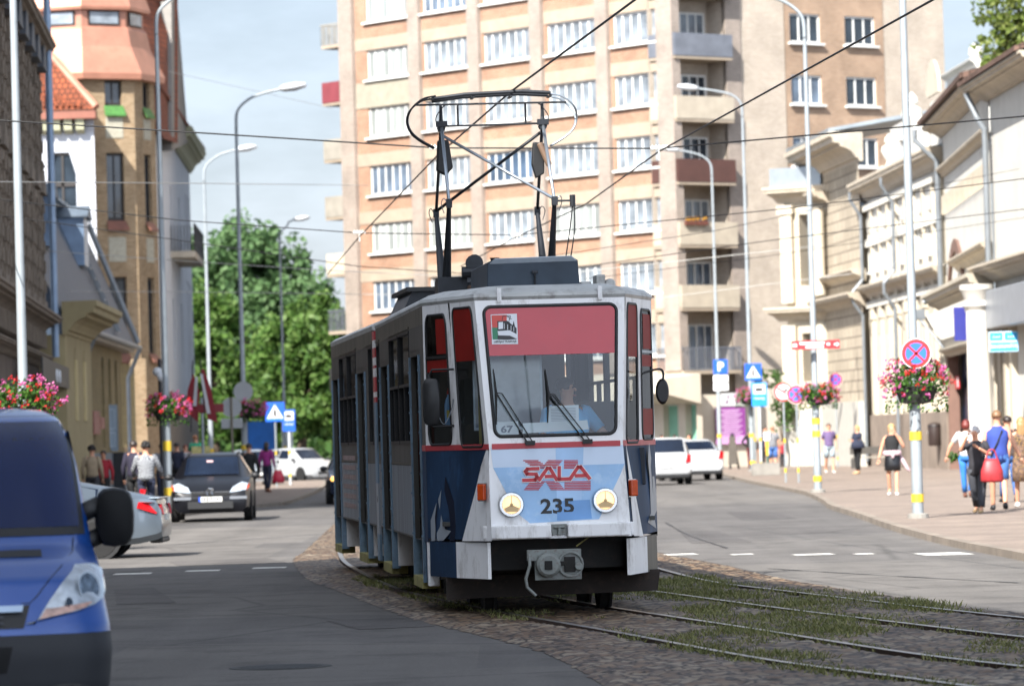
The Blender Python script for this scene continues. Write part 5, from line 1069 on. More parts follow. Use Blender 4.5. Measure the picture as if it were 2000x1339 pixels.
k=MB(); uu=L1.u(88,710)-L1.u(25,710); k.box(0,uu,-.05,0,3.55,4.2); k.build('panel',M('fascia_dark','#1d1c1c',.6),fs1); text('lettering','en  en',.75,(uu*.5,-.06,3.88),mPap,fs1,bold=.01,ext=.01,sx=1.6)
# yellow house with the tin mansard roof
L2_=Fac(96,650,131,237,650,166)
yh=thing('yellow_house','low yellow house with a steep blue tin mansard roof, dormers and slit windows','building',L2_.o,L2_.rz)
Wy=L2_.W; mY=brick('yellow_brick','#8a7b57','#7d6f50','#756b57',.26,.09,.01,.9,.3,.2); mY2=M('ochre_render','#978a68',.9,var=.1,scale=1,dirt='#85764f',dirtamt=.4)
usp=L2_.u(148,700); ze1=5.55
yw=[(usp+1.5+q*(Wy-usp-2.2)/6,usp+1.5+q*(Wy-usp-2.2)/6+1.5,1.75,5.0) for q in range(6)]
mesh('wall',mY,yh,lambda b:b.panel((usp,0),(1,0),Wy-usp,0,ze1,[(a,a+1.4,p,q) for a,c,p,q in yw],.2))
for a,c,p,q in yw: window(yh,a,p,1.4,q-p,2,y=.1,frame=mFrD,sill=False,gi=0,bar=.12,cross=.68)
mesh('porch_wall',mY2,yh,lambda b:(b.box(-.2,usp,-.5,3,0,5.2),[b.lathe([(0,-.52),(.4,-.52),(.4,-.5)],12,(q,0,4.5),'y') for q in (usp*.35,usp*.7)]))
mesh('porch_niche',M('niche_cream','#b5a67c',.9),yh,lambda b:[b.box(q-.5,q+.5,-.54,-.501,2.6,4.5) for q in (usp*.35,usp*.7)])
mesh('porch_cornice',mY2,yh,lambda b:cornice(b,-.3,usp+.2,5.2,1.0,1.1,5,y=-.4))
mesh('plinth',M('grey_door','#5f6b75',.7,var=.15),yh,lambda b:(b.box(usp,Wy,-.08,-.001,0,1.55)))
def tin(name,base,d,axis_rot=0):
    m,t,b=nt(name); N=t.nodes; L=t.links; tc=N.new('ShaderNodeTexCoord'); wv=N.new('ShaderNodeTexWave'); wv.inputs['Scale'].default_value=d; wv.inputs['Distortion'].default_value=0; L.new(tc.outputs['UV'],wv.inputs[0])
    rp=N.new('ShaderNodeValToRGB'); rp.color_ramp.elements[0].color=(*[c*.55 for c in C(base)],1); rp.color_ramp.elements[1].color=(*C(base),1); rp.color_ramp.elements[0].position=.02; rp.color_ramp.elements[1].position=.14; L.new(wv.outputs[0],rp.inputs[0])
    nz=N.new('ShaderNodeTexNoise'); nz.inputs['Scale'].default_value=1.2; nz.inputs['Detail'].default_value=6; L.new(tc.outputs['Object'],nz.inputs[0]); r2=N.new('ShaderNodeValToRGB'); r2.color_ramp.elements[0].color=(.75,)*3+(1,); r2.color_ramp.elements[1].color=(1.15,)*3+(1,); L.new(nz.outputs[0],r2.inputs[0])
    mx=N.new('ShaderNodeMix'); mx.data_type='RGBA'; mx.blend_type='MULTIPLY'; mx.inputs[0].default_value=1; L.new(rp.outputs[0],mx.inputs[6]); L.new(r2.outputs[0],mx.inputs[7]); L.new(mx.outputs[2],b.inputs['Base Color']); b.inputs['Roughness'].default_value=.5; b.inputs['Metallic'].default_value=.05; b.inputs['Specular IOR Level'].default_value=.3
    bp=N.new('ShaderNodeBump'); bp.inputs['Strength'].default_value=.6; bp.inputs['Distance'].default_value=.04; L.new(wv.outputs[0],bp.inputs['Height']); L.new(bp.outputs[0],b.inputs['Normal']); MATS[name]=m; return m
mTin=tin('tin_roof','#3a4757',.8); mTinL=tin('tin_roof_light','#8697a3',.6); mCop=M('copper','#a87763',.42,.3,var=.16,scale=.9,dirt='#8a5a4a',dirtamt=.5)
zr=10.4
mesh('mansard_roof',mTin,yh,lambda b:(b.prism([(-.3,-.5,ze1),(Wy+.5,-.55,ze1),(Wy+.5,1.5,zr),(-.3,1.5,zr)],(0,.15,.1)),b.prism([(Wy+.5,-.5,ze1),(Wy+.5,6,ze1),(Wy+.5,6,zr+1.4),(Wy+.5,1.5,zr)],(.1,0,0))))
mesh('upper_roof',mTinL,yh,lambda b:b.prism([(-.6,1.1,zr+.02),(Wy+.7,1.1,zr+.02),(Wy+.7,6,zr+2.2),(-.6,6,zr+2.2)],(0,0,.12)))
mesh('gutter',mPipe,yh,lambda b:(b.tube([(usp-.2,-.62,ze1+.02),(Wy+.6,-.66,ze1+.02)],.1,8),b.tube([(Wy+.3,-.7,ze1),(Wy+.3,-.2,4.4),(Wy+.3,-.2,0)],.08,8),b.tube([(Wy+.6,-.6,ze1+.2),(Wy+.6,1.2,zr)],.11,8),b.tube([(usp+.1,-.7,ze1),(usp+.1,-.25,4.6),(usp+.1,-.25,0)],.1,8)))
mesh('eave_trim',mSt,yh,lambda b:[b.box(usp+q*.4,usp+q*.4+.25,-.5,-.1,ze1-.18,ze1-.02) for q in range(int((Wy-usp)/.4))])
mDor=M('dormer_tin','#6f8299',.35,.5,var=.25,scale=1.5)
for q,(u0,u1,z0,z1) in enumerate(((Wy*.60,Wy*.66,8.2,9.9),(Wy*.16,Wy*.22,8.2,9.8))):
    mesh('dormer',mDor,yh,lambda b:(b.box(u0,u1,.35,1.3,z0,z1),))
    mesh('dormer_roof',M('dormer_zinc','#525c66',.6,.1,var=.2),yh,lambda b:b.prism([(u0-.25,.2,z1),(u1+.25,.2,z1),((u0+u1)/2,.2,z1+.45)],(0,1.2,0)))
mesh('ladder',mPipe,yh,lambda b:(b.tube([(Wy*.68,-.55,5.9),(Wy*.68,.95,zr-.9)],.05,6),b.tube([(Wy*.73,-.55,5.9),(Wy*.73,.95,zr-.9)],.05,6),[b.tube([(Wy*.68,-.55+q*.16,5.9+q*.39),(Wy*.73,-.55+q*.16,5.9+q*.39)],.04,5) for q in range(9)]))
yb=thing('red_lettering','weathered red sign letters on the front of the yellow house below its slit windows','sign',L2_.o+L2_.d*(L2_.u(152,830))+L2_.n*.12,L2_.rz)
k=MB(); uw=L2_.u(196,830)-L2_.u(152,830); zq_=L2_.z(175,842); 
k.box(0,uw*.2,-.04,0,zq_,zq_+.5); k.box(uw*.27,uw*.42,-.04,0,zq_+.1,zq_+.5); k.box(uw*.5,uw*.78,-.04,0,zq_-.1,zq_+.7); k.box(uw*.82,uw,-.04,0,zq_+.1,zq_+.5); k.build('board',M('faded_red_sign','#8c5a50',.7,var=.3,scale=5),yb)
gb=thing('grey_shutter','grey panelled wooden shutter board standing against the end of the yellow house','shutter',at(222,850,160)+Vector((0,-2,0)),0)
k=MB(); za_,zb_2=hz(222,790,158),.13; gz_=gb.location.z; gb.location.z=0; k.box(-.35,.35,-.06,0,1.6,za_); k.build('leaf',M('shutter_grey','#72808c',.6,var=.1),gb); k=MB()
for a,b_ in ((1.75,2.3),(2.4,za_-.15)):
    k.box(-.27,-.23,-.075,-.061,a,b_); k.box(.23,.27,-.075,-.061,a,b_); k.box(-.23,.23,-.075,-.061,a,a+.04); k.box(-.23,.23,-.075,-.061,b_-.04,b_)
k.build('moulding',M('shutter_pale','#8d9aa5',.6),gb); k=MB(); k.box(-.35,-.29,-.06,0,.13,1.6); k.box(-.2,.55,-.04,0,.13,1.55); k.build('lower_board',M('board_black','#191b1f',.7),gb)
g0=Vector((-12.6,41,0)); g1_=Vector((-13.6,96,0)); gd=(g1_-g0); th_=thing('reflection_townhouse','unseen plain two storey townhouse added to darken reflections on the tram','building',g0,math.atan2(gd.y,gd.x)); gL=gd.length  # out of view, added so the tram panes reflect dark walls
thh=[(u,u+1.3,z,z+2.) for u in [q*3.4+1. for q in range(15)] for z in (1.0,5.0)]
mesh('wall',M('umber_render','#5d5347',.9,var=.15),th_,lambda b:(b.panel((0,0),(1,0),gL,0,8.5,thh,.2),b.box(0,gL,.3,9,8.3,8.5),b.box(0,.2,.01,9,0,8.3),b.box(gL-.2,gL,.01,9,0,8.3)))
k=MB()
for a,c,p,q in thh: k.quad((a,.18,p),(c,.18,p),(c,.18,q),(a,.18,q))
k.build('window_panes',mGl[0],th_)
mesh('roof',mTile,th_,lambda b:b.prism([(-.2,-.5,8.5),(gL+.2,-.5,8.5),(gL+.2,4.5,10.8),(-.2,4.5,10.8)],(0,0,.2)))
# the brick tower with the copper roof
TV=at(270,500,184); ta=R(50.5); tr=3.06; TC=Vector((TV.x-tr*math.sin(ta),TV.y+tr*math.cos(ta),0))
tw=thing('corner_tower','octagonal yellow brick corner tower under a copper bell roof with tall dark windows','building',TC,0)
mTB=brick('tower_brick','#9f876c','#876d52','#93876f',.26,.09,.014,.9,.4,.3)
zbt=hz(230,142,183); vang=[ta+R(45)*q for q in range(8)]
def oc(r,z): return [(r*math.sin(a),-r*math.cos(a),z) for a in vang]
def facep(q,t,z,off=0.):
    "point on tower face: q=0 is the one seen to the left of the front corner; t 0..1 left to right"
    a0,a1=vang[0]-R(45)*(q+1),vang[0]-R(45)*q; p=Vector((tr*math.sin(a0),-tr*math.cos(a0),z)).lerp(Vector((tr*math.sin(a1),-tr*math.cos(a1),z)),t); n=Vector((math.sin((a0+a1)/2),-math.cos((a0+a1)/2),0)); return p+n*off
def tface(b):
    for q in range(-1,7):
        a0=vang[0]-R(45)*(q+1); p0=Vector((tr*math.sin(a0),-tr*math.cos(a0),0)); p1=facep(q,1,0); u=(p1-p0); wl=u.length
        hs=[]
        if q in (0,-1): hs=[(wl*.42,wl*.76,a,c) for a,c in TWN]
        b.panel((p0.x,p0.y),(u.x,u.y),wl,0,zbt,hs,.25)
TWN=[(hz(210,205,183),hz(210,155,183)),(hz(215,430,183),hz(215,297,183)),(hz(225,690,183),hz(225,540,183))]
mesh('wall',mTB,tw,tface)
for q in (0,-1):
    for a,c in TWN:
        P=lambda t,z,o: facep(q,t,z,o); k=MB(); t=.03
        for (s0,s1,z0,z1) in ((.42,.45,a,c),(.73,.76,a,c),(.45,.73,a,a+.14),(.45,.73,c-.12,c),(.58,.60,a+.14,c-.12)): k.prism([P(s0,z0,-.15),P(s1,z0,-.15),P(s1,z1,-.15),P(s0,z1,-.15)],P(0,0,0)-P(0,0,.06))
        f=k.build('window',mFrD,tw); g=MB(); g.quad(P(.42,a,-.2),P(.76,a,-.2),P(.76,c,-.2),P(.42,c,-.2)); g.build('pane',mGl[0],f)
    for z0,z1 in ((hz(215,268,183),hz(215,228,183)),(hz(220,510,183),hz(220,462,183))): mesh('stone_panel',M('roughcast','#9d998a',.95,var=.15,scale=8,bump=.6,bscale=14),tw,lambda b:b.prism([facep(q,.42,z0,.0),facep(q,.76,z0,.0),facep(q,.76,z1,.0),facep(q,.42,z1,.0)],facep(q,0,0,.03)-facep(q,0,0,0)))
    mesh('sill',M('sill_copper','#6d4436',.6,var=.2),tw,lambda b:[b.prism([facep(q,.40,z,0),facep(q,.78,z,0),facep(q,.80,z-.35,.25),facep(q,.38,z-.35,.25)],(0,0,-.08)) for z in (TWN[1][0],TWN[2][0])])
    mesh('sill_tiles',M('green_tiles','#3f6e33' if q==0 else '#2e6a5a',.6,var=.3,scale=9),tw,lambda b:b.prism([facep(q,.40,TWN[0][0],0),facep(q,.78,TWN[0][0],0),facep(q,.80,TWN[0][0]-.38,.2),facep(q,.38,TWN[0][0]-.38,.2)],(0,0,-.08)))
mesh('bay_splay',mTB,tw,lambda b:b.prism([facep(0,.15,0.,.02),facep(0,1.,0.,.02),facep(0,1.,5.5,.02),facep(0,.75,5.5,.02),facep(0,.15,2.8,.02)],facep(0,0,0,.5)-facep(0,0,0)))
prof=[(3.5,zbt-.25),(3.55,zbt),(3.3,zbt+.5),(2.95,zbt+1.2),(2.8,zbt+1.95),(2.72,zbt+2.05)]; zw=zbt+2.05
def bell(b,pr): b.loft([oc(r,z) for r,z in pr])
mesh('copper_roof',mCop,tw,lambda b:bell(b,prof)); 
mesh('lantern_wall',mCop,tw,lambda b:bell(b,[(2.65,zw-.05),(2.65,zw+.75)]))
mesh('copper_dome',mCop,tw,lambda b:bell(b,[(2.95,zw+.72),(2.98,zw+.85),(2.75,zw+1.5),(2.3,zw+2.4),(1.5,zw+3.6),(.5,zw+4.6),(.1,zw+5.6)]))
for q in range(-2,3):
    a=vang[0]-R(45)*(q+.5); n=Vector((math.sin(a),-math.cos(a),0)); tt=Vector((n.y*-1,n.x,0)); ap_=2.65*math.cos(R(22.5)); c=n*(ap_+.02); k=MB()
    P=lambda s,z,o=0.: c+tt*s+n*o+Vector((0,0,z)); k.prism([P(-.72,zw+.08),P(.72,zw+.08),P(.72,zw+.68),P(-.72,zw+.68)],n*.05); f=k.build('lantern_window',mFrD,tw); g=MB(); g.quad(P(-.64,zw+.14,.06),P(.64,zw+.14,.06),P(.64,zw+.62,.06),P(-.64,zw+.62,.06)); g.build('pane',mGl[1],f)
# white wing left of the tower, facing the street corner
L3=Fac(60,350,181,186,350,181)
ww_=thing('white_wing','white plastered wing with a red tile hip roof beside the copper topped tower','building',L3.o,0.)
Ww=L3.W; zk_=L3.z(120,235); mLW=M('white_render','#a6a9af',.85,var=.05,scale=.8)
tz0,tz1=L3.z(120,425),L3.z(120,298); tu0,tu1=L3.u(97,400),L3.u(150,400)
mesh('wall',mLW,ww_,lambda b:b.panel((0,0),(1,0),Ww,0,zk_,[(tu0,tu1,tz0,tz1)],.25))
k=MB(); k.quad((tu0-.05,.15,tz0),(tu1+.05,.15,tz0),(tu1+.05,.15,tz1),(tu0-.05,.15,tz1)); pw_=k.build('window_pane',mGl[0],ww_)
mesh('window_frame',mFrD,ww_,lambda b:(b.box((tu0+tu1)/2-.05,(tu0+tu1)/2+.05,.08,.14,tz0,tz1),b.box(tu0,tu1,.08,.139,(tz0+tz1)/2-.06,(tz0+tz1)/2+.1),b.box(tu0,tu1,.08,.141,tz1-.1,tz1)))
mesh('splayed_reveal',mLW,ww_,lambda b:(b.prism([(tu0-.1,-.02,tz1+.1),(tu0+.3,-.02,tz1+.1),(tu0-.1,-.02,tz0+1.5)],(0,.16,0)),b.prism([(tu1+.1,-.02,tz1+.1),(tu1-.3,-.02,tz1+.1),(tu1+.1,-.02,tz0+1.5)],(0,.16,0))))
mesh('corbel',M('corbel_stone','#9a9a80',.85,var=.1),ww_,lambda b:[b.prism([(q*.5,-.001,zk_),(q*.5,-.6,zk_),(q*.5,-.5,zk_-.45),(q*.5,-.001,zk_-.6)],(.34,0,0)) for q in range(int(Ww/.5))])
mesh('eave',M('eave_copper','#7a4a3a',.6,var=.15),ww_,lambda b:b.box(-.3,Ww+.15,-.75,.1,zk_+.002,zk_+.35))
mesh('roof',mTile,ww_,lambda b:(b.prism([(-.4,-.8,zk_+.36),(Ww+.2,-.8,zk_+.36),(Ww-2.6,1.6,zk_+3.6),(-.4,1.6,zk_+3.6)],(0,.05,.12)),[b.tube([(q*.26-.3,-.82,zk_+.5),(min(q*.26-.3,Ww-2.4),1.55 if q*.26-.3<Ww-2.6 else lerp(1.6,-.8,(q*.26-.3-Ww+2.6)/2.8),zk_+3.75 if q*.26-.3<Ww-2.6 else lerp(3.7,.5,(q*.26-.3-Ww+2.6)/2.8)+zk_)],.07,5,cap=False) for q in range(int(Ww/.26)+1)]))
mesh('hip_flashing',mCop,ww_,lambda b:b.tube([(Ww+.2,-.8,zk_+.45),(Ww-2.6,1.65,zk_+3.75)],.16,8))
# gabled white house behind the tower
L4=Fac(296,500,190,374,500,236)
gh=thing('gabled_house','white gabled house with slit windows and an iron balcony behind the brick tower','building',L4.o,L4.rz)
Wg=L4.W; ze4=L4.z(371,300); gm=Wg*.42; zg=L4.z(333,62)
sl=[(u,u+1.,z,z+2.9) for u in (Wg*.84,Wg*.89,Wg*.94) for z in (12.3,7.6,4.9)]+[(u,u+1.6,z,z+3.) for u in (Wg*.2,Wg*.45,Wg*.66) for z in (11.5,6.)]
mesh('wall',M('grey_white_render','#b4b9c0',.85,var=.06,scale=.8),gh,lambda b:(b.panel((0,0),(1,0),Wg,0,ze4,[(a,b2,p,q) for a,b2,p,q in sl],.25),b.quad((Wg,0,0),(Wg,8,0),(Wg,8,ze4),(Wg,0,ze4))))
for a,b2,p,q in sl: window(gh,a,p,b2-a,q-p,1,y=.15,frame=mFrD,sill=False,gi=0,bar=.12)
mesh('plinth',M('plinth_brown','#6f665c',.9,var=.2),gh,lambda b:b.box(-.2,Wg+.1,-.15,-.001,0,4.3))
mesh('cornice',M('corbel_stone','#9a9a80',.85,var=.1),gh,lambda b:cornice(b,Wg*.6,Wg+.2,ze4-1.2,1.2,.9))
mesh('roof',mTile,gh,lambda b:(b.prism([(-1,-.4,ze4+.01),(Wg+.4,-.9,ze4+.01),(Wg+.4,1.2,ze4+1.2),(-1,1.2,ze4+1.2)],(0,0,.2)),))
G0=at(272,200,192); G1=at(336,62,200); G2=at(372,292,214)
mesh('gable',M('gable_grey','#77746f',.9,var=.1),gh,lambda b:b.prism([(Wg*.22,-.6,ze4-2.4),(Wg*.66,-.6,ze4-.6),(Wg*.44,-.6,zg+1.2),(Wg*.30,-.6,zg+.2)],(0,.5,0)))
mesh('gable_roof',mTile,gh,lambda b:b.prism([(-.6,-.7,ze4-2.6),(Wg*.3,-.72,ze4-1.8),(Wg*.40,-.72,zg+1.0),(-.6,3.,zg+.6)],(.05,.3,.1)))
bal=MB(); ub0,ub1,zb0=Wg*.42,Wg*.68,L4.z(350,508); bal.box(ub0,ub1,-1.2,-.001,zb0-.3,zb0); bo=bal.build('balcony',mSt,gh); k=MB()
for q in range(int((ub1-ub0)/.18)+1): k.box(ub0+q*.18-.025,ub0+q*.18+.025,-1.2,-1.15,zb0,zb0+1.25)
for q in range(8): k.box(ub1-.05,ub1,-1.2+q*.16,-1.16+q*.16,zb0,zb0+1.25); k.box(ub0,ub0+.05,-1.2+q*.16,-1.16+q*.16,zb0,zb0+1.25)
k.box(ub0,ub1,-1.23,-1.14,zb0+1.25,zb0+1.33); k.box(ub0,ub1,-1.22,-1.145,zb0+.15,zb0+.2); k.build('railing',mFrD,bo)
# ---------------------------------------------------------------- the tall house beside the camera, out of the frame, whose shadow covers the foreground
SHH=22.0; el=math.tan(SUN_EL); off=Vector((-sd.x,-sd.y,0)).normalized()*(SHH/el)
sa=Vector((-.4,61.0,0))-off; sb=Vector((4.9,32.5,0))-off; sdv=(sb-sa).normalized(); sL=75
nh=thing('grey_townhouse','tall grey plastered townhouse whose long shadow lies over the foreground road','building',sa+sdv*sL,math.atan2(-sdv.y,-sdv.x))
shh=[(u,u+1.2,z,z+2.0) for u in [q*3.0+1.2 for q in range(24)] for z in (1.2,4.8,8.2,11.6)]
mesh('wall',M('grey_render','#8f8a80',.9,var=.1,scale=.8),nh,lambda b:(b.panel((0,0),(1,0),sL,0,SHH,shh,.2),b.quad((sL,0,0),(sL,13,0),(sL,13,SHH),(sL,0,SHH)),b.quad((0,13,0),(0,0,0),(0,0,SHH),(0,13,SHH)),b.quad((sL,13,0),(0,13,0),(0,13,SHH),(sL,13,SHH))))
mesh('roof',mTin,nh,lambda b:(b.box(-.3,sL+.3,-.4,13.3,SHH,SHH+.25)))
k=MB()
for a,c,p,q in shh: k.quad((a,.18,p),(c,.18,p),(c,.18,q),(a,.18,q))
k.build('window_panes',mGl[0],nh)['kind']='stuff'
# ================================================================ VEHICLES
mGlassCar=M('car_glass','#121a28',.08,var=.35,scale=1.2,spec=.22); mTyre=M('tyre','#131314',.85,var=.2,scale=10); mRim=M('alloy_rim','#9a9c9f',.3,.8,var=.1); mBlkP=M('black_plastic','#17181a',.55,var=.15)
mTail=M('tail_lamp','#a31119',.2,var=.2,scale=12,coat=.6); mLampC=M('lamp_clear','#a9b3bd',.12,.3,var=.35,scale=14,coat=1.); mPlate=M('plate_white','#c9cac6',.5,var=.03)
def paint(n,c,met=.0,rough=.25): return M('paint_'+n,c,rough,met,var=.04,scale=1.5,coat=.45)
def car(label,loc,rz,pm,st,wheels=(.85,3.5),group=None,wr=.31,width=None):
    """ST: stations (y, z0, half width, belt z, roof half width, roof z); the front is at y=0 and the car runs to +y"""
    t=thing('car',label,'car',loc,rz,group); rings=[]
    for (y,z0,w,zb,wr_,zr) in st:
        h=[(-w*.86,z0),(-w*.98,z0+.10),(-w,lerp(z0,zb,.5)),(-w*.97,zb),(-wr_,max(zr-.03,zb+.001)),(-wr_*.82,max(zr,zb+.012))]; rings.append([(x,y,z) for x,z in h]+[(-x,y,z) for x,z in h[::-1]])
    k=MB(); k.loft(rings); k.build('body',pm,t,smooth=True,auto=32)
    ws=[i for i in range(len(st)-1) if st[i][5]-st[i][3]<.05 and st[i+1][5]-st[i+1][3]>.2]; rs=[i for i in range(len(st)-1) if st[i][5]-st[i][3]>.2 and st[i+1][5]-st[i+1][3]<.05]
    def patch(name,P,n,ins=(.06,.08)):
        if len(P)==2:
            k=MB(); v=ins[1]; A,B=P; Q=lambda j,t:Vector(A[j]).lerp(Vector(B[j]),t)
            for j,u0,u1 in ((4,.35,1),(5,0,1),(6,0,.65)):
                p=[Q(j,v).lerp(Q(j+1,v),u0),Q(j,v).lerp(Q(j+1,v),u1),Q(j,1-v).lerp(Q(j+1,1-v),u1),Q(j,1-v).lerp(Q(j+1,1-v),u0)]; nn=(p[1]-p[0]).cross(p[3]-p[0]).normalized(); nn=nn if nn.dot(Vector(n))>0 else -nn; k.poly([q+nn*.012 for q in p])
            return k.build(name,mGlassCar,t)
        a,b,c,d=map(Vector,P); f=lambda u,v: a*(1-u)*(1-v)+b*u*(1-v)+c*u*v+d*(1-u)*v; k=MB(); u,v=ins
        nn=(b-a).cross(d-a).normalized(); nn=nn if nn.dot(Vector(n))>0 else -nn
        k.poly([f(*q)+nn*.012 for q in ((u,v),(1-u,v),(1-u,1-v),(u,1-v))]); return k.build(name,mGlassCar,t)
    for i in ws: r0,r1=rings[i],rings[i+1]; patch('windscreen',(r0,r1),(0,-1,.5))
    for i in rs: r0,r1=rings[i],rings[i+1]; patch('rear_window',(r0,r1),(0,1,.5))
    cab=[i for i in range(len(st)-1) if st[i][5]-st[i][3]>.2 and st[i+1][5]-st[i+1][3]>.2]
    for i in cab:
        r0,r1=rings[i],rings[i+1]; patch('side_window',(r0[3],r1[3],r1[4],r0[4]),(-1,0,0),(.04,.1)); patch('side_window',(r0[8],r1[8],r1[7],r0[7]),(1,0,0),(.04,.1))
    W_=max(s[2] for s in st)
    for y in wheels:
        for sg in (-1,1):
            k=MB(); k.lathe([(wr*.6,-.10),(wr*.95,-.10),(wr,-.06),(wr,.05),(wr*.93,.09),(wr*.62,.09)],20,(sg*(W_-.075),y,wr),'x'); k.v=[(x if sg>0 else -x-2*0,y_,z) for x,y_,z in k.v] if False else k.v; w=k.build('wheel',mTyre,t,smooth=True,auto=40)
            k=MB(); k.lathe([(0,sg*.07),(wr*.2,sg*.085),(wr*.6,sg*.09),(wr*.64,sg*.06)],20,(sg*(W_-.075),y,wr),'x'); k.build('rim',mRim,w,smooth=True)
            k=MB(); k.lathe([(wr*1.13,sg*-.02),(wr*1.15,sg*.008),(0,sg*.008)],20,(sg*(W_-.0),y,wr+.01),'x',cap=False); k.build('wheel_arch',mBlkP,t)
    return t
def add(t,name,m,fn,**kw): return mesh(name,m,t,fn,**kw)
def mirrors(t,y,z,w,m):
    for sg in (-1,1): add(t,'wing_mirror',m,lambda b:(ell(b,(sg*(w+.11),y,z),.10,.07,.075,10,6),b.tube([(sg*(w-.06),y,z-.03),(sg*(w+.06),y,z-.02)],.025,6)),smooth=True)
# black family car coming towards the camera
PB1=gr(412,1019); PB1.z=0
st=[(0,.30,.62,.55,.50,.56),(.06,.22,.80,.66,.62,.68),(.35,.20,.86,.78,.66,.82),(1.0,.20,.885,.93,.68,.97),(1.25,.20,.885,.97,.66,1.0),(2.0,.20,.89,1.0,.60,1.46),(2.9,.20,.89,1.02,.60,1.52),(3.9,.20,.88,1.04,.57,1.48),(4.5,.24,.84,1.0,.55,1.02),(4.65,.30,.74,.8,.5,.82)]
bc=car('black family car driving forward with a white number plate and clear slanted headlamps',PB1,R(2),M('paint_black','#0b0c11',.3,var=.05,coat=.08,spec=.3),st,(.9,3.6))
for sg in (-1,1):
    add(bc,'headlamp',mLampC,lambda b:b.prism([(sg*.42,.055,.62),(sg*.80,.14,.68),(sg*.84,.42,.82),(sg*.70,.40,.86),(sg*.50,.16,.76)],(0,-.05,.02)),bevel=.01)
    add(bc,'indicator_lamp',mOr,lambda b:b.prism([(sg*.80,.10,.68),(sg*.86,.25,.76),(sg*.86,.40,.84),(sg*.82,.22,.80)],(0,-.03,.005)))
    add(bc,'fog_trim',M('trim_grey','#7c8086',.4,.4),lambda b:b.box(sg*.62-.19,sg*.62+.19,-.01,.05,.50,.56))
add(bc,'grille',mBlkP,lambda b:(b.box(-.5,.5,-.03,.03,.30,.46),b.box(-.42,.42,-.02,.05,.60,.68)))
add(bc,'grille_bar',mChr,lambda b:b.box(-.44,.44,-.035,-.02,.655,.675))
def emb(b):
    for p in ([(-.06,.60),(-.09,.68),(-.03,.74),(.05,.73)],[(.05,.60),(.02,.68),(.08,.73)],[(-.02,.60),(.0,.66)]): b.tube([(x,-.05,z) for x,z in p],.018,6)
add(bc,'emblem',mChr,emb)
pl=add(bc,'number_plate',mPlate,lambda b:b.box(-.26,.26,-.05,-.03,.45,.56)); add(bc,'plate_band',M('eu_blue','#1f46a8',.5),lambda b:b.box(-.26,-.21,-.054,-.0501,.45,.56)); text('plate_lettering','KE 9116',.10,(.02,-.053,.505),mBk,pl,ext=.001,bold=.003)
mirrors(bc,1.45,1.0,.86,mBlkP); add(bc,'roof_rail',mBlkP,lambda b:[b.tube([(s*.56,2.1,1.5),(s*.56,3.7,1.54)],.02,6) for s in (-1,1)])
add(bc,'mirror_pendant',M('pendant_pink','#c9a7a7',.6),lambda b:(b.box(-.12,.02,1.75,1.78,1.30,1.36),b.box(-.07,-.02,1.74,1.76,1.1,1.3)))
# silver fastback turning in at the left, only its tail shows
PS=gr(302,1087); 
st=[(0,.35,.60,.6,.5,.62),(.1,.22,.82,.68,.62,.70),(1.0,.18,.89,.86,.66,.90),(1.2,.18,.89,.88,.64,.92),(2.0,.18,.90,.92,.56,1.38),(3.0,.18,.90,.95,.55,1.39),(3.75,.20,.89,1.0,.52,1.22),(4.35,.24,.86,1.0,.58,1.06),(4.62,.30,.83,.97,.66,1.00),(4.70,.34,.80,.78,.66,.80),(4.72,.40,.74,.6,.6,.62)]
hd=Vector((-1,.01,0)).normalized(); rzs=math.atan2(hd.x,-hd.y)
sc_=car('silver fastback car with a red wraparound tail lamp, turning in beside the blue van',Vector((PS.x,PS.y,0))+hd*4.55+Vector((0,.5,0)),rzs,paint('silver','#6d7882',.7,.28),st,(.95,3.72),wr=.33)
for sg in (-1,1): add(sc_,'tail_lamp',mTail,lambda b:b.prism([(sg*.60,4.71,.72),(sg*.82,4.6,.74),(sg*.885,4.33,.84),(sg*.885,4.36,.95),(sg*.84,4.55,.94),(sg*.62,4.68,.90)],(sg*.03,.03,0)),bevel=.008)
add(sc_,'reflector',mTail,lambda b:b.box(-.86,-.80,4.3,4.55,.44,.48)); add(sc_,'rear_bumper',mBlkP,lambda b:b.box(-.6,.6,4.5,4.70,.24,.33),bevel=.03); add(sc_,'number_plate',mPlate,lambda b:b.box(-.26,.26,4.70,4.735,.62,.73))
add(sc_,'boot_lip',paint('silver','#6d7882',.7,.28),lambda b:b.box(-.66,.66,4.5,4.68,.995,1.02),bevel=.01)
for c_ in sc_.children:
    c_.scale.z=.9
# white hatchback and the cars behind it
st=[(0,.32,.55,.6,.5,.62),(.08,.22,.78,.70,.6,.72),(.8,.20,.85,.90,.62,.94),(1.0,.2,.85,.94,.62,.97),(1.75,.2,.86,.97,.56,1.46),(2.6,.2,.86,.99,.56,1.50),(3.5,.22,.85,1.0,.54,1.45),(3.95,.26,.82,1.0,.56,1.02),(4.05,.32,.74,.8,.5,.82)]
def front_bits(t,dark=False):
    for sg in (-1,1): add(t,'headlamp',mLampC,lambda b:b.prism([(sg*.42,.02,.66),(sg*.76,.10,.68),(sg*.80,.36,.82),(sg*.62,.26,.80)],(0,-.04,.01)))
    add(t,'grille',mBlkP,lambda b:(b.box(-.45,.45,-.03,.04,.34,.46),b.box(-.3,.3,-.01,.06,.60,.66))); add(t,'number_plate',mPlate,lambda b:b.box(-.26,.26,-.045,-.03,.47,.57))
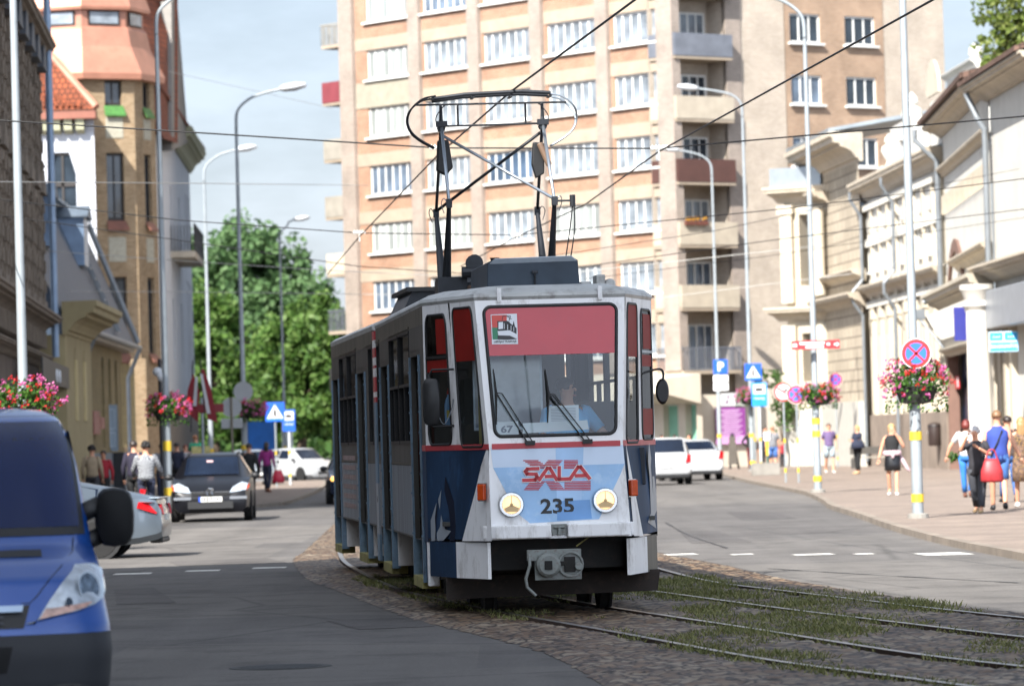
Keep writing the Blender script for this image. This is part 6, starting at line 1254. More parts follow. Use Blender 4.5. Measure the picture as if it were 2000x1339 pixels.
def rear_bits(t,yl,w,z,kind=0):
    for sg in (-1,1): add(t,'tail_lamp',mTail,lambda b:b.prism([(sg*(w-.20),yl+.01,z-.14),(sg*(w-.01),yl-.06,z-.12),(sg*(w+.01),yl-.12,z+.12),(sg*(w-.12),yl-.04,z+.16)],(0,.05,0)),bevel=.01)
    add(t,'number_plate',mPlate,lambda b:b.box(-.26,.26,yl+.01,yl+.04,z-.28,z-.16)); add(t,'rear_bumper',mBlkP,lambda b:b.box(-w*.9,w*.9,yl-.02,yl+.05,.24,.36),bevel=.02)
hw_=M('x','#ffffff') if False else None
wl=gr(612,940); c1=car('white hatchback parked at an angle beyond the woman in the purple top',Vector((wl.x+.6,wl.y,0)),R(38),paint('white','#a2a4a6'),st,(.8,3.3)); front_bits(c1); mirrors(c1,1.2,.98,.84,mBlkP)
s1=at(505,930,172); c2=car('pale silver car facing forward behind the lamp post and the black car',Vector((s1.x,172,0)),R(12),paint('pale_silver','#a9afb5',.5),st,(.8,3.3)); front_bits(c2); mirrors(c2,1.2,.98,.84,mBlkP)
dk=gr(655,985); c3=car('dark blue car half hidden behind the tram with its amber lamp lit',Vector((dk.x+.66,dk.y,0)),R(3),paint('dark_blue','#131d30'),st,(.8,3.3)); front_bits(c3); mirrors(c3,1.2,.98,.84,mBlkP)
add(c3,'lit_lamp',emit('amber_glow','#ffb45c',1.2),lambda b:ell(b,(-.70,.08,.70),.07,.05,.07,10,6))
sr=[(0,.32,.55,.6,.5,.62),(.08,.22,.74,.70,.6,.72),(.8,.20,.80,.90,.6,.94),(1.0,.2,.80,.94,.6,.97),(1.7,.2,.82,.97,.56,1.48),(2.6,.2,.82,.99,.58,1.55),(3.4,.22,.82,1.0,.60,1.53),(3.62,.26,.81,.99,.66,1.02),(3.70,.34,.79,.78,.66,.80),(3.72,.4,.74,.6,.6,.62)]
w1=gr(1335,946); c4=car('small white hatchback seen from behind beside the tram, half covered by it',Vector((w1.x-.78,w1.y+3.7,0)),R(184),paint('white','#a2a4a6'),sr,(.7,3.1)); rear_bits(c4,3.72,.80,.85)
w2=gr(1386,938); se=[(0,.32,.6,.6,.5,.62),(.08,.22,.82,.70,.6,.72),(1.1,.20,.88,.90,.66,.94),(1.3,.2,.88,.94,.64,.97),(2.1,.2,.89,.97,.58,1.42),(3.1,.2,.89,.99,.58,1.45),(3.9,.22,.88,1.0,.56,1.40),(4.4,.24,.87,1.02,.66,1.05),(4.72,.30,.85,.98,.68,1.0),(4.78,.36,.80,.75,.66,.77)]
c5=car('white saloon car driving away in front of the small white hatchback',Vector((w2.x-.82,w2.y+4.8,0)),R(186),paint('white','#a2a4a6'),se,(.95,3.75)); rear_bits(c5,4.78,.85,.88); mirrors(c5,1.5,.98,.86,mBlkP)
# ---------------------------------------------------------------- blue van in the left foreground
VX,VY=-2.21,22.7; van=thing('van','blue delivery van with a black bumper, black mirror and clear slanted headlamp','van',(VX-.955,VY,0),R(7))
mVan=paint('van_blue','#064390',.15,.28); mVanB=M('bumper_charcoal','#22252b',.6,var=.12,scale=6,bump=.1,bscale=200)
VP=[(.22,.06,.93,.22),(.40,.0,1.0,.24),(.60,-.02,1.02,.26),(.74,-.01,1.01,.28),(.86,.05,.99,.30),(.98,.12,.98,.34),(1.07,.34,.965,.38),(1.16,.72,.94,.40),(1.22,.86,.935,.36),(1.40,1.06,.91,.34),(1.60,1.30,.88,.32),(1.76,1.54,.84,.30),(1.86,1.78,.79,.30),(1.91,2.1,.70,.3),(1.93,2.6,.55,.3)]
def vring(z):
    zs=[p[0] for p in VP]
    for a,b in zip(VP,VP[1:]):
        if z<=b[0]: t=(z-a[0])/(b[0]-a[0]); return [lerp(a[i],b[i],t) for i in range(1,4)]
    return list(VP[-1][1:])
def vpt(s,z,off=0.):
    "point on the van nose: s=0 centre line, s=1 right flank 0.35 m behind the corner"
    yf,w,r=vring(z); L1_=w-r; tot=L1_+r*PI/2+.35; d=abs(s)*tot; sg=1 if s>=0 else -1
    bow=.10*(1-min(1,d/L1_)**2) if d<L1_ else 0
    if d<L1_: p=Vector((d,yf-bow*0+.10*(min(d,L1_)/L1_)**2,z)); n=Vector((.15*d/L1_,-1,.35))
    elif d<L1_+r*PI/2: a=(d-L1_)/r; p=Vector((L1_+r*math.sin(a),yf+.10+r*(1-math.cos(a)),z)); n=Vector((math.sin(a),-math.cos(a),.2))
    else: p=Vector((w,yf+.10+r+(d-L1_-r*PI/2),z)); n=Vector((1,0,.1))
    p.x*=sg; n.x*=sg; return p+n.normalized()*off
def vring_pts(z):
    yf,w,r=vring(z); pts=[vpt(s,z) for s in [q/22 for q in range(-22,23)]]
    return [Vector((-w,5.0,z))]+pts+[Vector((w,5.0,z))]
def zsteps(a,b,n): return [lerp(a,b,i/n) for i in range(n+1)]
k=MB(); k.loft([vring_pts(z) for z in zsteps(.70,1.93,60)]); k.build('body',mVan,van,smooth=True,auto=50)
k=MB(); k.loft([[p*1 for p in vring_pts(z)] for z in zsteps(.22,.698,10)]); k.build('bumper',mVanB,van,smooth=True,auto=50)
def vpatch(name,poly_fn,m,off,ns,nz,**kw):
    k=MB(); k.loft([[vpt(s,z,off) for s,z in row] for row in poly_fn(ns,nz)],close=False,cap=False); return k.build(name,m,van,smooth=True,**kw)
grid=lambda s0,s1,z0,z1: (lambda ns,nz:[[(lerp(s0,s1,i/ns),lerp(z0,z1,j/nz)) for i in range(ns+1)] for j in range(nz+1)])
def quadgrid(bl,br,tr,tl): return lambda ns,nz:[[(lerp(lerp(bl[0],br[0],i/ns),lerp(tl[0],tr[0],i/ns),j/nz),lerp(lerp(bl[1],br[1],i/ns),lerp(tl[1],tr[1],i/ns),j/nz)) for i in range(ns+1)] for j in range(nz+1)]
vpatch('windscreen_seal',quadgrid((-.66,1.205),(.66,1.205),(.70,1.875),(-.70,1.875)),mBlkP,.004,30,10)
vpatch('windscreen',quadgrid((-.62,1.25),(.62,1.25),(.655,1.84),(-.655,1.84)),M('van_glass','#0e1d42',.18,var=.12,scale=.9,spec=.3),.009,30,10)
add(van,'scuttle_vent',mBlkP,lambda b:b.loft([[vpt(s,z,.008) for s in (-.4,-.2,.0,.2,.36,.43)] for z in (1.10,1.135)],close=False,cap=False))
add(van,'bonnet_seam',mBlkP,lambda b:b.tube([vpt(s,z,.002) for s,z in ((.58,1.19),(.56,1.12),(.50,1.05),(.45,.98),(.41,.90),(.385,.865),(.0,.865))],.003,5))
def hlp(ns,nz):
    rows=[]
    for j in range(nz+1):
        t=j/nz; z=lerp(.755,1.055,t); a=lerp(.40,.52,min(1,t*1.15))+(.06*max(0,t-.75)*4*.5); b=interp([(0,.36),(.25,.60),(.45,.72),(.7,.76),(.9,.74),(1,.66)],t); rows.append([(lerp(a,b,i/ns),z) for i in range(ns+1)])
    return rows
hl=vpatch('headlamp',hlp,mLampC,.012,10,10)
c_=vpt(.60,.935,.016); 
k=MB(); nrm=(vpt(.60,.935,.1)-vpt(.60,.935)).normalized(); ux=Vector((nrm.y*-1,nrm.x,0)).normalized(); uz_=nrm.cross(ux)*-1; uz_=uz_ if uz_.z>0 else -uz_
def disc(k,c,r0,r1,o=0,mi=0,n=20):
    P=lambda r,a,d: c+ux*(r*math.cos(a))+uz_*(r*math.sin(a))+nrm*d
    for i in range(n): a,a2=2*PI*i/n,2*PI*(i+1)/n; k.add([P(r0,a,o),P(r1,a,o),P(r1,a2,o),P(r0,a2,o)],[(0,1,2,3)],mi)
disc(k,c_,.0,.075,.006,0); disc(k,c_,.075,.086,.010,1); disc(k,vpt(.52,.86,.016),.0,.026,.006,2); k.build('reflector',[M('reflector_grey','#6f7a86',.15,.8,var=.5,scale=30),mChr,M('lamp_dark','#3a4552',.2,.5)],hl)
vpatch('indicator_lamp',quadgrid((.415,.775),(.58,.83),(.62,.86),(.44,.83)),M('lamp_amber_clear','#b08a7c',.2,var=.4,scale=20,coat=1.),.017,6,4)
vpatch('grille',quadgrid((-.36,.735),(.36,.735),(.385,.855),(-.385,.855)),mBlkP,.006,20,4)
vpatch('grille_bar',quadgrid((-.355,.815),(.355,.815),(.36,.848),(-.36,.848)),M('bar_bright','#9fb2c8',.25,.4,var=.08),.03,20,2)
for z in (.755,.785): vpatch('grille_slat',grid(-.29,.29,z,z+.012),M('slat_grey','#2b3038',.5),.02,20,1)
vpatch('lower_intake',quadgrid((-.3,.50),(.3,.50),(.32,.64),(-.32,.64)),M('intake_black','#08090b',.8),.004,20,4)
add(van,'fog_ring',mBlkP,lambda b:b.tube([vpt(.52+.10*math.cos(2*PI*i/16),.36+.065*math.sin(2*PI*i/16),.008) for i in range(17)],.012,6))
mp_=vpt(.95,1.33)
vm=add(van,'wing_mirror',M('mirror_black','#0b0c0e',.6,spec=.25),lambda b:b.loft([[(1.08+rx*(math.cos(2*PI*i/16)*abs(math.cos(2*PI*i/16))**-.35 if abs(math.cos(2*PI*i/16))>.01 else 0),1.42+y,1.29+z0+rz_*(math.sin(2*PI*i/16)*abs(math.sin(2*PI*i/16))**-.35 if abs(math.sin(2*PI*i/16))>.01 else 0)) for i in range(16)] for y,rx,rz_,z0 in ((-.10,.05,.08,0),(-.08,.10,.155,0),(0,.112,.168,0),(.08,.108,.163,0),(.1,.09,.14,0))]),smooth=True,auto=50)
add(vm,'mirror_arm',mBlkP,lambda b:(b.tube([(.86,1.40,1.30),(1.0,1.40,1.36)],.055,10),b.tube([(.86,1.42,1.13),(1.0,1.42,1.19)],.05,10)),smooth=True)
add(van,'side_window',mGlassCar,lambda b:b.add([(.935,1.5,1.24),(.935,2.6,1.24),(.80,2.5,1.80),(.845,1.85,1.78)],[(0,1,2,3)]))
for sg in (-1,1):
    k=MB(); k.lathe([(.18,-.1),(.31,-.1),(.325,-.05),(.325,.06),(.3,.1),(.18,.1)],24,(sg*.84,.98,.325),'x'); w=k.build('wheel',mTyre,van,smooth=True,auto=40); k=MB(); k.lathe([(0,sg*.06),(.1,sg*.08),(.19,sg*.09)],20,(sg*.84,.98,.325),'x'); k.build('rim',mRim,w)
    add(van,'fog_lamp_strip',mOr,lambda b:b.box(sg*.945-.012,sg*.945+.012,1.0,1.06,.88,.91))
add(van,'steering_wheel',M('dim_shape','#26344f',.5),lambda b:b.tube([(-.35+.19*math.cos(2*PI*i/20),.90+.0,1.22+.17*math.sin(2*PI*i/20)) for i in range(21)],.014,6))
# ================================================================ STREET FURNITURE
mGal=M('galvanised_steel','#868d91',.5,.1,var=.1,scale=3,dirt='#8c9092',dirtamt=.4); mYel=M('band_yellow','#c9a92c',.6,var=.08); mHead=M('lamp_head','#b9bcbf',.35,.2,var=.05); mConc=M('concrete','#7e7b75',.9,var=.15,scale=3,bump=.3)
def lamp(label,x,y,Y,h,arm=1,al=2.2,bands=((1.35,1.50),(.28,.42)),z0=PAVZ,group='street lamps along both pavements',r=.10,head=True):
    p=at(x,y,Y); t=thing('street_lamp',label,'street lamp',(p.x,Y,z0),0,group)
    k=MB(); k.tube([(0,0,0),(0,0,2.6),(0,0,2.7),(0,0,h-1.0)],[r,r*.95,r*.8,r*.5],12); k.build('pole',mGal,t,smooth=True,auto=40)
    if head:
        k=MB(); k.tube(smooth_path([(0,0,h-1.0),(arm*.05,0,h-.45),(arm*.4,0,h-.10),(arm*al*.6,0,h+.08),(arm*al,0,h+.2)],5),[r*.5]*5+[r*.42]*16,8); k.build('arm',mGal,t,smooth=True)
        k=MB(); k.loft([[(arm*(al-.1+q*.85),w*math.cos(2*PI*i/10),h+.2+q*.10+hh*math.sin(2*PI*i/10)) for i in range(10)] for q,w,hh in ((0,.06,.06),(.2,.18,.12),(.6,.20,.14),(.95,.14,.08),(1.,.03,.02))]); k.build('lamp_head',mHead,t,smooth=True)
    for a,b in bands:
        k=MB(); k.lathe([(r+.002,a),(r+.008,a),(r+.008,b),(r+.002,b)],12,cap=False); k.build('yellow_band',mYel,t)
    k=MB(); k.lathe([(r+.09,-.02),(r+.085,.07),(r+.02,.09)],14); k.build('base',mConc,t); return t
lamp('pale lamp post rising behind the blue van beside the dark stone townhouse',41,600,70,13,1,z0=PAVZ)
lamp('tall pale lamp post with a curved arm in front of the brick tower',322,700,106,12.75,1,1.15,bands=((1.5,1.75),(.4,.6)))
lamp('lamp post with yellow bands and two round sign backs beside the black car',476,800,132,12.3,1,1.45,bands=((1.45,1.6),(1.15,1.3)))
lamp('slim lamp post in front of the big tree, second from the gabled house',405,600,163,12.6,1,1.3)
lamp('short armed far lamp post standing before the round tree crowns',551,650,215,12.6,1,.8)
lamp('pale lamp post carrying both a no stopping sign and a large flower basket',1784,700,74.5,13.0,-1,2.2)
lamp('lamp post with the red direction sign and flowers before the portico',1590,700,108,12.4,-1,1.4,bands=((1.72,1.87),(1.40,1.55),(.28,.42)))
lamp('tall grey lamp post behind the blue pedestrian crossing sign',1461,600,170,15.0,-1,1.8)
lamp('lamp post behind the blue parking sign, before the balconies',1398,600,187,13.7,-1,1.5)
mFol=leafmat('flower_foliage','#243f16','#35591f','#557a30',.3); mPk=leafmat('blossom_pink','#b03a7c','#c45c96','#d58ab3',.3); mRd=leafmat('blossom_red','#a3161a','#b8222a','#c23a3a',.25)
def basket(label,x,y,Y,r,hgt,seed,pink=.6,group='flower baskets on the lamp posts',half=False,rpole=.11):
    rr=random.Random(seed); p=at(x,y,Y); t=thing('flower_basket',label,'flower basket',p,0,group)
    k=MB(); k.lathe([(rpole+.01,-hgt*.45),(r*.45,-hgt*.42),(r*.6,-hgt*.1),(r*.55,-hgt*.08),(rpole+.01,-hgt*.12)],16,cap=False); k.build('pot',M('basket_dark','#1b1c18',.8),t)
    def pt(s=1.): 
        a=rr.uniform(0,2*PI); e=rr.uniform(-.55,1.)**1; q=math.sqrt(max(0,1-e*e*.8)); q*=rr.uniform(.8,1.05)*s; return Vector((r*q*math.cos(a),r*q*math.sin(a),hgt*.5*e*s+.03*math.sin(a*5)))
    def leaf(k,c,sz):
        n=Vector((rr.uniform(-1,1),rr.uniform(-1,1),rr.uniform(-.3,1))).normalized(); u=n.orthogonal().normalized(); v=n.cross(u); k.add([c-u*sz,c+v*sz*.6,c+u*sz,c-v*sz*.6],[(0,1,2,3)])
    k=MB()
    for q in range(1100): leaf(k,pt(rr.uniform(.35,1.)),rr.uniform(.025,.05))
    for q in range(160):
        a=rr.uniform(0,2*PI); leaf(k,Vector((r*.85*math.cos(a),r*.85*math.sin(a),-hgt*rr.uniform(.3,.62))),.035)
    k.build('foliage',mFol,t)
    kp,kr=MB(),MB()
    for q in range(105):
        c=pt(1.02); k=kp if rr.random()<pink else kr; sz=rr.uniform(.03,.055)
        for j in range(9): leaf(k,c+Vector((rr.uniform(-1,1),rr.uniform(-1,1),rr.uniform(-1,1)))*sz,sz*.62)
    kp.build('pink_blossom',mPk,t); kr.build('red_blossom',mRd,t)
basket('large round basket of pink and red geraniums behind the roof of the blue van',43,786,69.7,.66,.78,1,.5)
basket('shaded basket of pink and red geraniums in front of the brick tower',327,796,106,.60,.72,2,.5)
basket('basket of mostly pink geraniums between the round sign back and the crossing sign',492,800,131.5,.46,.6,3,.85)
basket('large basket of pink and red flowers around the pole just under a no stopping sign',1789,747,74.5,.63,.82,4,.6)
basket('green basket of red and pink flowers under the red direction sign',1598,770,108,.56,.6,5,.5)
basket('small flower basket behind the blue tram stop sign by the banner',1463,775,169.6,.62,.68,6,.7)
# ---- signs
mSB=M('sign_blue','#1550b8',.4,var=.04); mSBl=M('sign_bright_blue','#1c7fd6',.4,var=.04); mSR=M('sign_red','#b0262c',.5); mSWh=M('sign_white','#d5d5d5',.5); mSG=M('sign_back_grey','#8d8f90',.5,.3,var=.08); mSK=M('sign_black','#15161a',.5)
def sroot(name,label,cat,x,y,Y,rz=0.,group=None): return thing(name,label,cat,at(x,y,Y),rz,group)
def cyl(k,r0,r1,y,mi,n=28): 
    k.add([(r*math.cos(2*PI*i/n),y,r*math.sin(2*PI*i/n)) for r in (r0,r1) for i in range(n)],[(i,(i+1)%n,n+(i+1)%n,n+i) for i in range(n)],mi)
def plate(t,r): k=MB(); k.lathe([(0,-.012),(r,-.012),(r,.0),(0,.0)],28,axis='y'); return k.build('plate',mSG,t)
def post(t,z,r=.03,bands=True,m=None,y=.04):
    b=-t.location.z+PAVZ; k=MB(); k.tube([(0,y,b),(0,y,z)],r,8); k.build('post',m or mGal,t)
    if bands:
        for a in (b+1.2,b+.3): k=MB(); k.lathe([(r+.004,a),(r+.004,a+.14)],8,(0,y,0),cap=False); k.build('yellow_band',mYel,t)
def nostop(label,x,y,Y,r,rz=0.,pst=False,group='round no stopping signs'):
    t=sroot('no_stopping_sign',label,'road sign',x,y,Y,rz,group); plate(t,r); k=MB(); cyl(k,r*.95,r*.999,-.0135,1); cyl(k,r*.70,r*.95,-.014,0); cyl(k,.0,r*.70,-.0145,2); 
    for a in (PI/4,-PI/4): k.obox((0,-.017,0),(r*1.5,.002,r*.17),ry=a,mi=0)
    k.build('sign_face',[mSR,mSWh,M('sign_mid_blue','#2b64c8',.4)],t)
    if pst: post(t,r)
    return t
nostop('large no stopping sign above the big flower basket on a lamp post',1789,690,74.2,.262)
nostop('no stopping sign half hidden behind the flower basket near the portico',1555,770,130,.29,R(-8),True)
nostop('small far no stopping sign in front of the portico wall',1632,741,178,.29,R(10),True)
t=sroot('no_overtaking_sign','round white prohibition sign with a red rim and slash near the portico','road sign',1530,765,131); plate(t,.29); k=MB(); cyl(k,.23,.285,-.014,0); cyl(k,0,.23,-.0145,1); k.obox((0,-.018,.0),(.44,.002,.06),ry=R(35),mi=0); k.box(.02,.15,-.0175,-.0155,.01,.06,2); k.box(.05,.12,-.0175,-.0155,.06,.09,2); k.build('sign_face',[mSR,mSWh,mSK],t); post(t,.25)
def cross(label,x,y,Y,w,pst=True):
    t=sroot('crossing_sign',label,'road sign',x,y,Y,0,'blue pedestrian crossing signs'); k=MB(); k.box(-w/2,w/2,-.015,0,-w/2,w/2); k.build('plate',mSB,t,bevel=.006); k=MB(); s=w*.42
    k.add([(-s,-.017,-s*.8),(s,-.017,-s*.8),(0,-.017,s*.9)],[(0,1,2)],0); k.box(-s,s,-.0165,-.0155,-s*1.02,-s*.95,2)
    k.lathe([(0,-.02),(s*.13,-.02),(s*.13,-.018)],10,(0,0,s*.32),'y',1)
    for p in ([(0,.2),(0,-.12)],[(0,-.1),(-.22,-.6)],[(0,-.1),(.2,-.6)],[(0,.14),(-.2,-.08)],[(0,.14),(.18,-.05)]): k.beam((p[0][0]*s,-.019,p[0][1]*s),(p[1][0]*s,-.019,p[1][1]*s),.2*s,.002,1,up=(0,1,0)); 
    for q in range(6): k.box(-s*.8+q*s*.28,-s*.68+q*s*.28,-.019,-.0175,-s*.76,-s*.62,1)
    k.build('sign_face',[mSWh,mSK,mSBl],t)
    if pst: post(t,w/2)
    return t
cross('pedestrian crossing sign in front of the green trees near the woman in purple',537,804,160,.72); cross('pedestrian crossing sign above the tram stop sign near the purple banner',1471,726,162,.64)
def tstop(label,x,y,Y,w,h,m,pst=True):
    t=sroot('tram_stop_sign',label,'stop sign',x,y,Y,0,'blue tram stop signs'); k=MB(); k.box(-w/2,w/2,-.02,0,-h/2,h/2); k.build('plate',m,t,bevel=.01); k=MB(); k.box(-w*.38,w*.38,-.023,-.0205,h*.02,h*.42,0); k.box(-w*.25,w*.25,-.025,-.0235,h*.14,h*.26,1); k.tube([(-w*.2,-.025,h*.28),(w*.2,-.025,h*.28)],.01,6,mi=1); k.box(-w*.3,w*.3,-.025,-.0235,h*.08,h*.10,1); k.build('symbol',[mSWh,mSK],t); text('lettering','TRAMVAJS',w*.15,(0,-.024,-h*.17),mSWh,t,ext=.001,bold=.002)
    if pst: post(t,h/2,.045,True,M('post_pale','#b5babd',.5,.2))
    return t
tstop('tram stop sign partly behind a crossing sign, in front of green trees',564,821,168,.5,.84,mSB); tstop('bright tram stop sign in front of the flower basket near the purple banner',1483,770,160,.58,.88,mSBl)
t=sroot('parking_sign','blue parking sign with two pale plates below it, before the balconies','road sign',1407,716,185); k=MB(); k.box(-.31,.31,-.02,0,-.31,.31); k.build('plate',mSB,t,bevel=.01); text('letter','P',.52,(0,-.023,-.01),mSWh,t,ext=.001,bold=.02)
k=MB(); k.box(-.32,.32,-.02,0,-.66,-.36,0); k.box(-.32,.32,-.02,0,-1.02,-.70,0); k.box(-.2,.2,-.023,-.0205,-.55,-.47,1); k.build('lower_plate',[mSWh,mSG],t)
t=sroot('direction_sign','narrow red direction sign with white lettering and an arrow on the lamp post','sign',1593,673,107.6,R(-3)); k=MB(); k.box(-.60,.60,-.02,.0,-.11,.11); k.build('board',mSR,t,bevel=.005); k=MB(); k.box(-.40,.22,-.023,-.0205,.01,.07); k.box(-.25,.2,-.023,-.0205,-.08,-.03); k.box(.28,.36,-.023,-.0205,-.02,.04); k.box(-.57,-.47,-.023,-.0205,-.04,.04); k.add([(.46,-.022,.02),(.46,-.022,-.02),(.52,-.022,-.02),(.52,-.022,-.06),(.59,-.022,0),(.52,-.022,.06),(.52,-.022,.02)],[(0,1,2,3,4,5,6)]); k.build('lettering',mSWh,t)
for (lb,x,y,Y,pst) in (('grey round sign back fixed high on the yellow banded lamp post',475,764,131.7,False),('grey round sign back with a square plate below, seen from behind',452,795,128,True)):
    t=sroot('round_sign',lb,'road sign',x,y,Y,0,'round signs seen from behind'); k=MB(); k.lathe([(0,-.012),(.30,-.012),(.30,.01),(.0,.01)],28,axis='y'); k.build('plate',mSG,t)
    if pst: k=MB(); k.box(-.32,.32,-.012,.01,-.63,-.33); k.build('lower_plate',mSG,t,bevel=.02); post(t,.3,.035,False,M('post_brown','#6d665a',.6,.2),y=-.05)
t=sroot('red_signboard','dark red signboard on a grey pole beside two red and white flags','sign',407,797,118); k=MB(); k.box(-.55,.42,-.03,0,-.12,.12); k.build('board',M('sign_dark_red','#6d1a22',.6),t); b_=-t.location.z+PAVZ; k=MB(); k.tube([(-.18,.04,b_),(-.18,.04,.3)],.04,8); k.build('pole',mGal,t)
for i,(x0,pts) in enumerate(((377,[(0,0),(-.16,-.45),(-.24,-1.0),(.10,-1.35),(.16,-.5)]),(392,[(0,.1),(.02,-.5),(.16,-1.25),(.42,-1.35),(.28,-.5),(.1,.1)]))):
    t=sroot('flag',('short drooping dark red and white flag partly behind the taller flag','tall dark red and white flag hanging beside the red signboard')[i],'flag',x0,728,117-i,0,'flags by the red signboard'); k=MB(); k.prism([(x,0.02*math.sin(9*z),z) for x,z in pts],(0,.02,0),0); mdl=[(x*.62+(.10 if i==0 else .02),-.012,z*.8-.1) for x,z in pts]; k.prism([(mdl[0][0]-.04,-.012,mdl[0][2]),(mdl[0][0]+.03,-.012,mdl[0][2]),(mdl[2][0]+.12,-.012,mdl[2][2]),(mdl[2][0]+.02,-.012,mdl[2][2])],(0,.005,0),1); k.build('cloth',[M('flag_red','#6e1720',.8,var=.15),M('flag_white','#a9a9ab',.8)],t); k=MB(); k.tube([(.0,.03,.35),(-.1+.2*i,.03,-1.6)],.02,6); k.build('flagpole',mSK,t)
# bin, bench, concrete block, street clutter
p=R1.o+R1.d*R1.u(1846,900)+R1.n*.35; t=thing('litter_bin','dark litter bin fixed to the white building wall beside the arched brown doorway','bin',(p.x,p.y,.95),R1.rz); k=MB(); k.lathe([(.22,0),(.25,.06),(.26,.72),(.24,.80),(.1,.86),(0,.87)],16); k.build('drum',M('bin_brown','#2e2320',.5,var=.15),t,smooth=True,auto=40); k=MB(); k.lathe([(.265,.70),(.275,.72),(.265,.74)],16,cap=False); k.box(-.04,.04,.2,.36,.2,.6); k.build('bracket',mSK,t); k=MB(); k.lathe([(0,-.265),(.05,-.265),(.05,-.26)],10,(-.06,0,.5),'y'); k.build('sticker',mSWh,t)
p=gr(1702,918); t=thing('bench','low bench with a pale seat and dark legs by the white wall','bench',(p.x,p.y,PAVZ),R(8)); add(t,'seat',M('bench_pale','#8f8a80',.8),lambda b:[b.box(-.75,.75,-.2+q*.11,-.12+q*.11,.40,.46) for q in range(4)]); add(t,'backrest',M('bench_dark','#4b4844',.8),lambda b:b.box(-.78,.78,.25,.30,.55,.85))
for s in (-1,1): add(t,'leg',M('bench_dark','#4b4844',.8),lambda b:b.box(s*.68-.07,s*.68+.07,-.2,.3,0,.399))
p=gr(1493,927,.1); t=thing('concrete_block','pale concrete footing block under the tram stop post','block',(p.x,p.y,PAVZ),0); add(t,'block',mConc,lambda b:(b.box(-.45,.55,-.3,.3,0,.42),b.box(-.4,.5,-.25,.25,.421,.45)),bevel=.02)
p=at(1434,880,184); t=thing('cycle_stand','leaning dark a-frame stand on the pavement beside the parking sign','stand',(p.x,184,PAVZ),R(15)); add(t,'frame',mSK,lambda b:(b.tube([(-.2,0,0),(-.1,0,1.5)],.05,6),b.tube([(.25,.2,0),(-.05,0,1.5)],.05,6))); add(t,'board',M('menu_grey','#55504a',.7),lambda b:b.prism([(-.28,-.06,.2),(.12,-.06,.2),(.05,-.06,1.4),(-.22,-.06,1.4)],(0,.04,0)))
p=at(1492,850,161); t=thing('notice_panel','white timetable panel with a yellow strip under the tram stop sign','panel',(p.x,161,p.z),0); add(t,'sheet',mSWh,lambda b:b.box(-.02,.32,-.03,0,-.2,.12),bevel=.02); add(t,'yellow_strip',mYel,lambda b:b.box(.06,.16,-.04,-.01,-.75,-.22)); add(t,'post',M('post_green','#3f5a52',.6),lambda b:b.tube([(.12,.04,.1),(.12,.04,-p.z+PAVZ)],.05,8))
p=at(312,735,110); t=thing('globe_lamp','black wall lantern post with two white globes in front of the tower','lamp',(p.x,110,p.z),0); add(t,'globe',M('globe_white','#b9bcbf',.3),lambda b:(ell(b,(-.05,0,.12),.13,.13,.12,12,8),ell(b,(.06,-.1,-.02),.12,.12,.12,12,8))); add(t,'post',mSK,lambda b:b.tube([(0,.06,.45),(0,.06,-p.z+PAVZ)],.05,8))
p=at(515,835,240); t=thing('kiosk','small blue and white kiosk under the trees behind the crossing sign','kiosk',(p.x,240,0),0); add(t,'body',M('kiosk_blue','#1d68b8',.5),lambda b:b.box(-.9,.6,0,2,0,3.0)); add(t,'panel',mSWh,lambda b:b.box(1.0,1.5,0,2,0,3.3)); add(t,'roof',mSG,lambda b:b.box(-1.1,1.7,-.2,2.2,3.31,3.5))
t=thing('terrace_rail','grey terrace railing with a yellow and white banner behind the black car','railing',at(405,900,140)*1,0); t.location.z=PAVZ; add(t,'rail',mGal,lambda b:(b.tube([(-1.6,0,1.35),(1.3,0,1.35)],.04,6),[b.tube([(x,0,0),(x,0,1.35)],.03,6) for x in (-1.6,-.6,.4,1.3)])); add(t,'banner',M('banner_pale_yellow','#a8a06a',.7,var=.25,scale=8),lambda b:b.box(-.5,.1,-.05,-.03,1.0,1.6))
# ---- overhead wires
mWire=M('wire_dark','#141416',.5,.4); mWireL=M('wire_pale','#a8a6a0',.5,.3); mIns=M('insulator_white','#c9c9c4',.4)
def wire(label,pts,r=.009,m=None,sag=0.,ins=(),group=None,cat='wire',name='overhead_wire'):
    P=[at(*p) if len(p)==3 and not isinstance(p,Vector) else p for p in pts]; o=P[0].copy(); t=thing(name,label,cat,o,0,group); k=MB()
    path=[]
    for a,b in zip(P,P[1:]):
        for i in range(10): s=i/10; path.append(a.lerp(b,s)-o-Vector((0,0,sag*4*s*(1-s))))
    path.append(P[-1]-o); k.tube(path,r,6)
    if not ins: COL.objects.unlink(t); D.objects.remove(t); return tag(k.build(name,m or mWire,smooth=True,loc=o),label,cat,group)
    k.build('cable',m or mWire,t,smooth=True)
    for x,y,Y in ins:
        c=at(x,y,Y)-o; k=MB(); k.tube([c+Vector((-.11,0,.02)),c+Vector((.11,0,.02))],.022,8)
        for q in range(5): k.tube([c+Vector((-.09+q*.045,0,.02)),c+Vector((-.075+q*.045,0,.02))],.04,8)
        k.tube([c,c-Vector((0,0,.14))],.012,6); k.build('insulator',mIns,t)
    return t
bow=Matrix.Translation(TRO)@Matrix.Rotation(TRA,4,'Z')@Vector((.22,6.0,5.35))
g='contact wires over the tram tracks'
wire('contact wire resting on the raised pantograph of the tram',[Vector((9.5,-15,5.35)),Vector((6.3,8,5.35)),Vector((3.2,24,5.35)),(1330,-75,33),(1240,0,36.5),bow,(853,305,56.5),(702,462,77),(640,535,96)],.011,group=g)
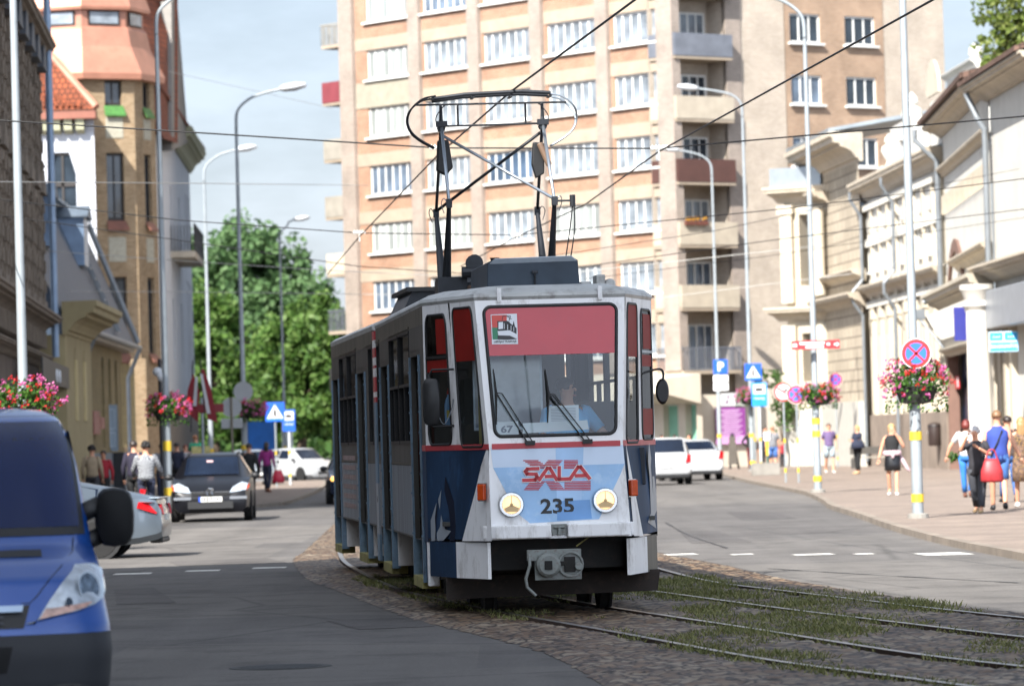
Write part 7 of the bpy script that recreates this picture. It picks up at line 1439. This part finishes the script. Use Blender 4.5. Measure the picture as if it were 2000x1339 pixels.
wire('contact wire over the empty track, rising clear of the pantograph',[Vector((14.5,-10,5.35)),Vector((9.3,14,5.35)),Vector((6.3,27,5.35)),(1900,-50,34.5),(1822,0,37),(1287,296,56),(1142,400,68.6),(1010,462,78.5),(900,520,95)],.011,group=g)
g='span wires carrying the contact wires'
wire('dark span wire passing just under the pantograph apex with two white insulators',[(-150,226,57),(350,257,56.6),(855,289,56.4),(1287,290,56),(2150,214,58)],.011,ins=((855,291,56.3),(1287,292,55.9)),group=g)
wire('second dark span wire dropping behind the pantograph arms',[(-150,372,77),(350,430,77),(702,455,77),(1010,459,78),(1530,408,79),(2150,330,80)],.010,ins=((702,456,76.9),(1010,461,77.9)),group=g)
wire('pale wire stretched high in front of the brick tower',[(-150,354,66),(378,358,90),(720,362,150)],.010,mWireL,group=g)
wire('dark span wire sagging low in front of the gabled house and trees',[(-150,400,97),(300,462,97),(700,520,97),(1000,540,98),(1500,470,99),(2150,390,100)],.011,group=g)
wire('pale span wire in front of the big tree',[(90,490,120),(365,510,120),(640,528,120),(1000,545,122),(1600,480,122)],.011,mWireL,group=g)
wire('lowest pale span wire crossing in front of the tree crowns',[(60,568,140),(380,570,140),(690,574,140),(1260,585,140),(1700,530,140)],.011,mWireL,group=g)
wire('thin high wire from the gabled house roof towards the apartment block',[(330,140,150),(500,178,160),(650,212,170)],.008,mWireL,group=g)
wire('thin wire fanning out to the portico cornice',[(1010,510,90),(1400,450,100),(1640,398,110),(1990,330,120)],.008,group=g)
wire('thin wire reaching over the low wall to the white building',[(1140,545,110),(1500,500,115),(2100,410,120)],.008,group=g)
# ================================================================ TREES
def tree(label,x,Y,h,blobs,leaf,n,mats,seed,name='tree',group=None,trunk=.35,base=0.):
    rr=random.Random(seed); p=at(x,860,Y); t=thing(name,label,'tree',(p.x,Y,base),0,group); k=MB(); tot=sum(b[3]*b[4] for b in blobs)
    for (bx,by,bz,rx,rz_) in blobs:
        m=int(n*rx*rz_/tot); 
        sub=[(Vector((rr.gauss(0,1),rr.gauss(0,1),rr.gauss(0,1))).normalized()*rr.uniform(.55,1.0),rr.uniform(.2,.38)) for _ in range(34)]
        for q in range(m):
            c,s=rr.choice(sub); d=c+Vector((rr.gauss(0,1),rr.gauss(0,1),rr.gauss(0,1))).normalized()*s*rr.random()**.4
            c=Vector((bx+d.x*rx,by+d.y*rx,bz+d.z*rz_)); a=leaf*rr.uniform(.6,1.3); nn=Vector((rr.gauss(0,1),rr.gauss(0,1)-.3,rr.gauss(0,1)+.5)).normalized(); u=nn.orthogonal().normalized(); u=(u*math.cos(q)+nn.cross(u)*math.sin(q)); v=nn.cross(u)
            k.add([c-u*a,c-u*a*.2+v*a*.5,c+u*a,c+u*a*.1-v*a*.55],[(0,1,2,3)])
    k.build('crown',mats,t)
    tk=MB(); zt_=max(b[2] for b in blobs); tk.tube([(0,0,0),(.1,0,h*.2),(0,.1,h*.5),(.1,0,h*.75)],[trunk,trunk*.8,trunk*.5,trunk*.15],9)
    for (bx,by,bz,rx,rz_) in blobs:
        tk.tube([(0,0,h*.25),(bx*.4,by*.4,lerp(h*.25,bz,.6)),(bx,by,bz)],[trunk*.5,trunk*.3,trunk*.1],6)
    tk.build('trunk',M('bark','#43382c',.9,var=.3,scale=4),t); return t
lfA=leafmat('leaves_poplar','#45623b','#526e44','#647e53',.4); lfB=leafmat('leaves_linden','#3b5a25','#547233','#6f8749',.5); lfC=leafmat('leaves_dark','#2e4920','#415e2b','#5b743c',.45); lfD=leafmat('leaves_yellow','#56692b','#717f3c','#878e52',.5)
s_=8400/330
tree('great hazy poplar rising above the other trees in the gap',490,330,19,[(-3.1,0,14.6,3.2,3.6),(-.6,1,14.9,3.4,4.0),(1.6,0,14.2,3.6,4.4),(3.4,0,12.4,2.8,3.8),(-3.2,0,10.5,2.6,3.4),(.4,-1,9.5,3.4,4),(4.4,0,10.2,1.5,2.6),(-1.5,0,6.,4,4),(2.5,0,6.,3.5,4)],.34,21000,lfA,11,trunk=.5)
g='leafy street trees at the end of the road'
tree('broad linden beside the gabled house, shading the terrace',418,268,13.6,[(-1.2,0,9.2,2.1,3.0),(.8,-.5,7.4,2.3,3.2),(-1.0,0,5.4,2.4,2.6),(1.6,0,4.2,2.2,1.8),(-.6,-.8,3.2,2.6,1.4)],.24,12000,lfB,12,group=g)
tree('rounded linden with a slanting crown between the crossing sign and the tram',588,262,12.6,[(-.6,0,7.4,2.0,2.6),(1.2,0,8.3,2.0,2.6),(-1.6,0,5.3,2.0,2.4),(.8,-.6,5.2,2.3,2.6),(2.4,0,6.2,1.7,3.0),(.2,-.5,3.4,2.6,1.5)],.24,13000,lfB,13,group=g)
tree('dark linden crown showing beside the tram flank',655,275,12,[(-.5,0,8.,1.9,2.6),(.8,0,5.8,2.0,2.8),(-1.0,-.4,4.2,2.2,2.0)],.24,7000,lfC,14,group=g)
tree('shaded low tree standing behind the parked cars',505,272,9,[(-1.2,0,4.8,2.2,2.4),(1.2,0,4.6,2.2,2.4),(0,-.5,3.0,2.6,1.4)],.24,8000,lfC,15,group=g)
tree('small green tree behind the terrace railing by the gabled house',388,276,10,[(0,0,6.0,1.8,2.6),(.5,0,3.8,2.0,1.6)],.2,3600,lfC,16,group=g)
tree('yellow green tree crown above the tiled roof of the corner building',1992,152,18,[(0,0,16.2,1.1,1.0),(-.5,0,15.0,.7,.8),(.8,0,15.2,1.0,1.2),(.5,0,17.4,1.1,.9)],.13,3000,lfD,17)
tree('green bush on the roofline behind the portico and the white building',1722,205,17.5,[(0,0,16.3,.9,1.1),(.6,0,15.6,.8,.7),(-.6,0,14.9,.7,.5)],.13,1400,lfC,18,name='rooftop_bush',trunk=.1)
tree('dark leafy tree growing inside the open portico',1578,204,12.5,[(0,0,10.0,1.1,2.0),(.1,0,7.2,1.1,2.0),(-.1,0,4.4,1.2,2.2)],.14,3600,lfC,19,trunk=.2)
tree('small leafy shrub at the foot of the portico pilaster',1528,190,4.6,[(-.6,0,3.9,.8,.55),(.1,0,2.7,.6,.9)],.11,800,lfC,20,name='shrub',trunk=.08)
k=MB(); rr=random.Random(2)
for q in range(3000):
    x=rr.uniform(-30,12); a=rr.uniform(.5,1.1); c=Vector((x,rr.uniform(395,420),abs(rr.gauss(0,1))*2.2)); n=Vector((rr.gauss(0,1),rr.gauss(0,1)-.3,rr.gauss(0,1)+.5)).normalized(); u=n.orthogonal().normalized(); v=n.cross(u); k.add([c-u*a,c+v*a*.5,c+u*a,c-v*a*.5],[(0,1,2,3)])
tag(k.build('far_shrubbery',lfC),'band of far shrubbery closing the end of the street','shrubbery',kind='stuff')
# ================================================================ THE PEOPLE IN THE STREET
def G(x,y,z=PAVZ): p=gr(x,y,z); return (p.x,p.y,z)
def AT(x,Y,z=PAVZ): p=at(x,862,Y); return (p.x,Y,z)
bt_=cloth('black','#111214'); nv=cloth('navy','#1c2236'); jean=cloth('denim','#35588c',var=.25); jeanb=cloth('bright_denim','#2f6fb8',var=.15); gry=cloth('grey','#6d6f74'); wht=cloth('white','#b9b9ba'); dg=cloth('charcoal','#2c2b30',var=.2)
p=person('blonde woman in a black top and leather skirt walking with a hand at her mouth',G(1745,966),R(-8),1.66,bt_,'none','skirt',M('leather_black','#15161a',.35,var=.2),'#c9c9c7','#a88a5c','bob',stride=.45,arms={1:((.30,-.05,1.16),(.10,-.20,1.52)),-1:((-.27,.03,1.14),(-.33,-.02,.90))},hem=1.1)
add(p,'tied_jacket',cloth('pale_pink','#b39aa0'),lambda b:(b.loft([[(.20*s*math.cos(2*PI*i/14),.155*s*math.sin(2*PI*i/14),z) for i in range(14)] for z,s in ((.92,1.05),(.98,1.12),(1.04,1.0))]),b.tube([(.12,.1,.98),(.24,.06,.8),(.34,.04,.62),(.40,.02,.55)],[.05,.05,.045,.03],8),b.tube([(.03,-.17,.98),(.02,-.19,.86)],[.04,.03],8)),smooth=True)
p=person('stooped elderly woman in dark clothes shading her face beside the man in blue',G(1912,1001),R(-20),1.53,dg,'short','long',cloth('dark_grey','#34363c',var=.15),'#a58a63','#a3a2a4','curly',stride=.55,lean=.22,build=1.12,arms={-1:((-.30,-.16,1.28),(-.08,-.30,1.60)),1:((.30,-.06,1.18),(.12,-.30,1.34))},hem=.78)
def bag(label,loc,w,h,m,m2=None,rz=0.):
    t=thing('bag',label,'bag',loc,rz); k=MB(); k.loft([[(rx*math.cos(2*PI*i/14),ry*math.sin(2*PI*i/14),z*h) for i in range(14)] for z,rx,ry in ((0,w*.42,w*.2),(.08,w*.5,w*.26),(.5,w*.47,w*.24),(.85,w*.34,w*.14),(1.0,w*.28,w*.06))]); k.build('pouch',m,t,smooth=True); k=MB(); k.tube(smooth_path([(-w*.25,0,h*.95),(-w*.12,0,h*1.35),(w*.12,0,h*1.35),(w*.25,0,h*.95)],5),.014,6); k.build('handle',m2 or m,t); return t
q=G(1938,988); bag('shiny red shopping bag hanging from the elderly woman\'s arm',tuple(at(1938,941,77.2)),.42,.42,M('bag_red','#96282d',.5,var=.25,scale=9))
ct=thing('paper_cup','white paper cup held by the elderly woman in dark clothes','cup',tuple(at(1919,885,77.4)),0); k=MB(); k.lathe([(.03,0),(.042,.12),(.0,.12)],12); k.build('cup',mPap,ct)
p=person('man in a blue vest and denim shorts walking away with a strap across his back',G(1952,996),R(176),1.83,cloth('blue','#2c3f86'),'none','shorts',jean,'#17171a','#6d5238','short',stride=.8,build=1.12,arms={-1:((-.28,.05,1.16),(-.40,-.02,.92))},hem=.86)
add(p,'shoulder_strap',bt_,lambda b:b.tube([(-.09,.13,1.47),(.0,.152,1.25),(.14,.15,1.0)],.018,6)); 
p=person('red haired woman in a pale top and blue jeans carrying flowers',G(1891,971),R(165),1.70,wht,'short','trousers',jeanb,'#5b3322','#5a1f18','bob',stride=.55,arms={1:((.36,.05,1.18),(.46,-.02,.93))})
fl=thing('bouquet','small leafy bouquet hanging in the red haired woman\'s hand','bouquet',tuple(at(1862,893,94.6)),0); k=MB(); rr=random.Random(4)
for i in range(80):
    c=Vector((rr.gauss(0,.06),rr.gauss(0,.05),rr.gauss(0,.05))); n=Vector((rr.gauss(0,1),rr.gauss(0,1),rr.gauss(0,1))).normalized(); u=n.orthogonal()*.04; v=n.cross(u)*.6; k.add([c-u,c+v,c+u,c-v],[(0,1,2,3)])
k.build('leaves',mFol,fl); k=MB(); ell(k,(.02,-.03,.03),.04,.03,.03,8,6); k.build('blossom',M('flower_orange','#b8862a',.7),fl)
person('dark haired man in a brown shirt and jeans walking ahead of the man in blue',G(1972,980),R(185),1.74,cloth('brown','#4a3f3c'),'short','trousers',jean,'#17171a','#241a16','short',stride=.7)
person('blonde woman in a floral dress holding hands with the man in the blue vest',G(1999,990),R(178),1.70,cloth('floral','#54413a',var=.7,scale=14,dirt='#b8903a',dirtamt=1.),'none','dress',cloth('floral','#54413a'),'#c9c9c7','#8a6a44','long',stride=.7,arms={-1:((-.26,.0,1.15),(-.36,-.04,.92))})
person('man in a purple shirt and flowered shorts walking behind the lamp post',G(1621,923),R(6),1.78,cloth('purple','#5c4c70'),'short','shorts',cloth('flowered','#8a97a0',var=.6,scale=12),'#c9c9c7','#3a2a22','short',stride=.7,tmat2=cloth('purple','#5c4c70'))
person('fair haired woman in navy and black standing with folded arms near the bench',G(1676,925),R(-60),1.68,nv,'short','trousers',bt_,'#a58a63','#a88a5c','bob',stride=.12,build=1.15,arms={-1:((-.25,-.06,1.16),(.02,-.22,1.18)),1:((.25,-.06,1.16),(-.02,-.24,1.22))},hem=.86)
bag('navy shoulder bag at the hip of the woman with folded arms',(G(1676,925)[0],G(1676,925)[1]-.26,.98),.5,.3,nv)
person('person in a black jacket and dark red trousers waiting behind the tram stop post',AT(1466,172),R(150),1.72,bt_,'long','trousers',cloth('wine','#55181f'),'#17171a','#2a1c14','short',stride=.2,arms={1:((.34,.1,1.2),(.2,-.02,1.0))})
person('person in dark blue half hidden behind the timetable panel',AT(1495,170),R(20),1.74,nv,'long','trousers',bt_,'#17171a','#2a1c14','short',stride=.2)
person('man in a grey shirt and blue patterned shorts, back turned at the tram stop',AT(1509,166),R(170),1.76,gry,'short','shorts',cloth('blue_print','#3f64a0',var=.5,scale=10),'#a58a63','#8a6a52','short',stride=.3)
person('person in red crouching low on the pavement beyond the tram stop',AT(1527,186,.0),R(30),1.25,cloth('red','#8c2430'),'short','trousers',dg,'#17171a','#2a1c14','short',stride=.1)
for i,(x,lb,m) in enumerate(((1293,'dark haired guest outside the shop, just beyond the small white hatchback',bt_),(1318,'guest in a black jacket outside the shop, behind the white saloon',bt_),(1346,'guest in a pink top outside the shop, beside a white balloon',cloth('pink','#a8788a')))): person(lb,AT(x,177+i,.0),R((20,160,-40)[i]),1.62,m,'long','trousers',bt_,'#17171a','#2a1c14','short' if i!=2 else 'bob',stride=.1,group='guests outside the shop')
# left pavement, in the shade
person('curly haired person in a beige jumper seen from behind beyond the blue van',AT(179,110),R(172),1.67,cloth('beige','#8f7f68'),'long','trousers',dg,'#17171a','#1c1410','curly',stride=.1,build=1.05)
person('woman in a red top and open blue jacket facing the person in beige',AT(201,112.5),R(-10),1.55,cloth('red_top','#8c1a26'),'long','trousers',bt_,'#17171a','#1a120e','short',stride=.1,tmat2=cloth('red_top','#8c1a26'),skin=SKIN2)
person('tall man in a dark purple jacket seen from behind, next to the cyclist',AT(261,99),R(165),1.76,cloth('dark_purple','#1d1a2c'),'long','trousers',bt_,'#17171a','#2c2420','short',stride=.2,build=1.05)
chk=D.materials.new('cloth_check'); chk.use_nodes=True; N=chk.node_tree.nodes; L=chk.node_tree.links; tc=N.new('ShaderNodeTexCoord'); ck=N.new('ShaderNodeTexChecker'); ck.inputs['Scale'].default_value=34; ck.inputs[1].default_value=(*C('#9a9da0'),1); ck.inputs[2].default_value=(*C('#1f2430'),1); L.new(tc.outputs['Object'],ck.inputs[0]); L.new(ck.outputs[0],N['Principled BSDF'].inputs['Base Color']); N['Principled BSDF'].inputs['Roughness'].default_value=.85
ccx=AT(284,92); person('dark haired cyclist in a checked shirt astride a bicycle, seen from behind',ccx,R(178),1.70,chk,'long','trousers',nv,'#17171a','#0d0b0a','curly',stride=.0,build=1.12,arms={-1:((-.30,-.10,1.16),(-.30,-.32,1.02)),1:((.30,-.10,1.16),(.30,-.32,1.02))})
bk=thing('bicycle','bicycle with a bright red rear mudguard under the cyclist in the checked shirt','bicycle',ccx,R(178))
for y in (-.62,.48):
    k=MB(); k.tube([(0,y+.33*math.cos(2*PI*i/24),.34+.33*math.sin(2*PI*i/24)) for i in range(25)],.018,6); w=k.build('wheel',mTyre,bk); k=MB(); [k.tube([(0,y,.34),(0,y+.32*math.cos(a),.34+.32*math.sin(a))],.003,4) for a in [2*PI*q/12 for q in range(12)]]; k.build('spokes',mRim,w)
add(bk,'frame',M('bike_frame','#2b2c30',.4),lambda b:(b.tube([(0,.48,.34),(0,.05,.32),(0,.20,.88)],.018,6),b.tube([(0,.05,.32),(0,-.42,.82),(0,.17,.78)],.02,6),b.tube([(0,-.62,.34),(0,-.40,.98)],.018,6),b.tube([(-.28,-.36,1.02),(0,-.42,1.0),(.28,-.36,1.02)],.014,6)))
add(bk,'saddle',mBlkP,lambda b:ell(b,(0,.24,.90),.09,.14,.04,10,6),smooth=True); add(bk,'mudguard',M('mudguard_red','#a3161f',.35),lambda b:b.loft([[(s*.05,.48+.37*math.cos(a),.34+.37*math.sin(a)) for s in (-1,1)] for a in [R(-20+q*14) for q in range(11)]],close=False,cap=False)); add(bk,'rear_lamp',mTail,lambda b:b.box(-.04,.04,.84,.88,.62,.72))
person('man in a grey jacket looking at his phone beside the tall lamp post',G(319,983),R(12),1.70,cloth('grey_jacket','#6a6c70'),'long','trousers',nv,'#c9c9c7','#2a1c14','short',stride=.15,skin=SKIN2,arms={-1:((-.27,-.04,1.15),(-.05,-.26,1.18)),1:((.27,-.04,1.15),(.06,-.26,1.20))})
person('person with a dark rucksack standing behind the tall lamp post',AT(345,134),R(160),1.72,nv,'long','trousers',bt_,'#17171a','#1c1410','short',stride=.1)
person('person in a red cap and pale top behind the terrace railing',AT(362,142),R(20),1.66,cloth('pale_lilac','#8d8894'),'short','trousers',bt_,'#17171a','#5a1f18','short',stride=.1)
person('person in a bright green shirt on the terrace under the trees',AT(382,146,.35),R(150),1.72,cloth('green','#2f9a76'),'short','trousers',nv,'#17171a','#8a5a3a','short',stride=.1)
person('dark dressed person on the terrace next to the green shirt',AT(397,147),R(10),1.64,bt_,'long','trousers',bt_,'#17171a','#2a1c14','short',stride=.1)
person('dark haired person sitting at the terrace below the red signboard',AT(432,150,-.05),R(-20),1.55,dg,'long','trousers',bt_,'#17171a','#1a120e','short',stride=.1)
pw=G(523,961); person('woman with long dark hair in a purple top and dark trousers, seen from behind',pw,R(160),1.67,cloth('magenta','#7d1f66'),'long','trousers',cloth('dark_denim','#1f2438'),'#5b3322','#1c110d','long',stride=.35)
bag('red and white carrier bag in the hand of the woman in purple',(pw[0]+.36,pw[1],.40),.42,.42,M('bag_bright_red','#b0203a',.5,var=.15),M('bag_white','#c0c0c0',.6))
person('person in black with a shoulder bag standing behind the black car',G(489,984,0),R(170),1.72,bt_,'long','trousers',bt_,'#17171a','#1c1410','short',stride=.2)
# the tram driver
TW=Matrix.Translation(TRO)@Matrix.Rotation(TRA,4,'Z'); q=TW@Vector((.22,1.12,.50))
person('tram driver in a light blue shirt sitting behind the windscreen looking aside',q,TRA+R(10),1.72,cloth('sky_blue','#6cbcf2'),'short','trousers',nv,'#17171a','#1c1410','short',stride=0,seated=True,head=R(55),build=1.2,arms={-1:((-.30,-.16,1.12),(-.26,-.42,1.08)),1:((.36,-.08,1.18),(.56,-.22,1.14))})
